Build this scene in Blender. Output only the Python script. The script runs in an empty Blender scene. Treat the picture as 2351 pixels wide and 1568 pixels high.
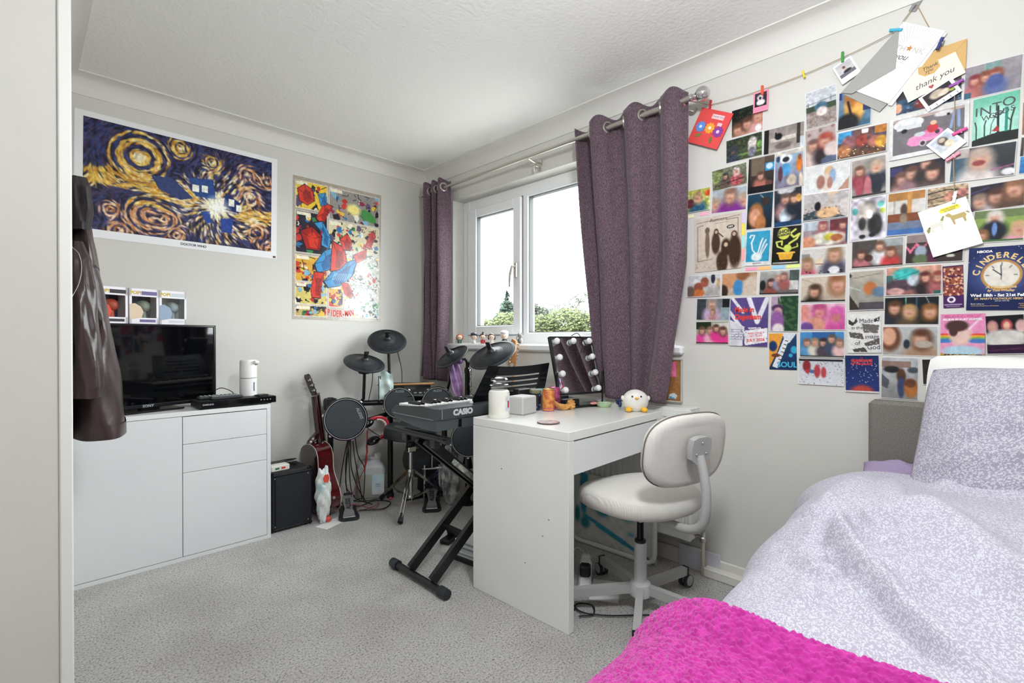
import bpy, bmesh, math, random
import numpy as np
from mathutils import Matrix, Vector

SC = bpy.context.scene
COL = SC.collection
R45 = math.sqrt(.5)
DA, DB, EYE = 3.21, 2.264, 1.09        # poster wall (y), window wall (x), lens height
rad = math.radians

# ------------------------------------------------------------------ camera
cam = bpy.data.cameras.new('camera')
cam.sensor_fit = 'HORIZONTAL'; cam.sensor_width = 36.0
cam.lens = 1125.0 / 2351.0 * 36.0
cam.clip_start = 0.02; cam.clip_end = 400
camo = bpy.data.objects.new('camera', cam)
camo.location = (0, 0, EYE)
camo.rotation_euler = (rad(90 - 0.306), 0, rad(-45))
COL.objects.link(camo)
SC.camera = camo

# ------------------------------------------------------------------ sky, light, exposure
SC.view_settings.view_transform = 'Standard'
SC.view_settings.look = 'None'
SC.view_settings.exposure = 0.56
SC.view_settings.gamma = 1.0
SC.view_settings.use_curve_mapping = False
SKY_STRENGTH = 11.5
FILL_GLOW = 80.0
world = bpy.data.worlds.new('overcast_sky'); SC.world = world
world.use_nodes = True
_n, _l = world.node_tree.nodes, world.node_tree.links
_bg = _n['Background']; _bg.inputs['Strength'].default_value = SKY_STRENGTH
_tc = _n.new('ShaderNodeTexCoord'); _mp = _n.new('ShaderNodeMapping')
_mp.inputs['Scale'].default_value = (2, 2, 7)
_no = _n.new('ShaderNodeTexNoise'); _no.inputs['Scale'].default_value = 1.6; _no.inputs['Detail'].default_value = 5
_rp = _n.new('ShaderNodeValToRGB')
_rp.color_ramp.elements[0].position = .3; _rp.color_ramp.elements[0].color = (.80, .85, .92, 1)
_rp.color_ramp.elements[1].position = .7; _rp.color_ramp.elements[1].color = (1, 1, 1, 1)
_l.new(_tc.outputs['Generated'], _mp.inputs['Vector']); _l.new(_mp.outputs['Vector'], _no.inputs['Vector'])
_l.new(_no.outputs['Fac'], _rp.inputs['Fac']); _l.new(_rp.outputs['Color'], _bg.inputs['Color'])
pt = bpy.data.lights.new('window_portal', 'AREA'); pt.shape = 'RECTANGLE'; pt.size = 1.05; pt.size_y = 1.76
pt.cycles.is_portal = True
pto = bpy.data.objects.new('window_portal', pt); COL.objects.link(pto)
pto.location = (DB + .24, 2.007, 1.58); pto.rotation_euler = (0, rad(90), 0)
SC.cycles.max_bounces = 8; SC.cycles.diffuse_bounces = 6; SC.cycles.glossy_bounces = 4
SC.cycles.transmission_bounces = 8; SC.cycles.transparent_max_bounces = 12
SC.cycles.use_adaptive_sampling = True; SC.cycles.use_light_tree = False
SC.cycles.caustics_reflective = False; SC.cycles.caustics_refractive = False
SC.cycles.sample_clamp_indirect = 6

# ------------------------------------------------------------------ colour + materials
def lin1(c): return c / 12.92 if c <= .04045 else ((c + .055) / 1.055) ** 2.4
def hexc(h):
    h = h.lstrip('#')
    if len(h) == 3: h = ''.join(q * 2 for q in h)
    return tuple(int(h[i:i + 2], 16) / 255 for i in (0, 2, 4))
def lin(h): return tuple(lin1(q) for q in hexc(h)) + (1,)

MATS = {}
def mat(name, col='ccc', rough=.5, metal=0, spec=.5, noise=None, bump=None, trans=0, ior=1.45, emit=None,
        alpha=1, coat=0, sheen=0, sss=0):
    """noise=(other colour, scale, detail, lo, hi, stretch)   bump=(scale, strength, stretch)"""
    if name in MATS: return MATS[name]
    m = bpy.data.materials.new(name); m.use_nodes = True; MATS[name] = m
    nt = m.node_tree; b = nt.nodes['Principled BSDF']
    b.inputs['Base Color'].default_value = lin(col); b.inputs['Roughness'].default_value = rough
    b.inputs['Metallic'].default_value = metal; b.inputs['Specular IOR Level'].default_value = spec
    b.inputs['Transmission Weight'].default_value = trans; b.inputs['IOR'].default_value = ior
    b.inputs['Alpha'].default_value = alpha; b.inputs['Coat Weight'].default_value = coat
    b.inputs['Sheen Weight'].default_value = sheen
    if sss:
        b.inputs['Subsurface Weight'].default_value = sss; b.inputs['Subsurface Scale'].default_value = .01
    if emit:
        b.inputs['Emission Color'].default_value = lin(emit[0]); b.inputs['Emission Strength'].default_value = emit[1]
    def tex(scale, detail, stretch):
        tc = nt.nodes.new('ShaderNodeTexCoord'); mp = nt.nodes.new('ShaderNodeMapping')
        mp.inputs['Scale'].default_value = stretch or (1, 1, 1)
        t = nt.nodes.new('ShaderNodeTexNoise'); t.inputs['Scale'].default_value = scale; t.inputs['Detail'].default_value = detail
        nt.links.new(tc.outputs['Object'], mp.inputs['Vector']); nt.links.new(mp.outputs['Vector'], t.inputs['Vector'])
        return t
    if noise:
        c2, sc, de, lo, hi, st = (tuple(noise) + (None,) * 6)[:6]
        t = tex(sc, de or 3, st)
        rp = nt.nodes.new('ShaderNodeValToRGB')
        rp.color_ramp.elements[0].position = lo if lo is not None else .35; rp.color_ramp.elements[0].color = lin(col)
        rp.color_ramp.elements[1].position = hi if hi is not None else .65; rp.color_ramp.elements[1].color = lin(c2)
        nt.links.new(t.outputs['Fac'], rp.inputs['Fac']); nt.links.new(rp.outputs['Color'], b.inputs['Base Color'])
    if bump:
        sc, stg, st = (tuple(bump) + (None,))[:3]
        t = tex(sc, 4, st); bp = nt.nodes.new('ShaderNodeBump'); bp.inputs['Strength'].default_value = stg
        bp.inputs['Distance'].default_value = .01
        nt.links.new(t.outputs['Fac'], bp.inputs['Height']); nt.links.new(bp.outputs['Normal'], b.inputs['Normal'])
    return m

def print_mat(name, rough=.4, spec=.4):
    m = mat(name, 'fff', rough, spec=spec); nt = m.node_tree
    if not any(q.type == 'ATTRIBUTE' for q in nt.nodes):
        a = nt.nodes.new('ShaderNodeAttribute'); a.attribute_name = 'Col'
        nt.links.new(a.outputs['Color'], nt.nodes['Principled BSDF'].inputs['Base Color'])
    return m

# ------------------------------------------------------------------ mesh builder
def frame(z, x=None):
    """3x3 with local z along z"""
    z = Vector(z).normalized()
    a = Vector(x) if x is not None else (Vector((0, 0, 1)) if abs(z.z) < .95 else Vector((1, 0, 0)))
    xx = a - z * a.dot(z); xx.normalize(); yy = z.cross(xx)
    return Matrix((xx, yy, z)).transposed()
def TR(loc, rot=None):
    m = Matrix.Translation(Vector(loc))
    if rot is not None: m = m @ rot.to_4x4()
    return m
def EUL(x=0, y=0, z=0): 
    from mathutils import Euler
    return Euler((rad(x), rad(y), rad(z))).to_matrix()

class MB:
    def __init__(s, M=None): s.v = []; s.f = []; s.M = M or Matrix.Identity(4)
    def add(s, vs, fs, M=None):
        n = len(s.v); mm = s.M if M is None else s.M @ M
        s.v += [tuple(mm @ Vector(q)) for q in vs]; s.f += [tuple(i + n for i in f) for f in fs]; return s
    def box(s, x0, x1, y0, y1, z0, z1, b=0, M=None):
        c = ((x0 + x1) / 2, (y0 + y1) / 2, (z0 + z1) / 2); h = (abs(x1 - x0) / 2, abs(y1 - y0) / 2, abs(z1 - z0) / 2)
        if b <= 0:
            vs = [(c[0] + h[0] * i, c[1] + h[1] * j, c[2] + h[2] * k) for i in (-1, 1) for j in (-1, 1) for k in (-1, 1)]
            return s.add(vs, [(0, 1, 3, 2), (4, 6, 7, 5), (0, 4, 5, 1), (2, 3, 7, 6), (0, 2, 6, 4), (1, 5, 7, 3)], M)
        b = min(b, .98 * min(h)); vs = []; ix = {}
        for i in (-1, 1):
            for j in (-1, 1):
                for k in (-1, 1):
                    for a in range(3):
                        p = [(h[0] - b) * i, (h[1] - b) * j, (h[2] - b) * k]; p[a] += b * (i, j, k)[a]
                        ix[i, j, k, a] = len(vs); vs.append(tuple(p[q] + c[q] for q in range(3)))
        fs = []
        sg = (-1, 1)
        for q in sg:
            fs.append([ix[q, -1, -1, 0], ix[q, 1, -1, 0], ix[q, 1, 1, 0], ix[q, -1, 1, 0]])
            fs.append([ix[-1, q, -1, 1], ix[1, q, -1, 1], ix[1, q, 1, 1], ix[-1, q, 1, 1]])
            fs.append([ix[-1, -1, q, 2], ix[1, -1, q, 2], ix[1, 1, q, 2], ix[-1, 1, q, 2]])
        for i in sg:
            for j in sg:
                fs.append([ix[i, j, -1, 0], ix[i, j, 1, 0], ix[i, j, 1, 1], ix[i, j, -1, 1]])
                fs.append([ix[i, -1, j, 0], ix[i, 1, j, 0], ix[i, 1, j, 2], ix[i, -1, j, 2]])
                fs.append([ix[-1, i, j, 1], ix[1, i, j, 1], ix[1, i, j, 2], ix[-1, i, j, 2]])
                for k in sg: fs.append([ix[i, j, k, 0], ix[i, j, k, 1], ix[i, j, k, 2]])
        return s.add(vs, fs, M)
    def tube(s, pts, r, n=8, cap=True, M=None, sx=1.0):
        P = [Vector(p) for p in pts]; m = len(P); rs = r if isinstance(r, (list, tuple)) else [r] * m
        up = None; vs = []
        for i in range(m):
            t = (P[min(i + 1, m - 1)] - P[max(i - 1, 0)]).normalized()
            if up is None: up = Vector((0, 0, 1)) if abs(t.z) < .9 else Vector((1, 0, 0))
            a = up - t * up.dot(t)
            if a.length < 1e-6: a = t.orthogonal()
            a.normalize(); b = t.cross(a); up = a
            for k in range(n):
                q = 2 * math.pi * (k + .5) / n; vs.append(tuple(P[i] + (a * math.cos(q) * sx + b * math.sin(q)) * rs[i]))
        fs = [(i * n + k, i * n + (k + 1) % n, (i + 1) * n + (k + 1) % n, (i + 1) * n + k) for i in range(m - 1) for k in range(n)]
        if cap: fs += [tuple(range(n - 1, -1, -1)), tuple((m - 1) * n + k for k in range(n))]
        return s.add(vs, fs, M)
    def bar(s, p, q, w, h=None, M=None, up=None):
        """square bar p->q, width w sideways, h in 'up'"""
        h = h or w; p, q = Vector(p), Vector(q); t = (q - p).normalized()
        a = Vector(up) if up else (Vector((0, 0, 1)) if abs(t.z) < .9 else Vector((1, 0, 0)))
        a = (a - t * a.dot(t)).normalized(); b = t.cross(a); vs = []
        for o in (p, q):
            for i, j in ((-1, -1), (1, -1), (1, 1), (-1, 1)): vs.append(tuple(o + b * i * w / 2 + a * j * h / 2))
        return s.add(vs, [(0, 1, 2, 3), (7, 6, 5, 4)] + [(k, (k + 1) % 4, 4 + (k + 1) % 4, 4 + k) for k in range(4)], M)
    def lathe(s, prof, n=20, M=None, closed=True):
        m = len(prof); vs = []
        for r, z in prof:
            for k in range(n):
                q = 2 * math.pi * k / n; vs.append((max(r, 1e-5) * math.cos(q), max(r, 1e-5) * math.sin(q), z))
        fs = [(i * n + k, i * n + (k + 1) % n, (i + 1) * n + (k + 1) % n, (i + 1) * n + k) for i in range(m - 1) for k in range(n)]
        if closed: fs += [tuple(range(n - 1, -1, -1)), tuple((m - 1) * n + k for k in range(n))]
        return s.add(vs, fs, M)
    def ball(s, c, r, nu=14, nv=9, M=None, fn=None):
        r = r if isinstance(r, (tuple, list)) else (r, r, r); vs = []
        for i in range(nv + 1):
            th = math.pi * i / nv
            for k in range(nu):
                ph = 2 * math.pi * k / nu
                d = (math.sin(th) * math.cos(ph), math.sin(th) * math.sin(ph), math.cos(th))
                e = fn(d) if fn else 1
                vs.append(tuple(c[q] + r[q] * d[q] * e for q in range(3)))
        fs = [(i * nu + k, (i + 1) * nu + k, (i + 1) * nu + (k + 1) % nu, i * nu + (k + 1) % nu) for i in range(nv) for k in range(nu)]
        return s.add(vs, fs, M)
    def prism(s, poly, z0, z1, M=None):
        n = len(poly)
        vs = [(x, y, z0) for x, y in poly] + [(x, y, z1) for x, y in poly]
        return s.add(vs, [tuple(range(n - 1, -1, -1)), tuple(range(n, 2 * n))] + [(k, (k + 1) % n, n + (k + 1) % n, n + k) for k in range(n)], M)
    def grid(s, fn, nu, nv, M=None, wrap=False):
        vs = [fn(i / (nu - (0 if wrap else 1)), j / (nv - 1)) for j in range(nv) for i in range(nu)]
        w = nu if wrap else nu - 1
        return s.add(vs, [(j * nu + i, j * nu + (i + 1) % nu, (j + 1) * nu + (i + 1) % nu, (j + 1) * nu + i) for j in range(nv - 1) for i in range(w)], M)
    def mesh(s, name, smooth=35):
        me = bpy.data.meshes.new(name); me.from_pydata(s.v, [], s.f)
        bm = bmesh.new(); bm.from_mesh(me)
        bmesh.ops.remove_doubles(bm, verts=bm.verts, dist=1e-6)
        bmesh.ops.recalc_face_normals(bm, faces=bm.faces); bm.to_mesh(me); bm.free()
        if smooth:
            me.shade_smooth(); me.set_sharp_from_angle(angle=rad(smooth))
        return me

def tag(o, label=None, cat=None, group=None, kind=None):
    if label: o['label'] = label
    if cat: o['category'] = cat
    if group: o['group'] = group
    if kind: o['kind'] = kind
    return o
def T(name, label, cat, loc=(0, 0, 0), rz=0, group=None, M=None):
    o = bpy.data.objects.new(name, None); o.empty_display_size = .05; COL.objects.link(o)
    if M is not None: o.matrix_world = M
    else: o.location = loc; o.rotation_euler = (0, 0, rad(rz))
    return tag(o, label, cat, group)
def link(name, me, m, parent=None):
    o = bpy.data.objects.new(name, me); COL.objects.link(o)
    if m is not None: me.materials.clear(); me.materials.append(m)
    if parent is not None: o.parent = parent
    return o
def part(name, mb, m, parent, smooth=35, label=None):
    o = link(name, mb.mesh(name, smooth), m, parent)
    if label: o['label'] = label
    return o
def solo(name, mb, m, label, cat, group=None, smooth=35, loc=None):
    me = mb.mesh(name, smooth); co = np.array([v.co for v in me.vertices])
    c = loc if loc is not None else ((co[:, 0].min() + co[:, 0].max()) / 2, (co[:, 1].min() + co[:, 1].max()) / 2, co[:, 2].min())
    me.transform(Matrix.Translation(-Vector(c))); o = link(name, me, m); o.location = c
    return tag(o, label, cat, group)
def struct(name, mb, m, parent=None, label=None):
    o = link(name, mb.mesh(name), m, parent)
    if parent is None: o['kind'] = 'structure'
    if label: o['label'] = label
    return o
def text(name, s, size, m, parent, M, ext=.0003, ax='CENTER', ay='CENTER', shear=0, sx=1.0, spacing=1.0, bold=0):
    cu = bpy.data.curves.new(name, 'FONT'); cu.body = s; cu.size = size; cu.align_x = ax; cu.align_y = ay
    cu.extrude = ext; cu.shear = shear; cu.resolution_u = 3; cu.space_character = spacing; cu.offset = bold
    o = bpy.data.objects.new(name, cu); me = bpy.data.meshes.new_from_object(o)
    bpy.data.objects.remove(o); bpy.data.curves.remove(cu)
    me.name = name; me.transform(M @ Matrix.Diagonal((sx, 1, 1, 1)))
    return link(name, me, m, parent)
def spline(pts, n=8):
    """Catmull-Rom through pts"""
    P = [Vector(p) for p in pts]; P = [P[0] * 2 - P[1]] + P + [P[-1] * 2 - P[-2]]; out = []
    for i in range(1, len(P) - 2):
        a, b, c, d = P[i - 1:i + 3]
        for k in range(n):
            t = k / n
            out.append(.5 * ((2 * b) + (c - a) * t + (2 * a - 5 * b + 4 * c - d) * t * t + (3 * b - a - 3 * c + d) * t ** 3))
    out.append(P[-2]); return out
def cable(name, pts, r, m, label, cat='cable', group=None, n=8):
    return solo(name, MB().tube(spline(pts, n), r, 6), m, label, cat, group)

# ------------------------------------------------------------------ printed sheets (flat print on a fine grid)
def vnoise(h, w, freq, rng):
    g = rng.random((int(freq) + 2, int(freq * w / h) + 2))
    yy = np.linspace(0, freq, h, endpoint=False); xx = np.linspace(0, freq * w / h, w, endpoint=False)
    y0 = yy.astype(int); x0 = xx.astype(int); fy = (yy - y0)[:, None]; fx = (xx - x0)[None, :]
    fy = fy * fy * (3 - 2 * fy); fx = fx * fx * (3 - 2 * fx)
    y1 = np.minimum(y0 + 1, g.shape[0] - 1); x1 = np.minimum(x0 + 1, g.shape[1] - 1)
    A = g[np.ix_(y0, x0)]; B = g[np.ix_(y0, x1)]; C = g[np.ix_(y1, x0)]; D = g[np.ix_(y1, x1)]
    return (A * (1 - fx) + B * fx) * (1 - fy) + (C * (1 - fx) + D * fx) * fy
class Canvas:
    def __init__(s, w, h, seed=1, asp=None):
        s.w, s.h = w, h; s.rng = np.random.default_rng(seed); s.a = np.ones((h, w, 3)) * .9
        s.asp = asp or w / h
        s.Y, s.X = np.mgrid[0:h, 0:w]; s.X = (s.X + .5) / w; s.Y = (s.Y + .5) / h
    def mix(s, m, c):
        c = np.array(hexc(c) if isinstance(c, str) else c); s.a = s.a * (1 - m[..., None]) + c * m[..., None]
    def grad(s, a, b): s.a = np.array(hexc(a)) * (1 - s.Y[..., None]) + np.array(hexc(b)) * s.Y[..., None]
    def ell(s, x, y, rx, ry, c, soft=.35, ang=0):
        dx, dy = (s.X - x) * s.asp, s.Y - y; rx = rx * s.asp
        if ang: q = rad(ang); dx, dy = dx * math.cos(q) + dy * math.sin(q), -dx * math.sin(q) + dy * math.cos(q)
        d = np.sqrt((dx / rx) ** 2 + (dy / ry) ** 2)
        s.mix(np.clip((1 + soft / 2 - d) / max(soft, 1e-3), 0, 1), c)
    def rect(s, x0, y0, x1, y1, c): s.mix(((s.X >= x0) & (s.X <= x1) & (s.Y >= y0) & (s.Y <= y1)).astype(float), c)
    def poly(s, pts, c):
        ins = np.zeros(s.X.shape, bool); n = len(pts)
        for i in range(n):
            (xa, ya), (xb, yb) = pts[i], pts[(i + 1) % n]
            if ya == yb: continue
            k = ((ya > s.Y) != (yb > s.Y)) & (s.X < (xb - xa) * (s.Y - ya) / (yb - ya) + xa); ins ^= k
        s.mix(ins.astype(float), c)
    def line(s, pts, w, c):
        """polyline of width w (of the height)"""
        m = np.zeros(s.X.shape)
        for (xa, ya), (xb, yb) in zip(pts[:-1], pts[1:]):
            ax, ay, bx, by = xa * s.asp, ya, xb * s.asp, yb; L = (bx - ax) ** 2 + (by - ay) ** 2 + 1e-9
            t = np.clip(((s.X * s.asp - ax) * (bx - ax) + (s.Y - ay) * (by - ay)) / L, 0, 1)
            d = np.hypot(s.X * s.asp - ax - t * (bx - ax), s.Y - ay - t * (by - ay))
            m = np.maximum(m, np.clip((w / 2 - d) * s.h + .5, 0, 1))
        s.mix(m, c)
    def person(s, x, y, r, hair, top, skin='cfa08a'):
        q = r / s.asp; g = s.rng
        s.ell(x, y + 2.7 * r, 1.9 * q, 2.0 * r, top, .6); s.ell(x + .1 * q, y + .25 * r, 1.15 * q, 1.4 * r, hair, .7)
        s.ell(x + g.uniform(-.15, .15) * q, y + .2 * r, .72 * q, .95 * r, skin, .8); s.ell(x, y - .7 * r, .85 * q, .5 * r, hair, .9)
        s.ell(x, y + .55 * r, .35 * q, .2 * r, 'b87868', 1.2)
    def noise(s, amp, f): s.a = s.a * (1 + amp * (vnoise(s.h, s.w, f, s.rng) * 2 - 1)[..., None])
    def run(s, spec):
        for tok in spec.split(';'):
            k, r = tok[0], tok[1:].split(',')
            if k == 'g': s.grad(r[0], r[1])
            elif k == 'n': s.noise(float(r[0]), float(r[1]))
            elif k == 'p': s.person(float(r[0]), float(r[1]), float(r[2]), *r[3:])
            elif k == 'e': s.ell(*[float(q) for q in r[:4]], r[4], *[float(q) for q in r[5:]])
            elif k == 'r': s.rect(*[float(q) for q in r[:4]], r[4])
            elif k == 'y': v = [float(q) for q in r[:-1]]; s.poly(list(zip(v[0::2], v[1::2])), r[-1])
            elif k == 'l': v = [float(q) for q in r[1:-1]]; s.line(list(zip(v[0::2], v[1::2])), float(r[0]), r[-1])
            elif k == 's':      # specks
                for _ in range(int(r[0])):
                    s.ell(s.rng.random(), s.rng.random() * (float(r[4]) - float(r[3])) + float(r[3]), float(r[1]) / s.asp, float(r[1]), r[2])
        return s
def sheet_mesh(name, w, h, cv, M, t=.0006, curl=0):
    """front grid coloured by the canvas, with thin sides; local x right, y up, +z out of the sheet"""
    nx, ny = cv.w, cv.h
    xs = np.linspace(-w / 2, w / 2, nx); ys = np.linspace(h / 2, -h / 2, ny)
    X, Y = np.meshgrid(xs, ys); Z = np.full(X.shape, t)
    if curl: Z = t + np.abs(curl) * ((2 * X / w) ** 4 * (2 * Y / h) ** 2)
    V = np.stack([X, Y, Z], -1).reshape(-1, 3)
    i = np.arange(ny * nx).reshape(ny, nx)
    F = np.stack([i[:-1, :-1], i[1:, :-1], i[1:, 1:], i[:-1, 1:]], -1).reshape(-1, 4).tolist()
    C = np.concatenate([cv.a.reshape(-1, 3)]); n0 = len(V)
    B = np.array([[-w / 2, h / 2, 0], [-w / 2, -h / 2, 0], [w / 2, -h / 2, 0], [w / 2, h / 2, 0]])
    V = np.vstack([V, B]); C = np.vstack([C, np.ones((4, 3)) * .88])
    tl, bl, br, tr = 0, (ny - 1) * nx, ny * nx - 1, nx - 1
    F += [[tl, n0, n0 + 1] + [int(q) for q in i[::-1, 0][:-1]], [bl, n0 + 1, n0 + 2] + [int(q) for q in i[-1, ::-1][:-1]],
          [br, n0 + 2, n0 + 3] + [int(q) for q in i[:, -1][:-1]], [tr, n0 + 3, n0] + [int(q) for q in i[0, :][:-1]], [n0, n0 + 3, n0 + 2, n0 + 1]]
    me = bpy.data.meshes.new(name); me.from_pydata(V.tolist(), [], F)
    at = me.color_attributes.new('Col', 'FLOAT_COLOR', 'POINT')
    C = np.clip(C, 0, 1); L = np.where(C <= .04045, C / 12.92, ((C + .055) / 1.055) ** 2.4)
    at.data.foreach_set('color', np.hstack([L, np.ones((len(L), 1))]).astype(np.float32).ravel())
    me.transform(M)
    return me
def wallB(y, z, rot=0, off=.0012):
    """local frame of a sheet on the window wall: x right (-Y), y up, +z into the room (-X)"""
    m = Matrix(((0, 0, -1, DB - off), (-1, 0, 0, y), (0, 1, 0, z), (0, 0, 0, 1)))
    return m @ Matrix.Rotation(rad(rot), 4, 'Z')
def wallA(x, z, rot=0, off=.0012):
    m = Matrix(((1, 0, 0, x), (0, 0, -1, DA - off), (0, 1, 0, z), (0, 0, 0, 1)))
    return m @ Matrix.Rotation(rad(rot), 4, 'Z')

# ================================================================== ROOM SHELL
M_wall = mat('wall_paint', 'd3d1cb', .75, spec=.2, noise=('cccac4', 1.3, 3, .3, .75), bump=(60, .03))
M_ceil = mat('ceiling_paper', 'f2f2ee', .85, spec=.15, bump=(55, .28))
M_cove = mat('coving_paint', 'dbd9d3', .7, spec=.2)
M_white = mat('white_gloss_paint', 'e6e6e2', .35)
def carpet_mat():
    m = bpy.data.materials.new('grey_twist_carpet'); m.use_nodes = True; nt = m.node_tree; b = nt.nodes['Principled BSDF']
    b.inputs['Roughness'].default_value = .95; b.inputs['Specular IOR Level'].default_value = .1
    tc = nt.nodes.new('ShaderNodeTexCoord')
    n1 = nt.nodes.new('ShaderNodeTexNoise'); n1.inputs['Scale'].default_value = 135; n1.inputs['Detail'].default_value = 5
    n1.inputs['Roughness'].default_value = .75
    n2 = nt.nodes.new('ShaderNodeTexNoise'); n2.inputs['Scale'].default_value = 3.2; n2.inputs['Detail'].default_value = 3
    for q in (n1, n2): nt.links.new(tc.outputs['Object'], q.inputs['Vector'])
    rp = nt.nodes.new('ShaderNodeValToRGB'); e = rp.color_ramp.elements
    e[0].position = .37; e[0].color = lin('7d7976'); e[1].position = .66; e[1].color = lin('f6f4f1')
    k = e.new(.46); k.color = lin('d3d0cc'); k = e.new(.54); k.color = lin('e3e0dd')
    mx = nt.nodes.new('ShaderNodeMix'); mx.data_type = 'RGBA'; mx.blend_type = 'MULTIPLY'; mx.inputs[0].default_value = .35
    r2 = nt.nodes.new('ShaderNodeValToRGB'); r2.color_ramp.elements[0].color = lin('c4beb8'); r2.color_ramp.elements[0].position = .35
    r2.color_ramp.elements[1].position = .6
    nt.links.new(n1.outputs['Fac'], rp.inputs['Fac']); nt.links.new(n2.outputs['Fac'], r2.inputs['Fac'])
    nt.links.new(rp.outputs['Color'], mx.inputs[6]); nt.links.new(r2.outputs['Color'], mx.inputs[7]); nt.links.new(mx.outputs[2], b.inputs['Base Color'])
    bp = nt.nodes.new('ShaderNodeBump'); bp.inputs['Strength'].default_value = .9; bp.inputs['Distance'].default_value = .012
    nt.links.new(n1.outputs['Fac'], bp.inputs['Height']); nt.links.new(bp.outputs['Normal'], b.inputs['Normal'])
    return m
M_carpet = carpet_mat()
XL, YP = .105, 1.955        # side of the closet partition, its end
X0, Y0 = -1.25, -1.75       # walls behind the lens
ZC = 2.38
WY0, WY1, WZ0, WZ1 = 1.13, 2.884, 1.045, 2.115   # window opening
struct('floor', MB().box(X0 - .1, DB + .1, Y0 - .1, DA + .1, -.1, 0), M_carpet)
struct('ceiling', MB().box(X0 - .1, DB + .1, Y0 - .1, DA + .1, ZC, ZC + .1), M_ceil)
struct('wall_back', MB().box(X0 - .1, DB + .3, DA, DA + .1, 0, ZC), M_wall)
w = MB()
w.box(DB, DB + .25, Y0, WY0, 0, ZC).box(DB, DB + .25, WY1, DA, 0, ZC)
w.box(DB, DB + .25, WY0, WY1, 0, WZ0).box(DB, DB + .25, WY0, WY1, WZ1, ZC)
struct('wall_right', w, M_wall)
struct('wall_left', MB().box(X0, XL, YP, DA, 0, ZC), M_wall)
struct('wall_side', MB().box(X0 - .1, X0, Y0, YP, 0, ZC), M_wall)
struct('wall_front', MB().box(X0 - .1, DB + .1, Y0 - .1, Y0, 0, ZC), M_wall)
struct('trim_1', MB().box(XL - .029, XL + .001, YP - .012, YP + .03, 0, ZC - .001, .003), M_white, label='white corner strip on the partition end')

# coving: quarter-hollow profile mitred round the ceiling
CV = .09
prof = [(0, 0), (0, .004)] + [(.004 + (CV - .008) * (1 - math.cos(q)), CV - .004 - (CV - .008) * (1 - math.sin(q)) ) for q in np.linspace(.0, math.pi / 2, 9)]
prof = [(.0, CV), (.006, CV), (.007, CV - .008)] + [(.007 + (CV - .014) * (1 - math.cos(q)), (CV - .008) - (CV - .015) * math.sin(q)) for q in np.linspace(0.05, math.pi / 2, 8)] + [(CV - .004, .006), (CV, .006), (CV, 0), (0, 0)]
def coving(name, path, closed=False):
    n = len(path); vs = []; m = len(prof)
    for i, p in enumerate(path):
        p = Vector(p); d0 = (Vector(path[i]) - Vector(path[i - 1])).normalized() if i else None
        d1 = (Vector(path[i + 1]) - Vector(path[i])).normalized() if i < n - 1 else None
        n0 = Vector((d0.y, -d0.x)) if d0 else None; n1 = Vector((d1.y, -d1.x)) if d1 else None
        if n0 and n1: nn = (n0 + n1); nn = nn / (nn.dot(n0))
        else: nn = n0 or n1
        for o, dz in prof: vs.append((p.x + nn.x * o, p.y + nn.y * o, ZC - dz))
    fs = [(i * m + k, i * m + (k + 1) % m, (i + 1) * m + (k + 1) % m, (i + 1) * m + k) for i in range(n - 1) for k in range(m)]
    fs += [tuple(range(m)), tuple((n - 1) * m + k for k in range(m))]
    return struct(name, MB().add(vs, fs), M_cove)
coving('trim_2', [(XL, YP - .05), (XL, DA), (DB, DA), (DB, Y0)])
# skirting along the two walls in view
sk = mat('skirting_paint', 'd9d6cf', .45)
struct('baseboard_back', MB().box(XL, DB, DA - .016, DA, 0, .095, .004), sk)
struct('baseboard_right', MB().box(DB - .016, DB, Y0, DA, 0, .075, .004), sk)

# ------------------------------------------------------------------ window
M_upvc = mat('white_window_plastic', 'eceeee', .3, spec=.5)
M_gasket = mat('dark_gasket', '4a4c4e', .6)
M_glass = bpy.data.materials.new('window_glass'); M_glass.use_nodes = True
_t = M_glass.node_tree; _t.nodes.remove(_t.nodes['Principled BSDF'])
_tr = _t.nodes.new('ShaderNodeBsdfTransparent'); _tr.inputs[0].default_value = (.96, .98, .97, 1); _gl = _t.nodes.new('ShaderNodeBsdfGlossy'); _gl.inputs['Roughness'].default_value = 0
_lw = _t.nodes.new('ShaderNodeLayerWeight'); _lw.inputs['Blend'].default_value = .5; _mx = _t.nodes.new('ShaderNodeMixShader')
_pw = _t.nodes.new('ShaderNodeMath'); _pw.operation = 'POWER'; _pw.inputs[1].default_value = 5
_fz = _t.nodes.new('ShaderNodeMath'); _fz.operation = 'MULTIPLY_ADD'; _fz.name = 'reflect'; _fz.inputs[1].default_value = .8; _fz.inputs[2].default_value = .025
_t.links.new(_lw.outputs['Facing'], _pw.inputs[0]); _t.links.new(_pw.outputs[0], _fz.inputs[0])
_t.links.new(_fz.outputs[0], _mx.inputs[0]); _t.links.new(_tr.outputs[0], _mx.inputs[1]); _t.links.new(_gl.outputs[0], _mx.inputs[2])
_t.links.new(_mx.outputs[0], _t.nodes['Material Output'].inputs['Surface'])
M_chrome = mat('polished_chrome', 'd8d8d6', .12, metal=1)
M_satin = mat('satin_steel', 'c9c5bd', .28, metal=1)
FX0, FX1 = DB + .10, DB + .17
win = bpy.data.objects.new('window_1', None); COL.objects.link(win); win.location = (DB + .13, 2.0, WZ0)
tag(win, kind='structure')
WO = Vector(win.location)
def wpart(name, mb, m, parent=win, **k):
    me = mb.mesh(name); me.transform(Matrix.Translation(-WO)); o = link(name, me, m, parent); return o
F0, F1, FB, FT = WY0, WY1, WZ0 + .012, WZ1
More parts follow.
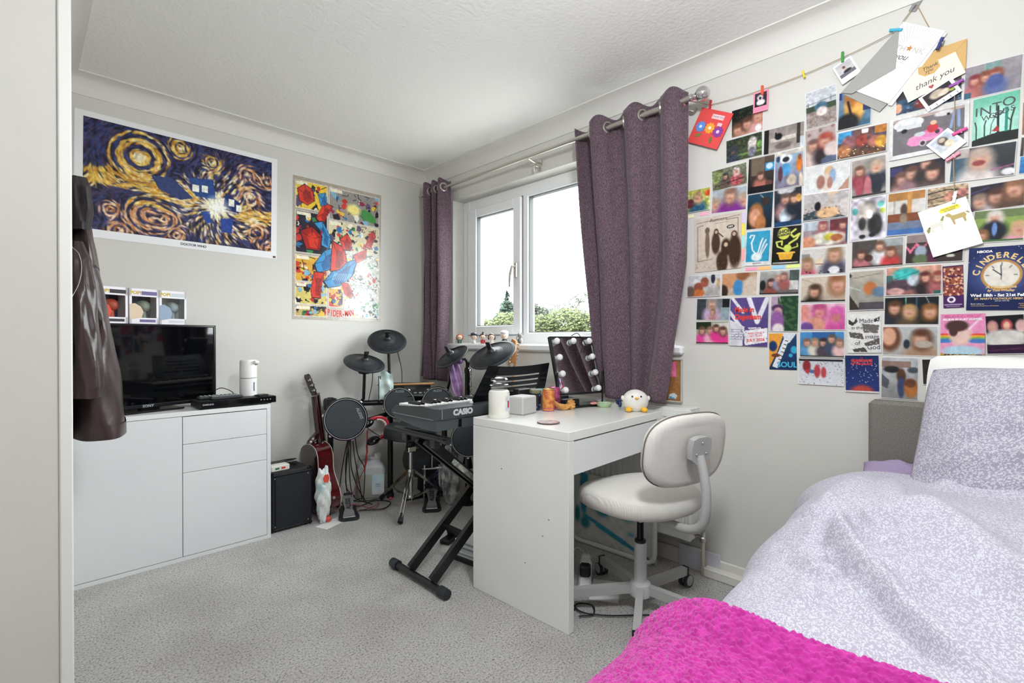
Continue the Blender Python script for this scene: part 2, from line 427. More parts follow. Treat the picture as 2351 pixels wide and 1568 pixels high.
def rim(mb, y0, y1, z0, z1, wl, wr, wb, wt, x0, x1, b=.006):
    mb.box(x0, x1, y0, y0 + wl, z0, z1, b); mb.box(x0, x1, y1 - wr, y1, z0, z1, b)
    mb.box(x0 + .001, x1 - .001, y0 + wl - .004, y1 - wr + .004, z0, z0 + wb, b); mb.box(x0 + .001, x1 - .001, y0 + wl - .004, y1 - wr + .004, z1 - wt, z1, b)
    return mb
fr = rim(MB(), F0, F1, FB, FT, .05, .075, .075, .085, FX0, FX1)
fr.box(FX0, FX1, 2.215, 2.265, FB, FT, .006)
wpart('outer_frame', fr, M_upvc)
sash = wpart('opening_sash', rim(MB(), 2.262, 2.812, FB + .062, FT - .075, .075, .10, .065, .065, FX0 - .022, FX1 - .01), M_upvc)
wpart('sash_gasket', rim(MB(), 2.258, 2.816, FB + .058, FT - .071, .004, .004, .004, .004, FX0 - .004, FX0 + .01, .001), M_gasket, sash)
wpart('pane_gasket', rim(MB(), 2.334, 2.715, FB + .124, FT - .137, .007, .007, .007, .007, FX0 - .012, FX0 + .02, .001), M_gasket, sash)
wpart('pane_gasket', rim(MB(), F0 + .047, 2.218, FB + .072, FT - .082, .007, .007, .007, .007, FX0 + .01, FX0 + .05, .001), M_gasket)
wpart('pane', MB().box(FX0 + .02, FX0 + .024, 2.33, 2.72, FB + .12, FT - .13), M_glass, sash)
wpart('pane', MB().box(FX0 + .03, FX0 + .034, F0 + .04, 2.225, FB + .065, FT - .075), M_glass)
hd = MB(); hx = FX0 - .022
hd.box(hx - .008, hx, 2.292, 2.316, 1.50, 1.60, .004)
hd.tube(spline([(hx - .008, 2.304, 1.575), (hx - .034, 2.304, 1.575), (hx - .044, 2.309, 1.545), (hx - .046, 2.318, 1.50), (hx - .044, 2.322, 1.435)], 5), [.009] * 14 + [.008] * 4 + [.0065] * 3, 10)
wpart('window_handle', hd, M_satin, sash)
sill = MB().box(DB - .030, FX0 + .004, 1.085, 2.93, WZ0 - .032, WZ0 + .012, .010)
struct('trim_3', sill, M_upvc, label='white window sill board')

# ------------------------------------------------------------------ outdoors
M_grass = mat('garden_paving', '8a8b87', .9, noise=('969690', .6, 3))
struct('ground', MB().box(DB + .5, 160, -90, 120, -3.0, -2.9), M_grass)
def leafmat(name, a, b): return mat(name, a, .7, spec=.2, noise=(b, 1.2, 3, .35, .65))
def tree(name, label, ang_px, d, base, blobs, leaf, m, n, seed, trunk=.14):
    """blobs: (right, up, radius_h, radius_v) in metres from the crown point at distance d; real crown of leaf quads"""
    rng = random.Random(seed); u = (ang_px - 1175.5) / 1125
    cx, cy = d * (1 + u) * R45, d * (1 - u) * R45
    t = T(name, label, 'tree', (cx, cy, -2.9)); mb = MB(); vs = []; fs = []
    rt = Vector((R45, -R45, 0)); fw = Vector((R45, R45, 0))
    tot = sum(b[2] * b[3] for b in blobs)
    for r_, u_, rh, rv in blobs:
        for _ in range(int(n * rh * rv / tot)):
            while 1:
                p = Vector((rng.uniform(-1, 1), rng.uniform(-1, 1), rng.uniform(-1, 1)))
                if .45 < p.length < 1: break
            c = rt * (r_ + p.x * rh) + fw * p.y * rh + Vector((0, 0, EYE + 2.9 + u_ + p.z * rv))
            a = Vector((rng.gauss(0, 1), rng.gauss(0, 1), rng.gauss(0, 1))).normalized(); b = a.orthogonal().normalized()
            s = leaf * rng.uniform(.6, 1.3); k = len(vs)
            vs += [tuple(c + a * s), tuple(c + b * s * .55), tuple(c - a * s), tuple(c - b * s * .55)]; fs.append((k, k + 1, k + 2, k + 3))
    me = bpy.data.meshes.new('foliage'); me.from_pydata(vs, [], fs); link('foliage', me, m, t)
    top = max(b[1] + b[3] * .5 for b in blobs) + EYE + 2.9
    tm = MB().tube([(0, 0, 0), (.1, .05, top * .5), (0, 0, top * .9)], [trunk, trunk * .7, trunk * .25], 7)
    for k in range(6):
        b = rng.choice(blobs); z = top * rng.uniform(.4, .7)
        e = rt * b[0] + Vector((0, 0, EYE + 2.9 + b[1])); tm.tube([(0.05, .02, z), tuple(e * .5 + Vector((0, 0, z * .5 + .3))), tuple(e)], [trunk * .35, trunk * .25, .02], 5)
    part('trunk', tm, mat('tree_bark', '6b5f50', .9), t)
    return t
lm1 = leafmat('conifer_leaves', '28352d', '3c4b41'); lm2 = leafmat('olive_leaves', '3b4225', '535a3b'); lm3 = leafmat('grey_green_leaves', '2d342a', '434a3f')
tree('conifer_tree', 'pointed blue-green conifer seen through the small sash', 1158, 26, 0,
     [(.15, 2.1 - .55 * k, .10 + .30 * k, .5) for k in range(8)], .13, lm1, 15000, 3)
tree('garden_tree', 'wide olive-green tree filling the bottom of the big pane', 1290, 22, 0,
     [(-1.0, .35, 1.1, .75), (.2, .6, 1.2, .8), (1.3, .4, 1.2, .8), (.1, -.6, 2.2, 1.2), (-1.6, -.3, .9, .8)], .085, lm2, 22000, 4)
tree('garden_tree', 'thin twiggy tree top rising above the olive tree', 1310, 27, 0,
     [(-.7, 1.7, .5, .3), (.1, 2.0, .5, .35), (.6, 2.3, .4, .3), (0, 1.3, 1.2, .5)], .07, lm3, 1400, 5, .1)
tree('garden_tree', 'dark grey-green tree beside the window mullion', 1222, 30, 0,
     [(-.2, 1.7, .7, .6), (.5, 1.2, 1.0, .8), (0, .2, 1.6, 1.2)], .10, lm3, 9000, 6)
tree('garden_bush', 'low pale bush at the lower left of the sash', 1112, 19, 0,
     [(0, .3, .8, .5), (.9, .45, .7, .6), (.3, -.5, 1.6, .9)], .08, lm2, 8000, 7, .08)
tree('garden_tree', 'olive tree mostly hidden behind the right curtain', 1480, 30, 0,
     [(-1, .6, 1.3, 1.0), (.7, .9, 1.4, 1.2), (0, -.6, 2.2, 1.3)], .10, lm2, 8000, 8)

# ------------------------------------------------------------------ pendant added out of view as fill light for the room
cl = T('fill_pendant', 'round white opal glass pendant light over the foot of the bed', 'lamp', (.72, .28, ZC - .40))
part('ceiling_rose', MB().lathe([(.05, .40), (.05, .385), (.012, .37)], 20), M_white, cl)
part('flex', MB().tube([(0, 0, .37), (0, 0, .22)], .004, 6), M_white, cl)
part('lamp_cap', MB().lathe([(.03, .235), (.035, .20), (.03, .195)], 16), M_white, cl)
part('lamp_shade', MB().ball((0, 0, .1), .13, 24, 16), mat('opal_fill_glow', 'ffffff', .4, emit=('f6fbff', FILL_GLOW)), cl)

# ================================================================== CABINET CORNER
M_lam = mat('white_laminate', 'e3e5e6', .32, noise=('dcdfe1', 2, 2, .4, .7))
M_lamedge = mat('white_laminate_edge', 'e9eaea', .3)
M_gap = mat('mid_grey_detail', '6a6a68', .8)  # plain mid grey for the seam, catch, sensor and scuffs
M_blk = mat('black_plastic', '17181a', .42)
M_blkgl = mat('black_gloss_plastic', '0c0d0f', .08)
M_silver = mat('silver_print', 'b9bcbf', .35, metal=.4)
M_dkgrey = mat('dark_grey_plastic', '34373a', .5)
M_whitep = mat('white_plastic', 'ececea', .35)

# --- sideboard
cx0, cx1, cy0, cy1, ch = .112, .963, 2.836, 3.19, .732
cab = T('sideboard', 'white laminate sideboard with doors and drawers under the television', 'cabinet', ((cx0 + cx1) / 2, 3.01, 0))
cL = -Vector(cab.location)
def cp(name, mb, m, parent=cab, label=None):
    me = mb.mesh(name); me.transform(Matrix.Translation(cL)); o = link(name, me, m, parent)
    if label: o['label'] = label
    return o
b = MB().box(cx0, cx0 + .018, cy0, cy1, 0, ch - .022).box(cx1 - .019, cx1, cy0, cy1, 0, ch - .022).box(cx0 + .018, cx1 - .019, cy1 - .01, cy1, .02, ch - .022)
b.box(.545, .563, cy0 + .02, cy1 - .01, .02, ch - .022).box(cx0 + .018, cx1 - .019, cy0, cy1 - .01, 0, .019)
cp('carcass', b, M_lam)
cp('top_board', MB().box(cx0, cx1, cy0, cy1, ch - .022, ch, .0015), M_lamedge)
cp('door', MB().box(cx0 + .02, .5525, cy0 - .001, cy0 + .017, .0215, .708, .001), M_lam)
cp('drawer', MB().box(.5555, cx1 - .021, cy0 - .001, cy0 + .017, .572, .706, .001), M_lam)
cp('drawer', MB().box(.5555, cx1 - .021, cy0 - .001, cy0 + .017, .4325, .570, .001), M_lam)
cp('door', MB().box(.5555, cx1 - .021, cy0 - .001, cy0 + .017, .0215, .4305, .001), M_lam)
cp('side_catch', MB().lathe([(.004, 0), (.004, .006), (0, .006)], 10, TR((cx1, 2.87, .60), frame((1, 0, 0)))), M_gap)

# --- television, turned a little towards the lens
tvM = Matrix.Translation((.455, 2.958, .733)) @ Matrix.Rotation(rad(15.7), 4, 'Z')
tv = T('television', 'black flat television standing on the white sideboard', 'television', M=tvM)
tw, t0, t1 = .61, .020, .430
part('bezel', MB().box(-tw / 2, tw / 2, 0, .03, t0, t0 + .018, .003).box(-tw / 2, tw / 2, 0, .03, t1 - .012, t1, .003)
     .box(-tw / 2, -tw / 2 + .011, 0, .03, t0, t1, .003).box(tw / 2 - .011, tw / 2, 0, .03, t0, t1, .003), mat('bezel_black', '1b1c20', .18), tv)
part('screen', MB().box(-tw / 2 + .008, tw / 2 - .008, .004, .02, t0 + .015, t1 - .010), mat('television_glass', '050608', .04, spec=.55), tv)
part('rear_housing', MB().box(-tw / 2 + .004, tw / 2 - .004, .028, .112, t0 + .06, t1 + .0, .012), M_blk, tv)
part('stand_foot', MB().box(-.15, .13, -.035, .12, 0, .010, .004).box(-.04, .04, .02, .06, .008, .05), M_blkgl, tv)
part('corner_trim', MB().box(tw / 2 - .0005, tw / 2 + .0015, 0, .03, t0, t1, .0005), mat('slate_edge', '5b5f66', .3), tv)
text('maker_lettering', 'SONY', .017, M_silver, tv, TR((-.02, -.0004, t0 + .009), EUL(90)), spacing=1.1, bold=.0004)

# --- boxed toy figures on the television
M_box = mat('white_printed_card', 'e9e6ea', .45)
M_acet = M_glass
def toy_box(label, x, y, rz, c1, c2, c3, strip, num, seed):
    t = T('toy_box', label, 'box', M=tvM @ Matrix.Translation((x, y, .4302)) @ Matrix.Rotation(rad(rz), 4, 'Z'), group='boxed toys on the television')
    w, d, h, e = .124, .085, .172, .010
    part('carton', MB().box(-w / 2, w / 2, d - .002, d, 0, h).box(-w / 2, -w / 2 + .002, 0, d, 0, h).box(w / 2 - .002, w / 2, 0, d, 0, h)
         .box(-w / 2, w / 2, 0, d, 0, .002).box(-w / 2, w / 2, 0, d, h - .002, h)
         .box(-w / 2, -w / 2 + e, -.0008, .001, 0, h).box(w / 2 - e, w / 2, -.0008, .001, 0, h).box(-w / 2, w / 2, -.0008, .001, 0, .030).box(-w / 2, w / 2, -.0008, .001, h - .038, h), M_box, t)
    part('window', MB().box(-w / 2 + e, w / 2 - e, .0002, .0008, .030, h - .038), M_acet, t)
    part('backing_card', MB().box(-w / 2 + .003, w / 2 - .003, d - .004, d - .0022, .003, h - .003), mat('backing_' + c1, c1, .6, noise=(c3, 30, 2)), t)
    # plain toy: big round head on a small body, no features
    f = MB().ball((.012, .045, .088), (.033, .03, .03), 16, 10).tube([(.012, .045, .006), (.012, .045, .035), (.012, .045, .062)], [.022, .017, .014], 12)
    part('toy', f, mat('toy_' + c2, c2, .45), t)
    part('print_patch', MB().prism([(-w / 2 + .001, .02), (-.012, .03), (-.004, .06), (-.016, .085), (-.04, .1), (-w / 2 + .001, .095)], 0, .0006, TR((0, -.0012, 0), EUL(90))), mat('patch_' + strip, strip, .5), t)
    part('title_strip', MB().box(-.012, w / 2 - .008, -.0014, -.0006, h - .030, h - .012), mat('strip_' + num, num, .5), t)
    text('range_lettering', 'POP!', .022, mat('pop_yellow', 'c8ae4a', .5), t, TR((-.036, -.0012, h - .021), EUL(90)), bold=.0008)
    part('name_strip', MB().box(-.02, w / 2 - .014, -.0014, -.0006, .009, .022), mat('strip_' + num, num, .5), t)
    return t
toy_box('white window box with a red patch, leftmost on the television', -.152, .03, 3, '3a3560', 'b4472f', '191a2a', 'd8432c', '2a2028', 1)
toy_box('white window box with a beige patch, middle of the three', -.022, .03, -2, '6e6c70', '8a9080', '55525a', 'd9c3a8', '6b6490', 2)
toy_box('white window box with a pale blue patch, right of the three', .108, .03, -3, 'cfd0d0', '9aa0a4', 'b9bcbe', '8fa2b8', 'c9ced6', 3)

# --- disc player, remotes, soap dispenser
pM = Matrix.Translation((.815, 2.843, ch + .0005)) @ Matrix.Rotation(rad(3), 4, 'Z')
pl = T('disc_player', 'slim black disc player on the right end of the sideboard', 'disc player', M=pM)
part('casing', MB().box(-.185, .185, .012, .165, .005, .042, .003), M_blk, pl)
part('front_panel', MB().box(-.185, .185, .003, .013, .006, .041, .002), M_blkgl, pl)
part('disc_tray', MB().box(-.11, .05, .0015, .004, .018, .032, .0005), M_blkgl, pl)
part('foot', MB().box(-.18, -.15, .03, .06, 0, .006), M_blk, pl); part('foot', MB().box(.14, .17, .03, .06, 0, .006), M_blk, pl)
for k in range(4): part('button', MB().lathe([(.003, 0), (.003, .002), (0, .002)], 8, TR((.105 + k * .016, .003, .026), frame((0, -1, 0)))), M_silver, pl)
text('maker_lettering', 'SAMSUNG', .011, M_silver, pl, TR((-.150, .0024, .024), EUL(90)), bold=.0003)
text('disc_mark', 'BD', .014, M_silver, pl, TR((-.090, .0024, .024), EUL(90)), shear=.3)
def remote(label, x, y, rz, L):
    t = T('remote_control', label, 'remote', M=pM @ Matrix.Translation((x, y, .0425)) @ Matrix.Rotation(rad(rz), 4, 'Z'), group='remotes on the disc player')
    part('shell', MB().box(-L / 2, L / 2, -.022, .022, 0, .017, .006), M_dkgrey, t)
    for i in range(9):
        for j in range(3):
            part('key', MB().box(-L / 2 + .012 + i * (L - .03) / 8, -L / 2 + .019 + i * (L - .03) / 8, -.015 + j * .011, -.009 + j * .011, .016, .0195, .001), mat('key_grey', 'a9abad', .5), t)
remote('long dark remote control at the back of the disc player', -.075, .105, 4, .19)
remote('short dark remote control nearer the front of the player', -.055, .045, 6, .155)
ds = T('soap_dispenser', 'white cylindrical automatic dispenser standing on the disc player', 'dispenser', M=pM @ Matrix.Translation((.075, .102, .0425)))
part('reservoir', MB().lathe([(.040, 0), (.043, .004), (.043, .098), (.042, .0985)], 28), M_whitep, ds)
part('seam', MB().lathe([(.0405, .0985), (.0405, .1015)], 24), M_gap, ds)
part('pump_head', MB().lathe([(.043, .1015), (.043, .190), (.041, .197), (.038, .199)], 28), M_whitep, ds)
part('spout', MB().box(.012, .036, -.062, -.03, .178, .196, .005), M_whitep, ds)
part('sensor', MB().box(.026, .034, -.0395, -.034, .171, .176), M_gap, ds)
part('level_window', MB().box(.012, .018, -.0425, -.038, .028, .078, .002), mat('smoke_window', '5d6165', .3), ds)
solo('dongle', MB().box(-.03, .03, -.02, .02, 0, .008, .002, M=pM @ TR((.125, .05, .0425), EUL(0, 0, 20))), M_blk, 'small flat black dongle in front of the white dispenser', 'dongle')
cable('television_lead', [(.752, 3.10, .80), (.79, 3.09, .815), (.84, 3.08, .79), (.87, 3.07, .745), (.88, 3.10, .737)], .0025, M_blk, 'black lead running from the television to the disc player')
cable('power_lead', [(.99, 3.17, .62), (1.0, 3.17, .55), (1.02, 3.18, .46), (1.01, 3.185, .40), (.985, 3.16, .36)], .003, M_blk, 'black lead looping down beside the sideboard')
cable('power_lead', [(.985, 3.17, .64), (1.0, 3.18, .58), (.995, 3.185, .50), (.975, 3.17, .44)], .003, M_blk, 'short black lead close to the sideboard edge')

# ================================================================== LEATHER JACKET
M_leath = mat('brown_leather', '2c201f', .33, spec=.5, noise=('3f2f2d', 9, 4, .3, .75), bump=(26, .12))
M_leathd = mat('dark_leather_lining', '1d1617', .6)
jk = T('leather_jacket', 'dark brown leather jacket hanging on the partition side', 'jacket', (XL, 2.22, .75))
jb = -Vector(jk.location)
def loft(secs, n=26, seed=0, fold=.006, cap=True):
    """secs: (cx, cy, z, rx, ry[, rot])"""
    rng = random.Random(seed); ph = [rng.uniform(0, 6.28) for _ in range(5)]; vs = []
    m = len(secs)
    for i, s in enumerate(secs):
        cx_, cy_, z, rx, ry = s[:5]; ro = rad(s[5]) if len(s) > 5 else 0; ti = s[6] if len(s) > 6 else 0
        for k in range(n):
            a = 2 * math.pi * k / n
            f = 1 + fold / max(rx, .02) * (math.sin(3 * a + ph[0] + z * 9) + .8 * math.sin(5 * a + ph[1] - z * 16) + .6 * math.sin(7 * a + ph[2] + z * 30))
            x, y = rx * math.cos(a) * f, ry * math.sin(a) * f
            vs.append((cx_ + x * math.cos(ro) - y * math.sin(ro), cy_ + x * math.sin(ro) + y * math.cos(ro), z + ti * x))
    fs = [(i * n + k, i * n + (k + 1) % n, (i + 1) * n + (k + 1) % n, (i + 1) * n + k) for i in range(m - 1) for k in range(n)]
    if cap: fs += [tuple(range(n)), tuple((m - 1) * n + k for k in range(n))]
    return MB().add(vs, fs)
def interp(secs, n):
    P = np.array(secs, float); t = np.linspace(0, len(P) - 1, n); out = []
    for q in t:
        i = min(int(q), len(P) - 2); f = q - i; f = f * f * (3 - 2 * f); out.append(tuple(P[i] * (1 - f) + P[i + 1] * f))
    return out
def jp(name, mb, m, parent=jk, **k):
    o = part(name, mb, m, parent, **k); o.data.transform(Matrix.Translation(jb)); return o
edge = [(1.60, .152, .03), (1.55, .164, .07), (1.50, .172, .11), (1.42, .185, .16), (1.323, .197, .18), (1.15, .223, .19), (.977, .249, .19), (.80, .268, .19), (.752, .270, .188)]
body = [((e + .112) / 2, 2.30, z, (e - .112) / 2, ry) for z, e, ry in edge]
jp('body', loft(interp(body, 60), 48, 2, .0022), M_leath)
jp('hem_band', loft(interp([((.2695 + .112) / 2, 2.30, .797, .0815, .192), ((.271 + .112) / 2, 2.30, .752, .0815, .191)], 4), 48, 2, .0022, cap=False), M_leath)
slv = [(.130, 2.09, 1.40, .010, .02), (.136, 2.075, 1.34, .022, .035), (.137, 2.06, 1.24, .029, .05), (.141, 2.05, 1.12, .033, .055), (.1465, 2.045, 1.0, .038, .056), (.148, 2.045, .94, .037, .055), (.145, 2.045, .905, .034, .05)]
jp('sleeve', loft(interp(slv, 44), 36, 5, .0022), M_leath)
jp('shoulder_seam', loft(interp([(.1535, 2.30, 1.335, .0425, .180), (.1538, 2.30, 1.325, .0428, .1805)], 3), 48, 2, .0022, cap=False), M_leathd)
jp('collar', loft(interp([(.132, 2.15, 1.615, .020, .05), (.134, 2.16, 1.585, .030, .07), (.138, 2.18, 1.52, .033, .08), (.140, 2.2, 1.45, .02, .07)], 16), 28, 8, .0025), M_leathd)
jp('zip', MB().tube(spline([(.107, 1.995, 1.37), (.124, 2.0, 1.35), (.131, 2.01, 1.31), (.124, 2.005, 1.26), (.107, 1.995, 1.215)], 6), .0011, 6), mat('dull_zip', '8a8784', .4, metal=.5))
jp('hanger_loop', MB().tube(spline([(.106, 2.24, 1.60), (.13, 2.24, 1.615), (.14, 2.25, 1.585)], 4), .004, 6), M_leathd)
ck = T('coat_hook', 'small steel coat hook on the partition behind the jacket', 'hook', (XL, 2.24, 1.60))
part('plate', MB().box(.0003, .006, -.015, .015, -.03, .03, .002), M_satin, ck)
part('peg', MB().tube([(.005, 0, .0), (.03, 0, 0), (.042, 0, .014)], .005, 8), M_satin, ck)

# ================================================================== POSTERS ON THE BACK WALL
M_print = print_mat('printed_photo', .5, .15)
M_poster = print_mat('printed_poster', .5, .2)
M_ink = mat('dark_ink', '23222c', .5); M_inkred = mat('red_ink', 'd0342f', .45); M_inkwhite = mat('white_ink', 'f2f2f2', .5)
def swirl_poster():
    W, H = 330, 205; c = Canvas(W, H, 11, asp=.882 / .553); a = c.asp
    rng = c.rng
    # direction field made of swirls and a burst, drawn with short strokes
    cen = [(.255, .265, .155, 1), (.46, .09, .07, -1), (.64, .16, .065, -1), (.84, .20, .07, 1), (.86, .43, .10, 1), (.965, .24, .055, -1), (.125, .80, .055, 1),
           (.16, .98, .07, 1), (.38, .82, .09, -1), (.44, .95, .065, 1), (.90, .80, .075, 1), (.985, .97, .08, -1), (.30, .80, .12, -1)]
    c.grad('23203a', '2a2238'); c.noise(.5, 9); c.noise(.35, 25)
    bx, by = .665, .60
    def ang(x, y):
        vx, vy = (x - bx) * a, y - by; d = math.hypot(vx, vy) + 1e-6
        X_, Y_ = vx / d * .5 / (d + .15), vy / d * .5 / (d + .15)
        X_ += .5
        best = 9
        for (sx, sy, r, s) in cen:
            dx, dy = (x - sx) * a, y - sy; q = math.hypot(dx, dy) + 1e-6; w = 3.2 * math.exp(-(q / (r * 1.5)) ** 2)
            X_ += -s * dy / q * w; Y_ += s * dx / q * w; best = min(best, q / r)
        return math.atan2(Y_, X_), best, d
    gold = ['d9a93a', 'e6c45c', 'c78f2c', 'f0d98a', 'b0782a', 'e8b964', 'f3e3b0']; dark = ['1f1d33', '2b2a4c', '15141f', '3a3a63', '4b4a72', '4a3550', '2d3f78']
    peach = ['e8b48a', 'd99a63', 'f1d2b0', 'a8652f']
    N = 5200
    xs = rng.random(N); ys = rng.random(N); rk = rng.random(N)
    for i in range(N):
        x, y = xs[i], ys[i]; t, b, d = ang(x, y); L = .02 + .025 * rk[i]
        band = (b % .62) / .62
        if d < .10 + .05 * rk[i]: col = ['fffdf0', 'fbf3cf', 'f6e6a8'][i % 3]
        elif d < .40 and (math.atan2(y - by, (x - bx) * a) * 9 + rk[i]) % 2 < .8: col = ['f4e9c8', 'e9c46a', 'f7efdc', 'd9a05a'][i % 4]
        elif b < 1.55 and .25 < band < .85: col = (peach if x > .75 or y > .72 else gold)[int(rk[i] * 97) % (4 if x > .75 or y > .72 else 7)]
        elif .44 < y + .04 * math.sin(x * 9) < .62 and x < .55: col = gold[int(rk[i] * 91) % 7]
        elif x > .78 and .55 < y < .72: col = gold[int(rk[i] * 91) % 7]
        else: col = dark[int(rk[i] * 89) % 7]
        h = L * 1.0; wd = .010
        x0_, x1_ = max(0, int((x - L) * W) - 1), min(W, int((x + L) * W) + 2); y0_, y1_ = max(0, int((y - h) * H) - 2), min(H, int((y + h) * H) + 3)
        dx = (c.X[y0_:y1_, x0_:x1_] - x) * a; dy = c.Y[y0_:y1_, x0_:x1_] - y
        p = dx * math.cos(t) + dy * math.sin(t); q = -dx * math.sin(t) + dy * math.cos(t)
        m = (np.clip(1.3 - np.sqrt((p / L) ** 2 + (q / wd) ** 2), 0, 1) * .9)[..., None]
        c.a[y0_:y1_, x0_:x1_] = c.a[y0_:y1_, x0_:x1_] * (1 - m) + np.array(hexc(col)) * m
    for (x, y, r, s) in cen[:6]: c.ell(x, y, r * .25 / a, r * .25, 'f6eecb', 1.2)
    # plain blue panels tumbling round the burst
    for pts, col in (([(.31, .41), (.42, .40), (.53, .56), (.46, .60), (.35, .53)], '34406f'), ([(.50, .36), (.64, .33), (.655, .53), (.54, .53)], '2c4a86'),
                     ([(.71, .44), (.80, .52), (.79, .64), (.70, .58)], '23356f'), ([(.57, .68), (.62, .66), (.63, .78), (.60, .79)], '2e4a94'), ([(.68, .72), (.76, .70), (.75, .86), (.69, .86)], '2b4792')):
        c.poly(pts, col)
    for x, y in ((.525, .42), (.575, .41), (.73, .50), (.775, .545)): c.rect(x, y, x + .035, y + .07, 'efeee0')
    c.ell(bx, by, .05, .075, 'fffef4', 1.4)
    c.noise(.12, 70); return c
pX, pZ = (.182 + 1.131) / 2, (2.2135 + 1.595) / 2
ps = T('wall_poster', 'wide poster of gold swirls round a white burst with white border', 'poster', M=wallA(.656, 1.905, -.6))
part('paper', MB().box(-.474, .474, -.311, .311, 0, .0008), mat('poster_paper', 'e6e7e8', .5), ps)
link('artwork', sheet_mesh('artwork', .882, .553, swirl_poster(), Matrix.Translation((.0, .006, .0009)), .0003), M_poster, ps)
text('title_lettering', 'DOCTOR WHO', .018, M_ink, ps, Matrix.Translation((.03, -.2905, .0012)), bold=.0004, spacing=.95)
part('maker_mark', MB().box(.452, .468, -.306, -.294, .0008, .0014), mat('plum_mark', '5a1f3a', .5), ps)

def comic_poster():
    W, H = 196, 288; c = Canvas(W, H, 21, asp=.626 / .92)
    c.grad('a79c8e', 'b4aca0')
    rng = c.rng
    panels = [(.03, .03, .36, .22, 'e3bf3a'), (.38, .03, .97, .26, '8f8a86'), (.03, .24, .36, .53, '2a2433'), (.38, .27, .97, .47, 'cfc4a0'), (.03, .55, .36, .73, 'd3a03c'), (.38, .48, .97, .72, 'bfc0b4'),
              (.03, .74, .36, .89, 'cdbb6a'), (.38, .74, .54, .90, 'd3ab52'), (.56, .74, .97, .97, 'c6c9bc'), (.03, .90, .36, .975, 'b9a468')]
    cols = ['b8332c', '2f6f9f', 'dcb944', '3c7a4a', '1c1a22', 'e6e0ce', '8a2f4c', '7fb0c8', '22202a', '5a4a6a', 'c23b32', '1c1a22']
    for x0, y0, x1, y1, k in panels:
        m0 = c.a.copy(); c.rect(x0, y0, x1, y1, k)
        for i in range(int(30 + 260 * (x1 - x0) * (y1 - y0))):
            x, y = rng.uniform(x0, x1), rng.uniform(y0, y1); r = rng.uniform(.012, .045); q = rng.uniform(0, 6.28); col = cols[int(rng.integers(0, 12))]
            if i % 3: c.poly([(x + r * rng.uniform(.4, 1.3) * math.cos(q + a) / c.asp * .7, y + r * .7 * rng.uniform(.4, 1.3) * math.sin(q + a)) for a in np.linspace(0, 6.28, 6)[:-1]], col)
            else: c.line([(x, y), (x + r * 1.6 * math.cos(q), y + r * math.sin(q))], .005, '17151c')
        c.rect(x0 + .01, y0 + .006, x0 + .16 * rng.uniform(.6, 1), y0 + .028, 'e9e2cc')
        clip = ((c.X >= x0) & (c.X <= x1) & (c.Y >= y0) & (c.Y <= y1))[..., None]; c.a = np.where(clip, c.a, m0)
        c.line([(x0, y0), (x1, y0), (x1, y1), (x0, y1), (x0, y0)], .004, 'e6e2d6')
    for _ in range(520):      # right half: pale scribbled panels
        x, y = rng.uniform(.60, .97), rng.uniform(.48, .96); L = rng.uniform(.008, .035); q = rng.uniform(0, 3.14)
        c.line([(x, y), (x + L * math.cos(q), y + L * math.sin(q))], .005, ['f1f0ea', 'e6e8e0', '41403f', 'bfc6b8', 'a9b7c0', '7f9a82', 'f1f0ea'][int(rng.integers(0, 7))])
    # one sprawling red and blue angular shape, no figure
    B, B2, Rd, R2, K = '3f8fc4', '2a659c', 'cf3b2c', '9c2620', '171a26'
    def blk(pts, col, sh):
        cx_, cy_ = sum(p[0] for p in pts) / len(pts), sum(p[1] for p in pts) / len(pts)
        c.poly([(cx_ + (x - cx_) * 1.10, cy_ + (y - cy_) * 1.08) for x, y in pts], K); c.poly(pts, col)
        c.poly([(cx_ + (x - cx_) * .55 + .012, cy_ + (y - cy_) * .7 + .01) for x, y in pts], sh)
        for k in range(4): x, y = pts[k % len(pts)]; c.line([(x, y), (cx_ + (x - cx_) * .25, cy_ + (y - cy_) * .25)], .003, K)
    for pts, a_, b_ in (([(.24, .27), (.33, .15), (.42, .17), (.36, .24), (.30, .31)], Rd, R2), ([(.22, .31), (.31, .29), (.40, .40), (.38, .48), (.30, .46), (.31, .37)], B, B2), ([(.23, .60), (.33, .50), (.46, .46), (.47, .55), (.38, .63), (.26, .66)], B, B2),
                        ([(.22, .66), (.33, .66), (.30, .76), (.29, .84), (.20, .84), (.19, .79)], Rd, R2), ([(.33, .72), (.44, .63), (.62, .55), (.70, .54), (.64, .66), (.50, .74), (.38, .76)], B, B2), ([(.42, .42), (.55, .46), (.58, .56), (.50, .62), (.40, .64)], Rd, R2),
                        ([(.66, .50), (.74, .47), (.82, .44), (.80, .52), (.70, .56)], Rd, R2), ([(.80, .42), (.85, .33), (.90, .29), (.93, .34), (.86, .44)], Rd, R2), ([(.52, .72), (.60, .72), (.66, .80), (.62, .83), (.56, .80)], Rd, R2),
                        ([(.05, .09), (.12, .05), (.20, .08), (.22, .15), (.15, .19), (.07, .17)], Rd, R2), ([(.26, .10), (.34, .08), (.36, .16), (.29, .18)], B, B2), ([(.50, .40), (.58, .35), (.64, .40), (.62, .47), (.54, .47)], Rd, R2), ([(.08, .38), (.20, .34), (.30, .40), (.28, .50), (.14, .50)], R2, Rd)):
        blk(pts, a_, b_)
    c.ell(.66, .16, .08, .04, 'f2e38a', .6); c.ell(.84, .19, .10, .035, '3f8a45', .2, 30)
    for k in range(9): c.line([(.42 + k * .022, .70), (.455 + k * .022, .65)], .003, 'bfe0f0')
    for x, y in ((.78, .60), (.80, .80), (.68, .88)): c.ell(x, y, .07, .06, 'eef0ea', 1.2)
    c.noise(.06, 90)
    return c
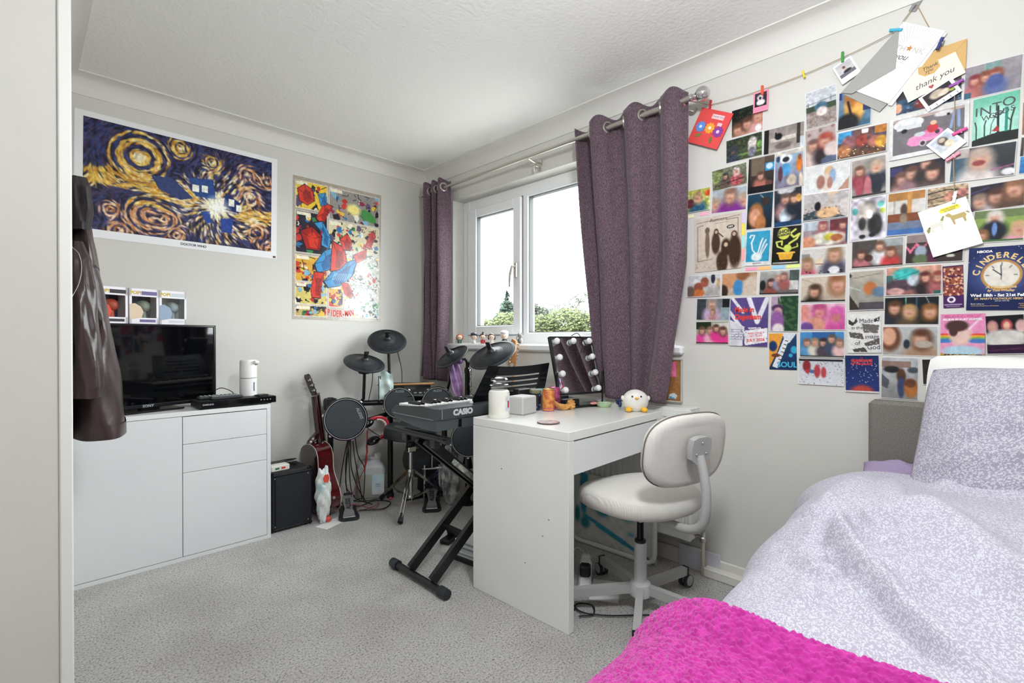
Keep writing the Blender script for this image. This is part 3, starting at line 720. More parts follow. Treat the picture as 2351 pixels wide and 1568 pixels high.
sp = T('wall_poster', 'tall comic-panel poster in red and blue beside the window corner', 'poster', M=wallA(1.54, 1.677, -.4))
link('artwork', sheet_mesh('artwork', .628, .922, comic_poster(), Matrix.Identity(4), .0008), print_mat('glossy_poster', .18, .5), sp)
for k, ch_ in enumerate('SPIDER-MAN'):
    q = (k - 4.5) / 4.5
    text('title_letter', ch_, .062 - .006 * abs(q), M_inkred, sp, Matrix.Translation((-.003 + q * .095, -.405 - .012 * (1 - q * q), .0012)) @ Matrix.Rotation(rad(7 * q), 4, 'Z'), bold=.0015, sx=.55)

# ================================================================== MUSIC CORNER
M_rub = mat('black_rubber', '1e2226', .48, noise=('262b30', 40, 2)); M_rubm = mat('black_mesh_head', '262d33', .55, noise=('2e363c', 160, 2))
M_rack = mat('black_rack_tube', '101214', .3); M_redcab = mat('red_cable', '8f2a30', .4); M_tolex = mat('black_tolex', '15171a', .6, bump=(220, .35))
M_cloth = mat('black_speaker_cloth', '171a20', .85, noise=('1f232b', 200, 2)); M_wood = mat('maple_wood', 'c99a66', .45, noise=('b88655', 8, 3, .3, .7, (1, 1, 12)))
M_logo = mat('pale_logo_print', '8f979c', .4)

# --- guitar amplifier
am = T('guitar_amplifier', 'black guitar amplifier cabinet on the floor beside the sideboard', 'amplifier', (1.094, 2.985, 0))
part('cabinet', MB().box(-.118, .112, -.10, .11, .006, .338, .012), M_tolex, am)
part('speaker_cloth', MB().box(-.094, .104, -.112, -.098, .02, .312, .003), M_cloth, am)
part('cloth_frame', MB().box(-.110, -.095, -.113, -.09, .012, .325, .004).box(.098, .110, -.113, -.09, .012, .325, .004).box(-.110, .110, -.113, -.09, .312, .326, .004).box(-.110, .110, -.113, -.09, .010, .022, .004), M_blk, am)
for x in (-.112, .104):
    for z in (.012, .330): part('corner_guard', MB().box(x - .012, x + .012, -.108, -.085, z - .012, z + .012, .006), M_blkgl, am)
    for z in (.035, .305): part('screw', MB().ball((x * .86, -.1125, z), (.004, .002, .004), 8, 5), M_chrome, am)
part('handle', MB().tube(spline([(-.07, 0, .337), (-.06, 0, .352), (.05, 0, .352), (.06, 0, .337)], 5), .008, 8), M_blk, am)
for x in (-.09, .085): part('foot', MB().lathe([(.012, 0), (.012, .008)], 10, TR((x, -.08, 0))), M_blk, am); part('foot', MB().lathe([(.012, 0), (.012, .008)], 10, TR((x, .09, 0))), M_blk, am)
# things on the amplifier
ad = T('power_adapter', 'cream adapter box with green and red switches on the amplifier', 'adapter', (1.035, 2.925, .3385), 4)
part('case', MB().box(-.052, .052, -.03, .03, 0, .034, .005), mat('cream_plastic', 'dcdad0', .4), ad)
part('switch', MB().box(-.03, -.008, -.0315, -.028, .012, .022), mat('green_switch', '2c6b3f', .4), ad, label='green switch')
part('switch', MB().box(.004, .026, -.0315, -.028, .012, .022), mat('red_switch', 'c23a35', .4), ad, label='red switch')
solo('power_brick', MB().box(1.0, 1.075, 2.965, 3.01, .339, .372, .006), M_dkgrey, 'dark grey power brick behind the cream adapter', 'adapter')
rr = random.Random(4)
for k, (nm, m) in enumerate((('thick black coiled lead on the amplifier', M_blk), ('pale grey lead tangled on the amplifier', mat('pale_lead', 'b9bab8', .5)), ('thin black lead trailing off the amplifier', M_blk))):
    pts = [(1.03 + .10 * math.cos(q * 1.9 + k) * (.5 + .1 * k) + .035 * k, 3.02 + .05 * math.sin(q * 1.9 + k), .3455 + .007 * (q % 3) + .006 * k) for q in range(8)]
    cable('amplifier_lead', pts, .004 if k < 2 else .003, m, nm)

# --- acoustic guitar, leaning back on the wall, its back to the left
GM = Matrix.Translation((1.325, 2.985, .012)) @ EUL(-9.5, -3.2, 0).to_4x4()
gt = T('acoustic_guitar', 'dark cherry acoustic guitar leaning on the wall beside the amplifier', 'guitar', M=GM)
M_cherry = mat('cherry_lacquer', '240a0c', .12, noise=('3a0f12', 5, 3, .35, .7, (1, 1, 5)), coat=.5)
M_cherryside = mat('cherry_side_lacquer', '3a0c10', .12, noise=('561318', 6, 3, .3, .7, (1, 1, 5)), coat=.5)
M_rose = mat('rosewood', '30201b', .4)
hw = [(0, .05), (.012, .11), (.04, .150), (.09, .170), (.14, .165), (.19, .14), (.235, .118), (.27, .115), (.31, .125), (.35, .132), (.385, .122), (.41, .095), (.425, .055), (.43, .02)]
out = [(w_, z) for z, w_ in hw] + [(-w_, z) for z, w_ in reversed(hw)]
def outline(z, sc=1.0, th=.046, m=None): 
    return [(th, y * sc, z_ * sc + .215 * (1 - sc)) for y, z_ in out]
def slab(x0, x1, sc):
    n = len(out); vs = [(x0, y * sc, .215 + (z - .215) * sc) for y, z in out] + [(x1, y * sc, .215 + (z - .215) * sc) for y, z in out]
    return MB().add(vs, [tuple(range(n)), tuple(range(2 * n - 1, n - 1, -1))] + [(k, (k + 1) % n, n + (k + 1) % n, n + k) for k in range(n)])
part('rim', slab(-.046, .046, .995), M_cherryside, gt, 25)
part('back_board', slab(-.050, -.046, 1.0), M_cherry, gt, 25); part('soundboard', slab(.046, .050, 1.0), mat('spruce_top', 'b98a55', .25), gt, 25)
for x in (-.0475, .0475):
    n = len(out); ring = [(x, y * 1.004, .215 + (z - .215) * 1.004) for y, z in out]; part('binding', MB().tube(ring + ring[:1], .0022, 5, cap=False), mat('binding_cream', 'cfc8bb', .3), gt)
part('heel', MB().tube(spline([(-.035, 0, .425), (-.02, 0, .445), (.02, 0, .475), (.034, 0, .50)], 4), [.022] * 6 + [.024] * 4 + [.022] * 3, 10), M_cherry, gt)
part('neck', MB().tube([(.036, 0, .42), (.036, 0, .55), (.036, 0, .72)], [.027, .025, .022], 12), M_cherry, gt)
part('fingerboard', MB().box(.052, .060, -.027, .027, .30, .725, .001), M_rose, gt)
part('strings', MB().box(.0615, .062, -.02, .02, .12, .74), M_silver, gt)
hdM = TR((.036, 0, .725), EUL(0, -14, 0))
part('headstock', MB(hdM).prism([(-.026, 0), (.026, 0), (.033, .03), (.034, .13), (.02, .145), (0, .138), (-.02, .145), (-.034, .13), (-.033, .03)], -.007, .007, TR((0, 0, 0), Matrix(((0, 0, 1), (1, 0, 0), (0, 1, 0))))), M_rose, gt)
for s in (-1, 1):
    for k in range(3):
        p = MB(hdM); z = .035 + k * .035
        p.tube([(-.012, s * .022, z), (.014, s * .022, z)], .005, 8); p.tube([(-.010, s * .022, z), (-.010, s * .046, z)], .003, 6); p.ball((-.010, s * .052, z), (.006, .008, .009), 8, 6)
        part('tuning_peg', p, M_chrome, gt)
part('sound_hole', MB().lathe([(.045, 0), (.045, .0006)], 20, TR((.0502, 0, .27), frame((1, 0, 0)))), M_blk, gt); part('bridge', MB().box(.05, .058, -.06, .06, .115, .135, .002), M_rose, gt)
part('paper_label', MB().box(-.0512, -.0505, -.15, -.10, .15, .225), mat('white_paper', 'e8e8e6', .6), gt)
part('strap_button', MB().lathe([(.008, 0), (.005, .008), (.009, .014)], 10, TR((0, -.166, .10), frame((0, -1, 0)))), M_chrome, gt)

# --- carrier bag
bg_ = T('carrier_bag', 'crumpled white and turquoise plastic bag between amplifier and guitar', 'bag', (1.262, 2.845, 0))
cr = np.random.default_rng(3); ph = cr.uniform(0, 6.28, 12)
def crump(d):
    return 1 + .16 * math.sin(7 * d[0] + ph[0] + 4 * d[2]) * math.sin(6 * d[2] + ph[1]) + .10 * math.sin(15 * d[1] + 9 * d[2] + ph[2]) + .07 * math.sin(23 * d[0] - 17 * d[2] + ph[3])
def crump2(d): return 1 + .13 * math.sin(5 * d[0] + ph[0] + 5 * d[2]) * math.sin(7 * d[2] + ph[1]) + .06 * math.sin(9 * d[1] + 11 * d[2] + ph[2]) + .03 * math.sin(17 * d[0] - 13 * d[2] + ph[3])
part('bag_skin', MB().ball((0, 0, .165), (.042, .052, .165), 40, 36, fn=crump2), mat('bag_plastic', 'e4e8e6', .35, noise=('8fc6cc', 10, 4, .52, .62)), bg_, 25)
part('red_mark', MB().prism([(-.012, -.02), (.012, -.024), (.02, .0), (.012, .024), (-.01, .022), (-.018, 0)], 0, .003, TR((-.01, -.058, .275), EUL(90))), mat('bag_red', 'd04a3c', .4), bg_)
part('red_tip', MB().ball((.02, -.01, .018), (.022, .02, .016), 12, 8, fn=crump), mat('bag_red', 'd04a3c', .4), bg_)
solo('paper_sheet', MB().box(-.10, .10, -.045, .045, 0.0005, .0015, M=TR((1.305, 2.80, 0), EUL(0, 0, 20))), mat('white_paper', 'e8e8e6', .6), 'white paper sheet lying on the carpet by the amplifier', 'paper')

# --- helper: round pad / cymbal
def faceM(p, n): return TR(p, frame(n, (0, 0, 1)))
def to_cam(p, up=0.0, side=0.0):
    v = Vector((0, 0, EYE)) - Vector(p); v.z = 0; v.normalize(); s = Vector((-v.y, v.x, 0))
    return (v + Vector((0, 0, up)) + s * side).normalized()
DRx = T('electronic_drum_kit', 'black electronic drum kit on a tube rack in the room corner', 'drum kit', (1.75, 2.8, 0))
dk = -Vector(DRx.location)
def dp(name, mb, m, parent=None, **k):
    o = part(name, mb, m, parent or DRx, **k); o.data.transform(Matrix.Translation(dk)); return o
def dtext(s, size, M, parent, **k):
    o = text('maker_lettering', s, size, M_logo, parent, Matrix.Translation(dk) @ M, **k); return o
def pad(p, n, r, depth, lug=5, txt=True, trot=0, toff=.55):
    M = faceM(p, n)
    sh = dp('drum_pad', MB(M).lathe([(r * .8, -depth), (r * .93, -depth * .8), (r * .97, -.012), (r * .97, -.002), (r * .90, 0), (0, .0015)], 40, closed=False), M_rub)
    dp('pad_head', MB(M).lathe([(r * .885, 0.0005), (r * .88, .0022), (0, .003)], 40, closed=False), M_rubm, sh)
    dp('pad_hoop', MB(M).lathe([(r * .885, .0008), (r * .90, .006), (r * .985, .006), (r, 0), (r * .99, -.012), (r * .95, -.012)], 40, closed=False), M_blkgl, sh)
    dp('hoop_edge', MB(M).tube([(r * .93 * math.cos(q), r * .93 * math.sin(q), .0068) for q in np.linspace(0, 2 * math.pi, 41)], .0018, 5, cap=False), M_silver, sh)
    for k in range(lug):
        q = 2 * math.pi * (k + .5) / lug + .3
        dp('lug', MB(M @ Matrix.Rotation(q, 4, 'Z')).box(r * .97, r * 1.06, -.008, .008, -.03, .004, .003).tube([(r * 1.02, 0, -.045), (r * 1.02, 0, .008)], .004, 6), M_chrome, sh)
    if txt: dtext('ALESIS', r * .2, M @ Matrix.Rotation(rad(trot), 4, 'Z') @ Matrix.Translation((0, r * toff, .0034)) @ Matrix.Rotation(rad(0), 4, 'Z'), sh, shear=.3, bold=.0004)
    return M
def upM(M):   # faceM puts local x up; turn so that local y is up
    return M
_fm = faceM
def faceM(p, n): return _fm(p, n) @ Matrix.Rotation(rad(90), 4, 'Z') @ Matrix.Rotation(rad(180), 4, 'Z')
def cymbal(p, n, r):
    M = faceM(p, n)
    c = dp('cymbal', MB(M).lathe([(.02, -.006), (r * .5, -.008), (r * .97, -.012), (r, -.008), (r * .99, -.003), (r * .93, -.001), (r * .55, .006), (r * .30, .010), (r * .22, .018), (r * .12, .020), (0.008, .020)], 48, closed=False), M_rub)
    for k in range(7): 
        rr_ = r * (.50 + .062 * k); dp('groove', MB(M).tube([(rr_ * math.cos(q), rr_ * math.sin(q), .0062 - .0145 * (rr_ / r - .5)) for q in np.linspace(0, 2 * math.pi, 49)], .0011, 4, cap=False), M_blkgl, c)
    dp('wing_nut', MB(M).lathe([(.028, .018), (.025, .028), (.015, .036), (.012, .062), (.014, .066), (.008, .068)], 16).box(-.016, .016, -.004, .004, .054, .080, .003), M_blk, c)
    dp('tilter', MB(M).tube([(0, 0, -.05), (0, 0, .02)], .006, 8).box(-.012, .012, -.012, .012, -.06, -.03, .004), M_blk)
    return M
# snare pad + toms
snP = (1.362, 2.762, .612); pad(snP, to_cam(snP, .10, .1), .128, .06, 6, trot=-68, toff=.66)
t1P = (1.800, 2.875, .655); pad(t1P, to_cam(t1P, .12, .03), .107, .055, 5, toff=.74)
t2P = (1.985, 2.700, .660); pad(t2P, to_cam(t2P, .12, .1), .107, .055, 5, toff=.74)
t3P = (2.005, 2.395, .452); pad(t3P, to_cam(t3P, .10, -.1), .115, .055, 5, txt=False)
# cymbals
c1P = (1.785, 3.005, 1.078); cymbal(c1P, to_cam(c1P, 1.25, .05), .132)
c2P = (1.572, 2.925, .938); cymbal(c2P, to_cam(c2P, 2.3, .45), .132)
c3P = (1.995, 2.555, .978); cymbal(c3P, to_cam(c3P, 2.4, -1.55), .118)
c4P = (1.890, 2.050, 1.004); cymbal(c4P, to_cam(c4P, 2.0, -.85), .142)
# rack tubes
rk = lambda nm, pts, r=.019: dp(nm, MB().tube(pts, r, 14), M_rack)
rk('rack_leg', [(1.45, 3.16, 0.0), (1.45, 3.16, .70)]); rk('rack_leg', [(1.79, 2.975, 0), (1.79, 2.975, .70)]); rk('rack_leg', [(2.075, 2.74, 0), (2.075, 2.74, .70)]); rk('rack_leg', [(2.10, 2.385, 0), (2.10, 2.385, .70)])
rk('cross_bar', [(1.45, 3.16, .655), (1.79, 2.975, .655)]); rk('cross_bar', [(1.79, 2.975, .655), (2.075, 2.74, .655)]); rk('cross_bar', [(2.075, 2.74, .64), (2.10, 2.385, .64)])
rk('lower_bar', [(1.50, 2.965, .535), (1.66, 2.965, .56), (1.79, 2.955, .585)], .016)
for x, y, z in ((1.45, 3.16, .655), (1.79, 2.975, .655), (2.075, 2.74, .655), (2.10, 2.385, .64)):
    dp('rack_clamp', MB().box(x - .034, x + .034, y - .034, y + .034, z - .04, z + .04, .008).tube([(x - .05, y - .02, z), (x - .02, y - .02, z)], .008, 8), M_blk)
for a_, b_ in ((1.45, 3.16), (1.79, 2.975), (2.075, 2.74), (2.10, 2.385)): dp('rubber_foot', MB().lathe([(.024, 0), (.026, .02), (.021, .03)], 14, TR((a_, b_, 0))), M_rub)
rk('cymbal_arm', [(1.572, 2.94, .70), (1.572, 2.932, .80), (1.572, 2.926, .895)], .010); rk('cymbal_arm', [(1.572, 3.01, .655), (1.572, 2.97, .68), (1.572, 2.94, .70)], .010)
dp('arm_clamp', MB().box(1.545, 1.60, 2.905, 2.955, .862, .892, .006).tube([(1.535, 2.93, .876), (1.612, 2.93, .876)], .009, 8), M_blk)
rk('cymbal_arm', [(1.80, 2.965, .64), (1.80, 3.0, .80), (1.797, 3.01, 1.04)], .010)
rk('cymbal_arm', [(2.075, 2.74, .66), (2.06, 2.66, .80), (2.0, 2.56, .93)], .009)
rk('cymbal_arm', [(2.09, 2.34, .65), (1.98, 2.20, .78), (1.895, 2.055, .96)], .009)
rk('pad_arm', [(1.45, 3.14, .62), (1.43, 2.98, .62), (1.39, 2.83, .615)], .011); rk('pad_arm', [(1.83, 2.98, .655), (1.815, 2.92, .655)], .011); rk('pad_arm', [(2.04, 2.76, .655), (2.0, 2.75, .658)], .011); rk('pad_arm', [(2.10, 2.36, .50), (2.03, 2.44, .455)], .011)
dp('arm_bracket', MB().box(1.385, 1.425, 3.06, 3.10, .50, .70, .006), M_blk)
# sound module
mdM = TR((1.905, 2.93, .705), EUL(25, 0, -35))
md = dp('sound_module', MB(mdM).box(-.155, .155, -.09, .09, 0, .045, .008), M_blk)
dp('module_display', MB(mdM).box(-.03, .05, -.02, .04, .045, .0465), M_dkgrey, md)
for k in range(8): dp('module_button', MB(mdM).box(-.13 + k * .034, -.11 + k * .034, -.07, -.055, .044, .049, .002), mat('button_grey', '8d9092', .5), md)
dp('front_edge', MB(mdM).box(-.15, .15, -.0925, -.089, .004, .04, .002), M_blkgl, md)
dtext('ALESIS', .022, mdM @ TR((.01, -.0932, .022), EUL(90)), md, shear=.2, bold=.0006)
# kick tower
kM = _fm((1.93, 2.80, .27), to_cam((1.93, 2.80, .27), .02))
kt = dp('kick_pad', MB(kM).lathe([(.10, -.05), (.125, -.04), (.13, 0), (.12, .006), (0, .008)], 36, closed=False), M_rub)
dp('kick_stand', MB().bar((1.99, 2.89, .27), (2.02, 2.95, .005), .05, .02).bar((1.87, 2.83, .012), (2.06, 2.78, .012), .03, .02).bar((1.95, 2.84, .27), (1.94, 2.80, .012), .03, .02), M_blk)

# --- drum sticks
for lb, a_, b_ in (('maple drumstick resting along the back of the drum module', (1.735, 3.055, .770), (2.055, 2.83, .775)), ('maple drumstick lying behind the two tom pads', (1.80, 2.935, .700), (2.075, 2.79, .690))):
    a_, b_ = Vector(a_), Vector(b_); L = (b_ - a_)
    solo('drumstick', MB().tube([a_, a_ + L * .02, a_ + L * .05, a_ + L * .3, b_], [.003, .006, .004, .0075, .0085], 10), M_wood, lb, 'drumstick', 'drumsticks on the drum kit')

# --- hi-hat pedal and bass drum pedal
def pedal(name, label, loc, rz, txt):
    t = T(name, label, 'pedal', loc, rz)
    part('base_plate', MB().prism([(-.045, -.13), (.045, -.13), (.06, -.10), (.05, .0), (.052, .12), (-.052, .12), (-.05, 0), (-.06, -.10)], 0, .018), M_rub, t)
    pM_ = TR((0, -.09, .022), EUL(17))
    fb = part('footboard', MB(pM_).prism([(-.032, 0), (.032, 0), (.030, .03), (.022, .055), (.026, .10), (.034, .15), (.034, .20), (-.034, .20), (-.034, .15), (-.026, .10), (-.022, .055), (-.030, .03)], 0, .008), mat('cast_aluminium', 'a6a7a8', .35, metal=.6), t)
    part('heel_plate', MB().box(-.036, .036, -.125, -.086, .018, .026, .003), mat('cast_aluminium', 'a6a7a8', .35, metal=.6), t)
    part('hinge', MB().tube([(-.04, -.087, .024), (.04, -.087, .024)], .005, 8), M_blk, t)
    part('toe_stop', MB().box(-.024, .024, .10, .125, .018, .10, .006), M_rub, t)
    text('maker_lettering', txt, .04, M_ink, fb, pM_ @ TR((0, .11, .0085), EUL(0, 0, 90)), bold=.001)
    return t
pedal('hi_hat_pedal', 'grey and black hi-hat pedal standing before the cherry guitar', (1.432, 2.872, 0), -24, 'ALESIS')
kp = pedal('kick_pedal', 'grey bass drum pedal behind the chrome drum stool', (1.89, 2.63, 0), -36, 'ALESIS')
part('frame', MB().tube([(-.05, .115, .02), (-.05, .115, .24)], .008, 8).tube([(.05, .115, .02), (.05, .115, .24)], .008, 8).tube([(-.065, .115, .215), (.075, .115, .215)], .009, 8), M_chrome, kp)
part('beater', MB().tube([(0, .115, .21), (0, .10, .34)], .005, 8).tube([(0, .08, .35), (0, .13, .355)], .02, 12), M_chrome, kp)
part('spring', MB().tube([(.07, .115, .06), (.07, .115, .20)], .007, 8), M_chrome, kp)

# --- drum stool
ST = T('drum_stool', 'round black drum stool on a chrome tripod', 'stool', (1.775, 2.70, 0))
part('seat', MB().lathe([(.14, .455), (.165, .462), (.172, .485), (.172, .505), (.166, .528), (.15, .538), (0, .543)], 40, closed=False), mat('black_vinyl', '24282b', .38, bump=(40, .1)), ST)
part('seat_plate', MB().box(-.06, .06, -.06, .06, .435, .46, .004).tube([(0, 0, .40), (0, 0, .46)], .03, 14), M_blk, ST)
part('post', MB().tube([(0, 0, .045), (0, 0, .42)], .0125, 12), M_chrome, ST)
part('memory_clamp', MB().box(-.03, .03, -.022, .022, .36, .40, .006).tube([(.03, 0, .38), (.06, 0, .38)], .008, 8), M_chrome, ST)
part('collar', MB().lathe([(.02, .20), (.022, .205), (.022, .245), (.02, .25)], 14).lathe([(.02, .045), (.022, .05), (.022, .075), (.02, .08)], 14), M_chrome, ST)
for fx, fy in ((-.209, -.205), (-.057, .269), (.27, -.035)):
    f = Vector((fx, fy, 0)); s = Vector((-fy, fx, 0)).normalized() * .009
    lg = MB()
    for q in (-1, 1):
        lg.bar(f * .10 + s * q + Vector((0, 0, .23)), f * .93 + s * q + Vector((0, 0, .035)), .004, .014)
    part('leg', lg, M_chrome, ST)
    bz = MB()
    for q in (-1, 1): bz.bar(f * .08 + s * q * .6 + Vector((0, 0, .06)), f * .62 + s * q * .6 + Vector((0, 0, .105)), .003, .011)
    part('brace', bz, M_chrome, ST)
    part('rubber_foot', MB().tube([f * .86 + Vector((0, 0, .05)), f * 1.0 + Vector((0, 0, .012))], [.012, .017], 10), M_rub, ST)

# --- headphones on the rack
hP = Vector((1.618, 2.87, .505)); hn = to_cam(hP, .0, .55); HM = _fm(hP, hn)
hp = T('headphones', 'red and black headphones hanging under the drum rack', 'headphones', M=Matrix.Translation(hP))
hl = Matrix.Translation(-hP)
arc = [(.092 * math.cos(q), .072 * math.sin(q), 0) for q in np.linspace(rad(-100), rad(100), 20)]
o = part('headband', MB(hl @ HM @ Matrix.Rotation(rad(-70), 4, 'Z')).tube(arc, .011, 8), mat('red_headband', 'a8232f', .35), hp)
part('band_padding', MB(hl @ HM @ Matrix.Rotation(rad(-70), 4, 'Z')).tube([(x * .84, y * .84, z) for x, y, z in arc[3:-3]], .008, 8), mat('pale_padding', 'd8c0bc', .7), hp)
for s in (-1, 1):
    e = MB(hl @ HM @ Matrix.Rotation(rad(-70), 4, 'Z')); e.ball((-.04, s * .062, .0), (.046, .026, .042), 18, 12)
    part('ear_cup', e, M_blkgl, hp)
part('hanging_lead', MB(hl).tube(spline([(hP.x + .0, hP.y + .02, hP.z + .06), (1.61, 2.955, .545)], 3), .004, 6), M_blk, hp)

# --- plastic jerrycan
jc = T('jerrycan', 'translucent five litre plastic jerrycan with a pale blue label', 'bottle', (1.712, 3.09, 0), -32)
M_hdpe = mat('frosted_plastic', 'c9ccce', .35, sss=.3, spec=.5); M_liq = mat('frosted_plastic_filled', 'b4b4aa', .3, sss=.3)
def rsec(w_, d_, r_, n=6):
    pts = []
    for cx_, cy_, a0 in ((w_ - r_, d_ - r_, 0), (-w_ + r_, d_ - r_, 90), (-w_ + r_, -d_ + r_, 180), (w_ - r_, -d_ + r_, 270)):
        for k in range(n): q = rad(a0 + 90 * k / (n - 1)); pts.append((cx_ + r_ * math.cos(q), cy_ + r_ * math.sin(q)))
    return pts
def stack(secs, n=6):
    vs = []; rings = [(rsec(w_, d_, r_, n), z, ox) for w_, d_, r_, z, ox in secs]; m = len(rings[0][0])
    for pts, z, ox in rings: vs += [(x + ox, y, z) for x, y in pts]
    fs = [(i * m + k, i * m + (k + 1) % m, (i + 1) * m + (k + 1) % m, (i + 1) * m + k) for i in range(len(rings) - 1) for k in range(m)]
    return MB().add(vs, fs + [tuple(range(m)), tuple((len(rings) - 1) * m + k for k in range(m))])
part('lower_body', stack([(.078, .058, .02, 0, 0), (.088, .066, .024, .008, 0), (.09, .068, .024, .02, 0), (.09, .068, .024, .165, 0)]), M_liq, jc)
part('upper_body', stack([(.09, .068, .024, .165, 0), (.09, .068, .024, .205, 0), (.082, .06, .024, .228, .002), (.05, .042, .02, .248, .018), (.026, .026, .012, .262, .038)]), M_hdpe, jc)
part('handle', MB().tube(spline([(-.078, 0, .20), (-.074, 0, .245), (-.045, 0, .268), (.0, 0, .266), (.03, 0, .255)], 5), .013, 10), M_hdpe, jc)
part('cap', MB().lathe([(.021, .262), (.024, .265), (.024, .290), (.021, .293)], 22, TR((.042, 0, 0))), mat('white_cap', 'e6e7e4', .4), jc)
lb = part('paper_label', MB().box(.006, .086, -.0695, -.0675, .03, .165), mat('pale_blue_label', 'b9d6df', .5, noise=('e2ebee', 9, 2)), jc)
text('label_lettering', 'hand', .016, M_ink, lb, TR((.046, -.0698, .10), EUL(90))); text('label_lettering', 'sanitiser', .010, M_ink, lb, TR((.046, -.0698, .086), EUL(90)))

# --- fabric pouch on the cymbal arm
po = T('hanging_pouch', 'pale blue floral fabric pouch hanging on the cymbal arm', 'pouch', (1.74, 2.94, .68))
pn = to_cam((1.74, 2.94, .78), 0, .12); PM = TR((0, 0, .09), frame(pn) ) @ Matrix.Rotation(rad(-90), 4, 'Z')
part('fabric', MB(PM).grid(lambda u, v: ((u - .5) * .095 * (1 - .25 * max(0, v - .75) * 2), (v - .5) * .185 + .012 * math.sin(u * 5), .006 * math.sin(u * 9 + v * 4) + .004 * math.sin(v * 14)), 16, 26), mat('floral_fabric', 'b5d3d0', .7, noise=('dfe6dd', 45, 3)), po)
part('backing', MB(PM).box(-.052, -.035, -.10, .07, -.012, -.006), mat('dark_green_card', '2b3a34', .6), po)
part('cord', MB().tube(spline([(0, 0, .17), (.02, .02, .195), (.045, .02, .19)], 4), .002, 6), M_blk, po)

# --- clarinet on its stand, with a purple scarf
cn = T('clarinet', 'black clarinet with silver keys standing by the left curtain', 'clarinet', (2.075, 2.49, 0))
part('stand', MB().lathe([(.045, 0), (.045, .012), (.02, .02), (.012, .20), (.012, .26)], 18), M_blk, cn)
part('bell', MB().lathe([(.036, .24), (.032, .27), (.020, .33), (.016, .36)], 18), M_blkgl, cn)
part('body', MB().lathe([(.0165, .36), (.0165, .60), (.022, .61), (.022, .635), (.0175, .645), (.0165, .86), (.020, .865), (.020, .895), (.014, .90)], 18), M_blkgl, cn)
part('barrel', MB().lathe([(.019, .655), (.024, .66), (.024, .672), (.018, .676)], 18), M_blk, cn)
part('mouthpiece', MB().tube(spline([(0, 0, .90), (0, 0, .935), (-.012, .008, .955), (-.03, .02, .955)], 4), [.013] * 5 + [.011] * 4 + [.008] * 4, 12), M_blkgl, cn)
for k in range(9):
    z = .66 + k * .027; a_ = rad(-70 + 25 * math.sin(k * 2.1)); c_ = Vector((math.cos(a_), math.sin(a_), 0)) * .024
    part('key', MB().lathe([(.008, 0), (.0085, .003), (.004, .005)], 10, TR((c_.x, c_.y, z), frame(c_))).tube([(c_.x * .8, c_.y * .8, z), (c_.x * 1.2, c_.y * 1.2, z + .012)], .0028, 6), M_chrome, cn)
part('key_rod', MB().tube([(.024, -.012, .66), (.024, -.012, .89)], .0025, 6), M_chrome, cn)
sc_ = T('purple_scarf', 'sheer purple ribbon scarf draped from the clarinet', 'scarf', (2.04, 2.53, .68))
sn = to_cam((2.04, 2.53, .8)); SM = TR((0, 0, 0), frame(sn)) @ Matrix.Rotation(rad(-90), 4, 'Z')
part('ribbon', MB(SM).grid(lambda u, v: (-.005 + (u - .5) * (.03 + .05 * math.sin(v * 2.6) ) - .03 + .035 * (1 - v), .0 + .26 * v, .01 * math.sin(u * 11 + v * 5) + .012), 14, 24), mat('sheer_purple', '8d6a9a', .45, noise=('b79ac0', 20, 3)), sc_)
part('knot', MB(SM).ball((-.0, .262, .014), (.022, .016, .014), 12, 8, fn=crump), mat('purple_knot', '6b3f82', .4), sc_)

# --- electric guitar behind the desk, only its head showing
eM = Matrix.Translation((2.06, 2.165, .012)) @ EUL(0, 8.5, 0).to_4x4()
eg = T('electric_guitar', 'electric guitar with maple neck leaning under the window sill', 'guitar', M=eM)
part('body', MB().prism([(-.08, 0), (.08, 0), (.15, .06), (.155, .14), (.12, .22), (.13, .30), (.14, .38), (.10, .40), (.04, .35), (-.04, .35), (-.09, .42), (-.135, .40), (-.125, .30), (-.12, .22), (-.155, .14), (-.15, .06)], -.02, .02, Matrix(((0, 0, 1, 0), (1, 0, 0, 0), (0, 1, 0, 0), (0, 0, 0, 1)))), mat('cream_guitar_lacquer', 'd8d2c0', .2, coat=.4), eg)
part('neck', MB().box(-.032, -.014, -.022, .022, .34, .90, .006), M_wood, eg)
part('headstock', MB().prism([(-.021, .90), (.021, .90), (.034, .925), (.030, .95), (.038, 1.06), (.020, 1.085), (-.012, 1.07), (-.022, 1.0)], -.034, -.020, Matrix(((0, 0, 1, 0), (1, 0, 0, 0), (0, 1, 0, 0), (0, 0, 0, 1)))), mat('orange_maple', 'b5793f', .35), eg)
for k in range(6): part('tuning_peg', MB().tube([(-.04, .012 + .002 * k, .94 + .022 * k), (-.018, .012 + .002 * k, .94 + .022 * k)], .0055, 8).ball((-.03, -.035 - .0 * k, .94 + .022 * k), (.006, .009, .007), 8, 6), M_chrome, eg)
part('strings', MB().box(-.0345, -.034, -.014, .014, .1, .93), M_silver, eg)
part('pickup', MB().box(-.026, -.02, -.04, .04, .16, .18), M_blk, eg)

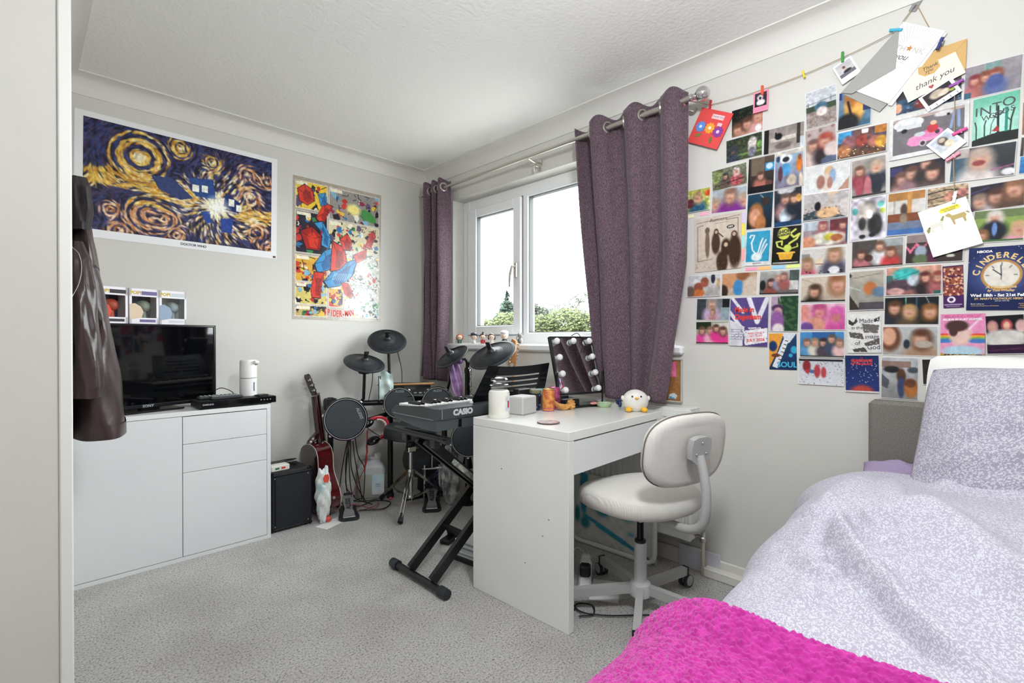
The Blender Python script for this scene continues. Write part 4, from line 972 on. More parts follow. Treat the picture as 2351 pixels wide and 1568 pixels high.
# --- cables hanging from the kit
rg = random.Random(12)
ends = [((1.425, 2.85, .50), (1.44, 2.98, .25), (1.47, 3.06, .02), (1.62, 3.06, .012)), ((1.435, 2.86, .50), (1.465, 2.97, .22), (1.55, 3.05, .02), (1.72, 2.95, .012)), ((1.445, 2.87, .49), (1.48, 2.99, .30), (1.53, 3.10, .10), (1.60, 3.12, .015)),
        ((1.455, 2.87, .50), (1.50, 2.97, .28), (1.57, 3.02, .12), (1.60, 2.98, .012)), ((1.465, 2.87, .49), (1.52, 2.97, .32), (1.59, 3.03, .16), (1.60, 3.02, .014)), ((1.475, 2.87, .50), (1.55, 2.97, .33), (1.605, 3.0, .22), (1.61, 3.0, .014)), ((1.43, 2.845, .49), (1.455, 2.92, .30), (1.535, 3.01, .06), (1.62, 2.90, .010))]
for k, e in enumerate(ends):
    cable('kit_lead', [Vector(q) + Vector((rg.uniform(-.008, .008), 0, 0)) for q in e], .0032, M_blk,
          ['outermost black lead hanging below the snare pad', 'black lead reaching the carpet near the hi-hat pedal', 'black lead bowing towards the skirting board', 'black lead dropping towards the jerrycan', 'black lead hanging in front of the rack leg', 'rightmost black lead hanging below the snare pad', 'short black lead curling onto the carpet'][k], group='leads hanging from the drum kit')
cable('red_lead', [(1.565, 2.87, .52), (1.57, 2.9, .40), (1.58, 2.92, .28), (1.53, 2.95, .15), (1.47, 2.92, .06), (1.47, 2.86, .012), (1.60, 2.86, .011), (1.66, 2.90, .011), (1.58, 2.82, .011), (1.46, 2.84, .06), (1.42, 2.87, .05)], .0022, M_redcab, 'thin red lead hanging and curling across the carpet')
solo('red_strap', MB().tube(spline([(1.565, 2.88, .505), (1.572, 2.89, .42), (1.575, 2.90, .36)], 4), .0075, 6, sx=.4).tube(spline([(1.578, 2.90, .37), (1.565, 2.90, .31), (1.56, 2.905, .235)], 4), .009, 6, sx=.4), mat('red_strap_web', 'a82c33', .5), 'flat red strap hanging below the headphones', 'strap')
cable('floor_lead', [(1.50, 2.86, .010), (1.62, 2.78, .010), (1.72, 2.86, .010), (1.66, 2.96, .010), (1.54, 2.93, .010), (1.50, 2.98, .010)], .0035, M_blk, 'black lead looped on the carpet beside the hi-hat pedal')
cable('cymbal_lead', [(1.64, 2.94, .915), (1.645, 2.96, .80), (1.63, 2.98, .68)], .0025, M_blk, 'thin lead hanging from the lower left cymbal')
cable('cymbal_lead', [(1.86, 3.0, 1.01), (1.895, 3.0, .88), (1.90, 3.0, .78)], .0025, M_blk, 'thin lead hanging from the highest cymbal')
cable('rack_lead', [(1.50, 2.92, .60), (1.62, 2.98, .50), (1.74, 3.02, .42), (1.88, 3.05, .36), (2.0, 3.02, .34)], .003, M_blk, 'black lead slung behind the jerrycan')
cable('rack_lead', [(2.10, 2.95, .50), (2.02, 2.98, .36), (1.93, 2.98, .30)], .003, M_blk, 'black lead crossing behind the stool legs')
pbag = T('clear_bag', 'crumpled clear plastic bag below the keyboard', 'bag', (1.99, 2.56, 0))
part('bag_skin', MB().ball((0, 0, .20), (.055, .06, .19), 30, 26, fn=crump), mat('grey_film', 'b4b6b4', .2, noise=('6c7072', 14, 4, .4, .6)), pbag, 25)
pb2 = T('cloth_bundle', 'slate blue cloth bundle on the floor behind the stool', 'cloth', (2.13, 2.95, 0))
part('cloth', MB().ball((0, 0, .07), (.09, .08, .07), 24, 18, fn=crump), mat('slate_cloth', '5a6080', .8), pb2, 25)
solo('pink_bead', MB().ball((1.76, 2.92, .011), (.012, .012, .010), 10, 8), mat('pink_bead', 'e0607c', .4), 'tiny pink blob on the carpet behind the stool', 'toy')

# ================================================================== KEYBOARD + STAND
M_kb = mat('keyboard_grey', '3a3d40', .42); M_kb2 = mat('keyboard_slate', '454c50', .45); M_steel = mat('black_painted_steel', '131415', .28)
kx0, kx1, ky0, ky1 = 1.238, 2.135, 1.692, 2.045
kb = T('keyboard', 'black electric keyboard with its back towards the camera', 'keyboard', ((kx0 + kx1) / 2, 1.87, .692))
kbl = -Vector(kb.location)
def kpz(name, mb, m, parent=None, **k):
    o = part(name, mb, m, parent or kb, **k); o.data.transform(Matrix.Translation(kbl)); return o
AX = Matrix(((0, 0, 1, 0), (1, 0, 0, 0), (0, 1, 0, 0), (0, 0, 0, 1)))   # (y, z) profile pushed along x
kpz('lower_shell', MB().prism([(ky0 + .006, .738), (ky0 + .012, .694), (ky0 + .10, .692), (ky1 - .02, .716), (ky1, .735), (ky1, .745), (ky0 + .006, .752)], kx0 + .006, kx1 - .006, AX), M_kb2)
kpz('upper_shell', MB().prism([(ky0, .745), (ky0, .788), (ky0 + .10, .792), (ky0 + .165, .772), (ky0 + .17, .760), (ky1 - .02, .757), (ky1, .745), (ky1 - .003, .738), (ky0, .742)], kx0 + .012, kx1 - .012, AX), M_kb)
for x in (kx0, kx1 - .013): kpz('end_cheek', MB().prism([(ky0, .744), (ky0 - .0, .79), (ky0 + .11, .794), (ky0 + .20, .786), (ky1 - .03, .778), (ky1 - .002, .758), (ky1, .742)], x, x + .013, AX), M_kb)
kpz('seam', MB().box(kx0 + .030, kx0 + .032, ky0 - .0012, ky0, .745, .788).box(kx0 - .0008, kx0, ky0 + .02, ky1 - .01, .742, .7435), M_silver)
kpz('vent_slot', MB().box(1.365, 1.382, ky0 + .0065, ky0 + .016, .70, .738), M_blkgl)
nk = 36; wk = (kx1 - kx0 - .06) / nk
wkm = MB().box(0, wk - .0012, 0, .142, 0, .016, .0015).mesh('white_key'); bkm = MB().box(-.0055, .0055, 0, .092, 0, .011, .002).mesh('black_key')
for k in range(nk):
    o = link('white_key', wkm, mat('white_key', 'eeeeea', .25), kb); o.location = Vector((kx0 + .03 + k * wk, ky0 + .195, .769)) + kbl
    if k % 7 not in (2, 6) and k < nk - 1:
        o = link('black_key', bkm, mat('black_key', '121315', .3), kb); o.location = Vector((kx0 + .03 + (k + 1) * wk, ky0 + .197, .785)) + kbl
text('maker_lettering', 'CASIO', .034, mat('light_print', 'c9ccce', .4), kb, Matrix.Translation(kbl) @ TR((1.385, ky0 - .0005, .7665), EUL(90)), bold=.0022, sx=1.12)
# slotted music rest
mr0, mr1 = Vector((1.50, 1.752, .792)), Vector((1.50, 1.685, .965))
up_ = (mr1 - mr0); hgt = up_.length; yy_ = up_.normalized(); zz_ = Vector((1, 0, 0)).cross(yy_)
MRM = Matrix((( 1, 0, 0, 0), (0, yy_.y, zz_.y, 0), (0, yy_.z, zz_.z, 0), (0, 0, 0, 1))); MRM = Matrix(((1, 0, 0, 1.735), (0, yy_.y, zz_.y, mr0.y), (0, yy_.z, zz_.z, mr0.z), (0, 0, 0, 1)))
rest = MB(MRM); H_ = hgt
def rowx(v): return (-.255 + .05 * v, .255 - .03 * v)
vs_ = [0, .20, .26, .36, .42, .52, .58, .68, .74, 1.0]
def bowv(v, t): return H_ * v - .012 * math.sin(math.pi * t) * v
for i in range(0, 9, 2):
    a_, b_ = vs_[i], vs_[i + 1]
    rest.grid(lambda u, v, a_=a_, b_=b_: ((rowx(a_ + (b_ - a_) * v)[0] * (1 - u) + rowx(a_ + (b_ - a_) * v)[1] * u), bowv(a_ + (b_ - a_) * v, u), 0), 14, 3)
    rest.grid(lambda u, v, a_=a_, b_=b_: ((rowx(a_ + (b_ - a_) * v)[0] * (1 - u) + rowx(a_ + (b_ - a_) * v)[1] * u), bowv(a_ + (b_ - a_) * v, u), .004), 14, 3)
for u0, u1 in ((0, .17), (.86, 1)):
    for zq in (0, .004): rest.grid(lambda u, v: ((rowx(v)[0] * (1 - (u0 + (u1 - u0) * u)) + rowx(v)[1] * (u0 + (u1 - u0) * u)), bowv(v, u0 + (u1 - u0) * u), zq), 5, 12)
kpz('music_rest', rest, mat('black_rest_plastic', '1a1d20', .35))
kpz('rest_clip', MB().box(1.475, 1.49, 1.745, 1.758, .785, .802, .002), M_whitep)

ks = T('keyboard_stand', 'black double-braced folding stand carrying the keyboard', 'stand', (1.62, 1.85, 0))
ksl = -Vector(ks.location)
def sp_(name, mb, m, **k): o = part(name, mb, m, ks, **k); o.data.transform(Matrix.Translation(ksl)); return o
for x, y0_, y1_ in ((1.248, 1.628, 2.055), (1.98, 1.70, 2.07)):
    sp_('foot_bar', MB().tube([(x, y0_ + .02, .024), (x, y1_ - .02, .024)], .016, 12), M_steel)
    for y, s in ((y0_, 1), (y1_, -1)): sp_('rubber_cap', MB().tube([(x, y, .024), (x, y + s * .05, .024)], [.0215, .0225], 12), M_rub)
for x, y0_, y1_ in ((1.255, 1.635, 2.035), (2.0, 1.72, 2.05)):
    sp_('support_bar', MB().tube([(x, y0_, .664), (x, y1_, .664)], .0165, 12), M_steel)
    sp_('end_cap', MB().tube([(x, y0_ - .006, .664), (x, y0_ + .012, .664)], .0172, 12), M_blkgl)
    for y in (y0_ + .09, y1_ - .09): sp_('bracket', MB().box(x - .014, x + .014, y - .02, y + .02, .62, .672, .004), M_steel)
for y in (1.735, 1.90):
    sp_('brace_leg', MB().bar((1.248, y, .045), (2.0, y, .655), .022, .042), M_steel)
for y in (1.785, 1.85):
    sp_('brace_leg', MB().bar((1.255, y, .645), (1.98, y, .045), .022, .042), M_steel)
sp_('pivot', MB().tube([(1.623, 1.715, .348), (1.623, 1.925, .348)], .012, 12), M_chrome)
sp_('locking_disc', MB().lathe([(.045, 0), (.05, .006), (.045, .012)], 18, TR((1.623, 1.722, .348), frame((0, -1, 0)))), M_steel)
sp_('locking_knob', MB().lathe([(.016, 0), (.018, .02), (.012, .028)], 12, TR((1.623, 1.71, .348), frame((0, -1, 0)))), M_blk)
sp_('cross_tie', MB().bar((1.43, 1.735, .193), (1.43, 1.90, .193), .02, .02), M_steel); sp_('cross_tie', MB().bar((1.83, 1.735, .517), (1.83, 1.90, .517), .02, .02), M_steel)
sp_('sticker', MB().box(-.09, .09, -.0004, .0004, -.012, .012, M=TR((1.46, 1.7735, .475), EUL(0, 39.6, 0))), mat('printed_sticker', 'b9bdb0', .5, noise=('6d7a70', 60, 2)))
# expression pedal and papers half hidden behind the desk
ep = T('sustain_pedal', 'black sustain pedal on the carpet under the keyboard', 'pedal', (1.62, 2.10, 0), 20)
part('base', MB().box(-.05, .05, -.03, .03, 0, .025, .006), M_blk, ep); part('lever', MB(TR((.03, 0, .025), EUL(0, -25))).box(-.012, .012, -.022, .022, 0, .06, .005), M_blk, ep)
bk = T('magazine_holder', 'low black tray of striped papers under the keyboard', 'tray', (1.60, 1.845, 0), 8)
part('tray', MB().box(-.09, .09, -.08, .08, 0, .025, .004), M_blk, bk)
for k in range(9): part('paper', MB().box(-.08 + .004 * (k % 2), .08 - .005 * (k % 3), -.075, .075, .025 + k * .009, .0325 + k * .009), mat('paper_%d' % (k % 3), ['cfd6d8', '8fa5ad', 'e2e4e2'][k % 3], .6), bk)

# ================================================================== DESK
dkO = Vector((1.416, 1.122, 0)); DEG = 2.0
dM = Matrix.Translation(dkO) @ Matrix.Rotation(rad(DEG), 4, 'Z')
M_desk = mat('white_desk_foil', 'e8e9e5', .34, noise=('e2e3df', 3, 3, .35, .7)); M_deskt = mat('white_desk_top', 'e8e8e5', .2, noise=('e0e0dd', 2.5, 4, .4, .7))
de = T('desk', 'white desk standing end-on to the window wall', 'desk', M=dM)
DL, DD, DH = .735, .518, .747
part('end_panel', MB().box(0, .034, 0, DD, 0, DH - .036, .0015), M_desk, de)
part('desk_top', MB().box(0, DL, -.001, DD, DH - .035, DH, .002), M_deskt, de)
part('end_cleat', MB().box(DL - .035, DL, .0, .03, .58, DH - .0355, .0015), M_desk, de)
part('drawer_front', MB().box(.037, DL - .037, .002, .02, .582, DH - .041, .001), M_lam, de)
part('drawer_box', MB().box(.05, DL - .05, .02, .40, .60, DH - .05), M_desk, de)
part('back_rail', MB().box(.034, DL - .02, DD - .02, DD - .004, .45, DH - .036), M_desk, de)
part('end_apron', MB().box(DL - .016, DL - .002, .03, DD, .60, DH - .036), M_desk, de)
tb = [(DL - .02, .02, .60), (DL - .02, .02, .06), (DL - .02, .028, .03), (DL - .02, .05, .012), (DL - .02, DD - .05, .012), (DL - .02, DD - .028, .03), (DL - .02, DD - .02, .06), (DL - .02, DD - .02, .60)]
part('tube_leg', MB().tube(tb, .0115, 10), mat('white_tube', 'e8e8e5', .35), de)
for k, (y, z) in enumerate(((.09, .40), (.12, .33), (.34, .55), (.21, .20))): part('scuff', MB().box(-.0004, .0003, y, y + .006, z, z + .004), M_gap, de)

def onD(x, y, z=0): return dM @ Vector((x, y, DH + z + .0003))
def world_T(name, label, cat, x, y, rz=0, group=None, z=0): return T(name, label, cat, (x, y, DH + z + .0003), rz, group)
# --- candle jar
M_clear = M_glass.copy(); M_clear.name = 'clear_jar_glass'
for _q in M_clear.node_tree.nodes:
    if _q.name == 'reflect': _q.inputs[2].default_value = .09
    if _q.type == 'BSDF_TRANSPARENT': _q.inputs[0].default_value = (.95, .96, .96, 1)
M_wax = mat('cream_wax', 'e9e8df', .12, coat=.6)
ca = world_T('jar_candle', 'cream jar candle with a glass lid on the desk corner', 'candle', 1.478, 1.558)
part('wax_jar', MB().lathe([(0, .0), (.044, .0), (.047, .006), (.047, .104), (.044, .115), (.037, .120), (0, .120)], 36, closed=False), M_wax, ca)
part('jar_neck', MB().lathe([(.037, .120), (.038, .136), (.042, .139), (.042, .143), (.037, .146)], 36, closed=False), M_clear, ca)
part('lid', MB().lathe([(0, .140), (.033, .141), (.034, .149), (.026, .151), (.026, .154), (.037, .159), (.039, .166), (.031, .173), (0, .176)], 32, closed=False), M_clear, ca)
ll = part('paper_label', MB().grid(lambda u, v: (.0474 * math.cos(rad(-98 + 42 * u)), .0474 * math.sin(rad(-98 + 42 * u)), .03 + .065 * v), 8, 4), mat('candle_label', 'dfe0dd', .5, noise=('b9c6cf', 40, 2)), ca)
part('label_mark', MB().grid(lambda u, v: (.0478 * math.cos(rad(-84 + 16 * u)), .0478 * math.sin(rad(-84 + 16 * u)), .045 + .03 * v), 4, 3), mat('label_red', 'b8404a', .5), ca)
# --- boxes and cans
solo('card_box', MB().box(-.055, .055, -.045, .045, 0, .082, .006, M=TR((1.625, 1.560, DH + .0003), EUL(0, 0, 8))), mat('grey_card', 'b9b9b7', .6), 'plain grey card box beside the cream candle', 'box')
solo('black_case', MB().box(-.05, .04, -.02, .02, 0, .105, .004, M=TR((1.70, 1.628, DH + .0003), EUL(0, 0, 2))), M_blk, 'narrow black case behind the grey box', 'case')
jr = world_T('bead_jar', 'small glass jar of dark and blue beads behind the grey box', 'jar', 1.752, 1.595)
part('glass', MB().lathe([(.028, 0), (.03, .004), (.03, .075), (.026, .08)], 20), mat('dark_bead_glass', '26262e', .15, noise=('4f7fb8', 60, 2, .55, .6)), jr)
part('lid', MB().lathe([(.027, .08), (.029, .082), (.029, .096), (.027, .098)], 20), mat('olive_lid', '77745c', .4), jr)
solo('teal_tin', MB().lathe([(.022, 0), (.024, .003), (.024, .092), (.022, .095)], 20, TR((1.815, 1.618, DH + .0003))), mat('teal_tin', '7fb3ac', .35, noise=('3f5f86', 30, 2)), 'small teal tin behind the orange can', 'tin')
def can(label, x, y, m1, m2, txt=None):
    t = world_T('drink_can', label, 'can', x, y, group='cans on the desk')
    part('wrap', MB().lathe([(.026, .001), (.030, .007), (.030, .092), (.027, .100)], 28, closed=False), m1, t)
    part('rim', MB().lathe([(.026, .1), (.028, .102), (.028, .105), (.025, .106), (.024, .102), (0, .102)], 28, closed=False), m2, t)
    part('base', MB().lathe([(0, .002), (.024, .0), (.027, .001), (.03, .012), (.0303, .016)], 28, closed=False), mat('can_pink_base', 'c45c84', .4), t)
    return t
can('orange and pink printed can on the desk', 1.775, 1.530, mat('orange_can_print', 'dc9a4c', .35, noise=('b85a34', 45, 3, .42, .6)), mat('gold_rim', 'caa05c', .3, metal=.6))
can('magenta printed can just behind the orange one', 1.862, 1.566, mat('magenta_can_print', 'b04f78', .35, noise=('7a2c4e', 45, 3, .42, .6)), mat('pink_rim', 'c46c90', .3, metal=.4))
# --- tan hair claw / twisted scrunchie
sg = world_T('twisted_scrunchie', 'tan twisted scrunchie lying in front of the cans', 'scrunchie', 1.842, 1.492)
path = spline([(-.045, .022, .045), (-.025, .008, .022), (.0, 0, .014), (.022, -.008, .016), (.04, -.012, .028)], 6)
M_tan = mat('tan_fabric', 'b98546', .6, noise=('d9a45e', 30, 3))
def ridged(pts, rs):
    mb = MB(); P = [Vector(p) for p in pts]
    for k in range(6):
        pp = []
        for i, p in enumerate(P):
            q = 2 * math.pi * k / 6 + i * .32; pp.append(p + Vector((.0, math.cos(q), math.sin(q) * .8)) * rs[i] * .55)
        mb.tube(pp, [r * .55 for r in rs], 6)
    return mb
part('twist', ridged(path, [.006 + .010 * math.sin(math.pi * i / (len(path) - 1)) for i in range(len(path))]), M_tan, sg)
part('ruffle', MB().ball((.042, -.014, .024), (.018, .022, .0235), 18, 14, fn=lambda d: 1 + .18 * math.sin(9 * math.atan2(d[2], d[1]))), M_tan, sg)
# --- coaster
co = world_T('coaster', 'round brown and black coaster on the front of the desk', 'coaster', 1.515, 1.305)
part('disc', MB().lathe([(.045, 0), (.046, .001), (.046, .004), (.045, .005)], 32), mat('coaster_edge', '5a4640', .5), co)
cv = Canvas(40, 40, 5); cv.run('g5a4a4c,3a3038;e.5,.5,.42,.42,8a6a60;e.45,.5,.25,.3,c79a88;e.6,.35,.2,.15,2a2a3a;n.3,12')
cm = MB().lathe([(.0435, .005), (.0435, .0056), (0, .0058)], 32, closed=False); part('print', cm, mat('coaster_print', '3a2e30', .35, noise=('9a746a', 26, 3)), co)
# --- mirror with bulbs
mw, mh = .272, .305
mB = Vector((2.004, 1.512, DH + .0003)); mang = math.atan2(-.065, .25)
mi = T('vanity_mirror', 'black-framed vanity mirror with round white bulbs on the desk', 'mirror', mB, math.degrees(mang))
MI = TR((0, 0, .062), EUL(-17))       # tilted back, local: x along, z up the glass, -y front
part('frame', MB(MI).box(-mw / 2, -mw / 2 + .008, -.012, .012, 0, mh, .002).box(mw / 2 - .008, mw / 2, -.012, .012, 0, mh, .002).box(-mw / 2, mw / 2, -.012, .012, 0, .008, .002).box(-mw / 2, mw / 2, -.012, .012, mh - .008, mh, .002).box(-mw / 2 + .004, mw / 2 - .004, .004, .011, .004, mh - .004), M_blk, mi)
part('mirror_glass', MB(MI).box(-mw / 2 + .007, mw / 2 - .007, -.006, .004, .007, mh - .007), mat('mirror_silver', 'e6e8e8', .01, metal=1), mi)
M_bulb = mat('opal_bulb', 'ececec', .4, sss=.1)
for bx, bz in [(-.105, .275), (.0, .275), (.105, .275), (-.105, .19), (.105, .19), (-.105, .105), (.105, .105), (-.105, .022), (.105, .022)]:
    part('bulb', MB(MI).ball((bx, -.022, bz), (.0165, .0165, .0165), 16, 12).lathe([(.013, 0), (.013, .010)], 12, TR((bx, -.006, bz), frame((0, -1, 0)))), M_bulb, mi)
part('support_leg', MB().box(-mw / 2 - .012, -mw / 2 - .004, -.004, .004, .0, .175, .002), M_blk, mi); part('support_leg', MB().box(mw / 2 + .004, mw / 2 + .012, -.004, .004, .0, .175, .002), M_blk, mi)
part('base_tray', MB().box(-mw / 2 - .012, mw / 2 + .012, -.045, .055, 0, .012, .004), M_blk, mi)
part('control_box', MB().box(-.11, -.02, -.02, .02, .012, .042, .004), M_blk, mi)
for s in (-1, 1): part('pivot_knob', MB().lathe([(.008, 0), (.009, .008), (.006, .012)], 10, TR((s * (mw / 2 + .012), -.005, .17), frame((s, 0, 0)))), M_blk, mi)
part('bulb_lead', MB(MI).tube(spline([(.0, .0, mh), (.04, -.015, mh + .015), (.06, -.02, mh - .02), (.075, -.02, mh - .05), (.055, -.02, mh - .09)], 5), .002, 5), M_blk, mi)
# --- small things at the window end
gd = world_T('trinket_dish', 'pale green oval dish holding small stones', 'dish', 2.075, 1.418)
part('dish', MB(Matrix.Diagonal((1, .8, 1, 1))).lathe([(0, 0), (.03, 0), (.040, .008), (.046, .020), (.044, .021), (.037, .010), (0, .006)], 28, closed=False), mat('green_ceramic', 'b4cfa2', .3), gd)
part('dish_inside', MB(Matrix.Diagonal((1, .8, 1, 1))).lathe([(.040, .016), (0, .015)], 28, closed=False), mat('painted_dish', 'dfe6e4', .3, noise=('35506e', 90, 2, .5, .56)), gd)
pk = solo('pink_shell', MB().ball((2.035, 1.452, DH + .0195), (.026, .014, .0068), 14, 8, fn=lambda d: 1 + .12 * math.sin(8 * math.atan2(d[1], d[0]))), mat('pink_shell', 'e0968e', .5), 'small pink shell lying on the mirror tray', 'shell')
bf = world_T('blue_figurine', 'tiny dark blue winged toy beside the white duck', 'toy', 2.118, 1.352)
part('body', MB().ball((0, 0, .016), (.010, .009, .016), 12, 9).ball((0, 0, .036), (.009, .009, .009), 12, 9), mat('navy_toy', '2b3560', .4), bf)
for s in (-1, 1): part('wing', MB().add([(s * .006, .002, .03), (s * .024, .008, .042), (s * .022, .006, .02), (s * .008, .004, .012), (s * .006, .006, .03), (s * .024, .012, .042), (s * .022, .010, .02), (s * .008, .008, .012)], [(0, 1, 2, 3), (7, 6, 5, 4), (0, 4, 5, 1), (1, 5, 6, 2), (2, 6, 7, 3), (3, 7, 4, 0)]), mat('navy_toy', '2b3560', .4), bf)
du = world_T('duck_lamp', 'plump white duck night light with yellow feet and beak', 'lamp', 2.062, 1.232, -52)
M_sil = mat('white_silicone', 'ebeae4', .5, sss=.15); M_yel = mat('yellow_silicone', 'ecb62e', .45)
part('body', MB().ball((0, 0, .050), (.060, .055, .052), 30, 20, fn=lambda d: 1 + .06 * max(0, -d[2])), M_sil, du)
part('beak', MB().ball((0, -.054, .066), (.010, .010, .005), 12, 8), M_yel, du)
for s in (-1, 1):
    part('foot', MB().ball((s * .036, -.040, .012), (.016, .020, .0115), 14, 9), M_yel, du); part('eye', MB().ball((s * .020, -.0485, .074), .0042, 10, 7), M_blkgl, du)
    part('wing', MB().ball((s * .060, -.004, .062), (.008, .014, .012), 10, 8), M_sil, du)

# ================================================================== SWIVEL CHAIR
cdeg = -15
ch_ = T('swivel_chair', 'off-white corduroy swivel chair with grey metal base', 'chair', (1.755, 1.025, 0), cdeg)
def cord_mat():
    m = mat('offwhite_corduroy', 'd8d5cf', .8, noise=('cdc5b9', 5, 4, .5, .75), spec=.2); nt = m.node_tree
    tc = nt.nodes.new('ShaderNodeTexCoord'); wv = nt.nodes.new('ShaderNodeTexWave'); wv.inputs['Scale'].default_value = 70; wv.bands_direction = 'X'
    bp = nt.nodes.new('ShaderNodeBump'); bp.inputs['Strength'].default_value = .28; bp.inputs['Distance'].default_value = .004
    nt.links.new(tc.outputs['Object'], wv.inputs['Vector']); nt.links.new(wv.outputs['Fac'], bp.inputs['Height']); nt.links.new(bp.outputs['Normal'], nt.nodes['Principled BSDF'].inputs['Normal'])
    return m
M_cord = cord_mat(); M_chg = mat('grey_painted_metal', 'a9a9a7', .4, spec=.5); M_chgl = mat('light_grey_metal', 'c3c4c5', .38)
def cushion(w_, d_, h_, n=44, nv=14, bulge=.35, px=2.6):
    vs = []
    def sup(a, e): c = math.cos(a); return math.copysign(abs(c) ** (2 / e), c)
    mb = MB(); rows = []
    prof_ = [(-1.0, .80), (-.95, .93), (-.6, 1.0), (0, 1.0), (.45, .985), (.75, .93), (.92, .78), (1.0, .5), (1.04, .0001)]
    for z, s in prof_:
        for k in range(n):
            a = 2 * math.pi * k / n; vs.append((sup(a, px) * w_ * s, sup(a - math.pi / 2, px) * d_ * s, z * h_))
    m = len(prof_); fs = [(i * n + k, i * n + (k + 1) % n, (i + 1) * n + (k + 1) % n, (i + 1) * n + k) for i in range(m - 1) for k in range(n)] + [tuple(range(n))]
    return mb.add(vs, fs)
st = cushion(.225, .215, .042); 
st.v = [(x * (1 + .08 * (y / .215)), y, z + .472 + (-.018 * max(0, y / .215) ** 2 if z > -1 else 0)) for x, y, z in st.v]
sto = part('seat', st, M_cord, ch_, 60)
part('seat_shell', MB().box(-.13, .13, -.13, .13, .412, .432, .01), M_chg, ch_)
BK = TR((0, -.238, .694), EUL(-82, 0, 0))
bkm = cushion(.205, .132, .026, px=2.9); bkm.v = [tuple((BK @ Vector((x, y, z + .5 * x * x)))) for x, y, z in bkm.v]
bko = part('backrest', bkm, M_cord, ch_, 60)
part('piping', MB(BK).tube([(math.copysign(abs(math.cos(a)) ** (2 / 2.9), math.cos(a)) * .207, math.copysign(abs(math.sin(a)) ** (2 / 2.9), math.sin(a)) * .134, -.004 + .5 * .042 * (abs(math.cos(a)) ** 1.38)) for a in np.linspace(0, 2 * math.pi, 60)], .0025, 5, cap=False), mat('dark_piping', '6b665f', .7), bko)
bp_ = TR((0, -.271, .690), EUL(8))
br = part('bracket', MB(bp_).prism([(-.05, .02), (-.045, .052), (-.02, .06), (.02, .06), (.045, .052), (.05, .02), (.045, -.018), (.018, -.038), (-.018, -.038), (-.045, -.018)], 0, .022, EUL(90).to_4x4()), M_chg, ch_)
for x, z in ((-.025, .0), (.025, .0), (0, .04)): part('bolt', MB(bp_).ball((x, -.023, z), (.005, .003, .005), 8, 6), M_chrome, br)
part('back_arm', MB().tube(spline([(0, -.284, .680), (0, -.302, .62), (0, -.314, .54), (0, -.302, .45), (0, -.25, .408), (0, -.16, .398), (0, -.06, .398)], 6), .0165, 14, sx=1.0), M_chg, ch_)
part('gas_lift', MB().tube([(0, 0, .27), (0, 0, .42)], .014, 14), M_blkgl, ch_)
part('lift_collar', MB().lathe([(.018, .268), (.0225, .272), (.0225, .285), (.017, .288)], 16), M_blk, ch_)
part('column', MB().lathe([(.030, .10), (.0245, .115), (.0245, .272), (.022, .275)], 20), M_chgl, ch_)
part('hub', MB().lathe([(.030, .055), (.043, .065), (.046, .09), (.040, .112), (.028, .12)], 22), M_chgl, ch_)
for k in range(5):
    a = rad(208 - cdeg - 72 * k); d = Vector((math.cos(a), math.sin(a), 0)); e = d * .305
    lg = part('base_leg', MB().bar(d * .03 + Vector((0, 0, .092)), e + Vector((0, 0, .072)), .028, .034), M_chg, ch_)
    part('leg_cap', MB().bar(e * .99 + Vector((0, 0, .072)), e * 1.03 + Vector((0, 0, .071)), .030, .036), M_blk, lg)
    s = Vector((-d.y, d.x, 0)); c0 = e * .97 + Vector((0, 0, .028)) + d * .018
    cst = part('caster', MB().tube([c0 - s * .020, c0 - s * .004], .0275, 16).tube([c0 + s * .004, c0 + s * .020], .0275, 16), M_dkgrey if k in (3, 2) else mat('grey_caster', 'a3a4a6', .4), ch_)
    part('caster_hood', MB().tube([c0 - s * .0215 + Vector((0, 0, .004)), c0 + s * .0215 + Vector((0, 0, .004))], .022, 14).tube([c0 + Vector((0, 0, .02)), e * .97 + Vector((0, 0, .06))], .007, 8), M_chg, cst)

# ================================================================== RADIATOR AND FLOOR CLUTTER UNDER THE DESK
ra = T('radiator', 'white ribbed panel radiator on the wall under the window', 'radiator', (2.215, 1.75, .15))
rl = -Vector(ra.location)
M_rad = mat('radiator_enamel', 'e0e1dd', .35)
def rp_(name, mb, m=M_rad, parent=ra): o = part(name, mb, m, parent); o.data.transform(Matrix.Translation(rl)); return o
ry0, ry1, rz0, rz1 = 1.008, 2.50, .155, .762
rp_('top_channel', MB().box(2.165, 2.18, ry0, ry1, rz1 - .045, rz1, .006)); rp_('bottom_channel', MB().box(2.165, 2.18, ry0, ry1, rz0, rz0 + .045, .006))
rp_('side_edge', MB().box(2.1632, 2.1815, ry0 - .0012, ry0 + .03, rz0 - .0012, rz1 + .0012, .006)); rp_('side_edge', MB().box(2.1632, 2.1815, ry1 - .03, ry1 + .0012, rz0 - .0012, rz1 + .0012, .006))
rp_('back_sheet', MB().box(2.174, 2.178, ry0 + .01, ry1 - .01, rz0 + .02, rz1 - .02))
rp_('top_grille', MB().box(2.1665, 2.2625, ry0 + .002, ry1 - .002, rz1 - .004, rz1 + .006, .002)); rp_('side_cover', MB().box(2.1822, 2.2625, ry0 + .001, ry0 + .009, rz0 + .004, rz1 - .0045, .002))
rbm = MB().prism([(-.010, 0), (.010, 0), (.006, -.011), (-.006, -.011)], rz0 + .04 + rl.z, rz1 - .04 + rl.z, Matrix.Rotation(rad(-90), 4, 'Z')).mesh('rib')
k = 0; y = ry0 + .045
while y < ry1 - .03:
    o = link('rib', rbm, M_rad, ra); o.location = (2.1745 + rl.x, y + rl.y, 0); y += .0335
rp_('wall_bracket', MB().box(2.178, 2.262, 1.20, 1.23, .30, .34))
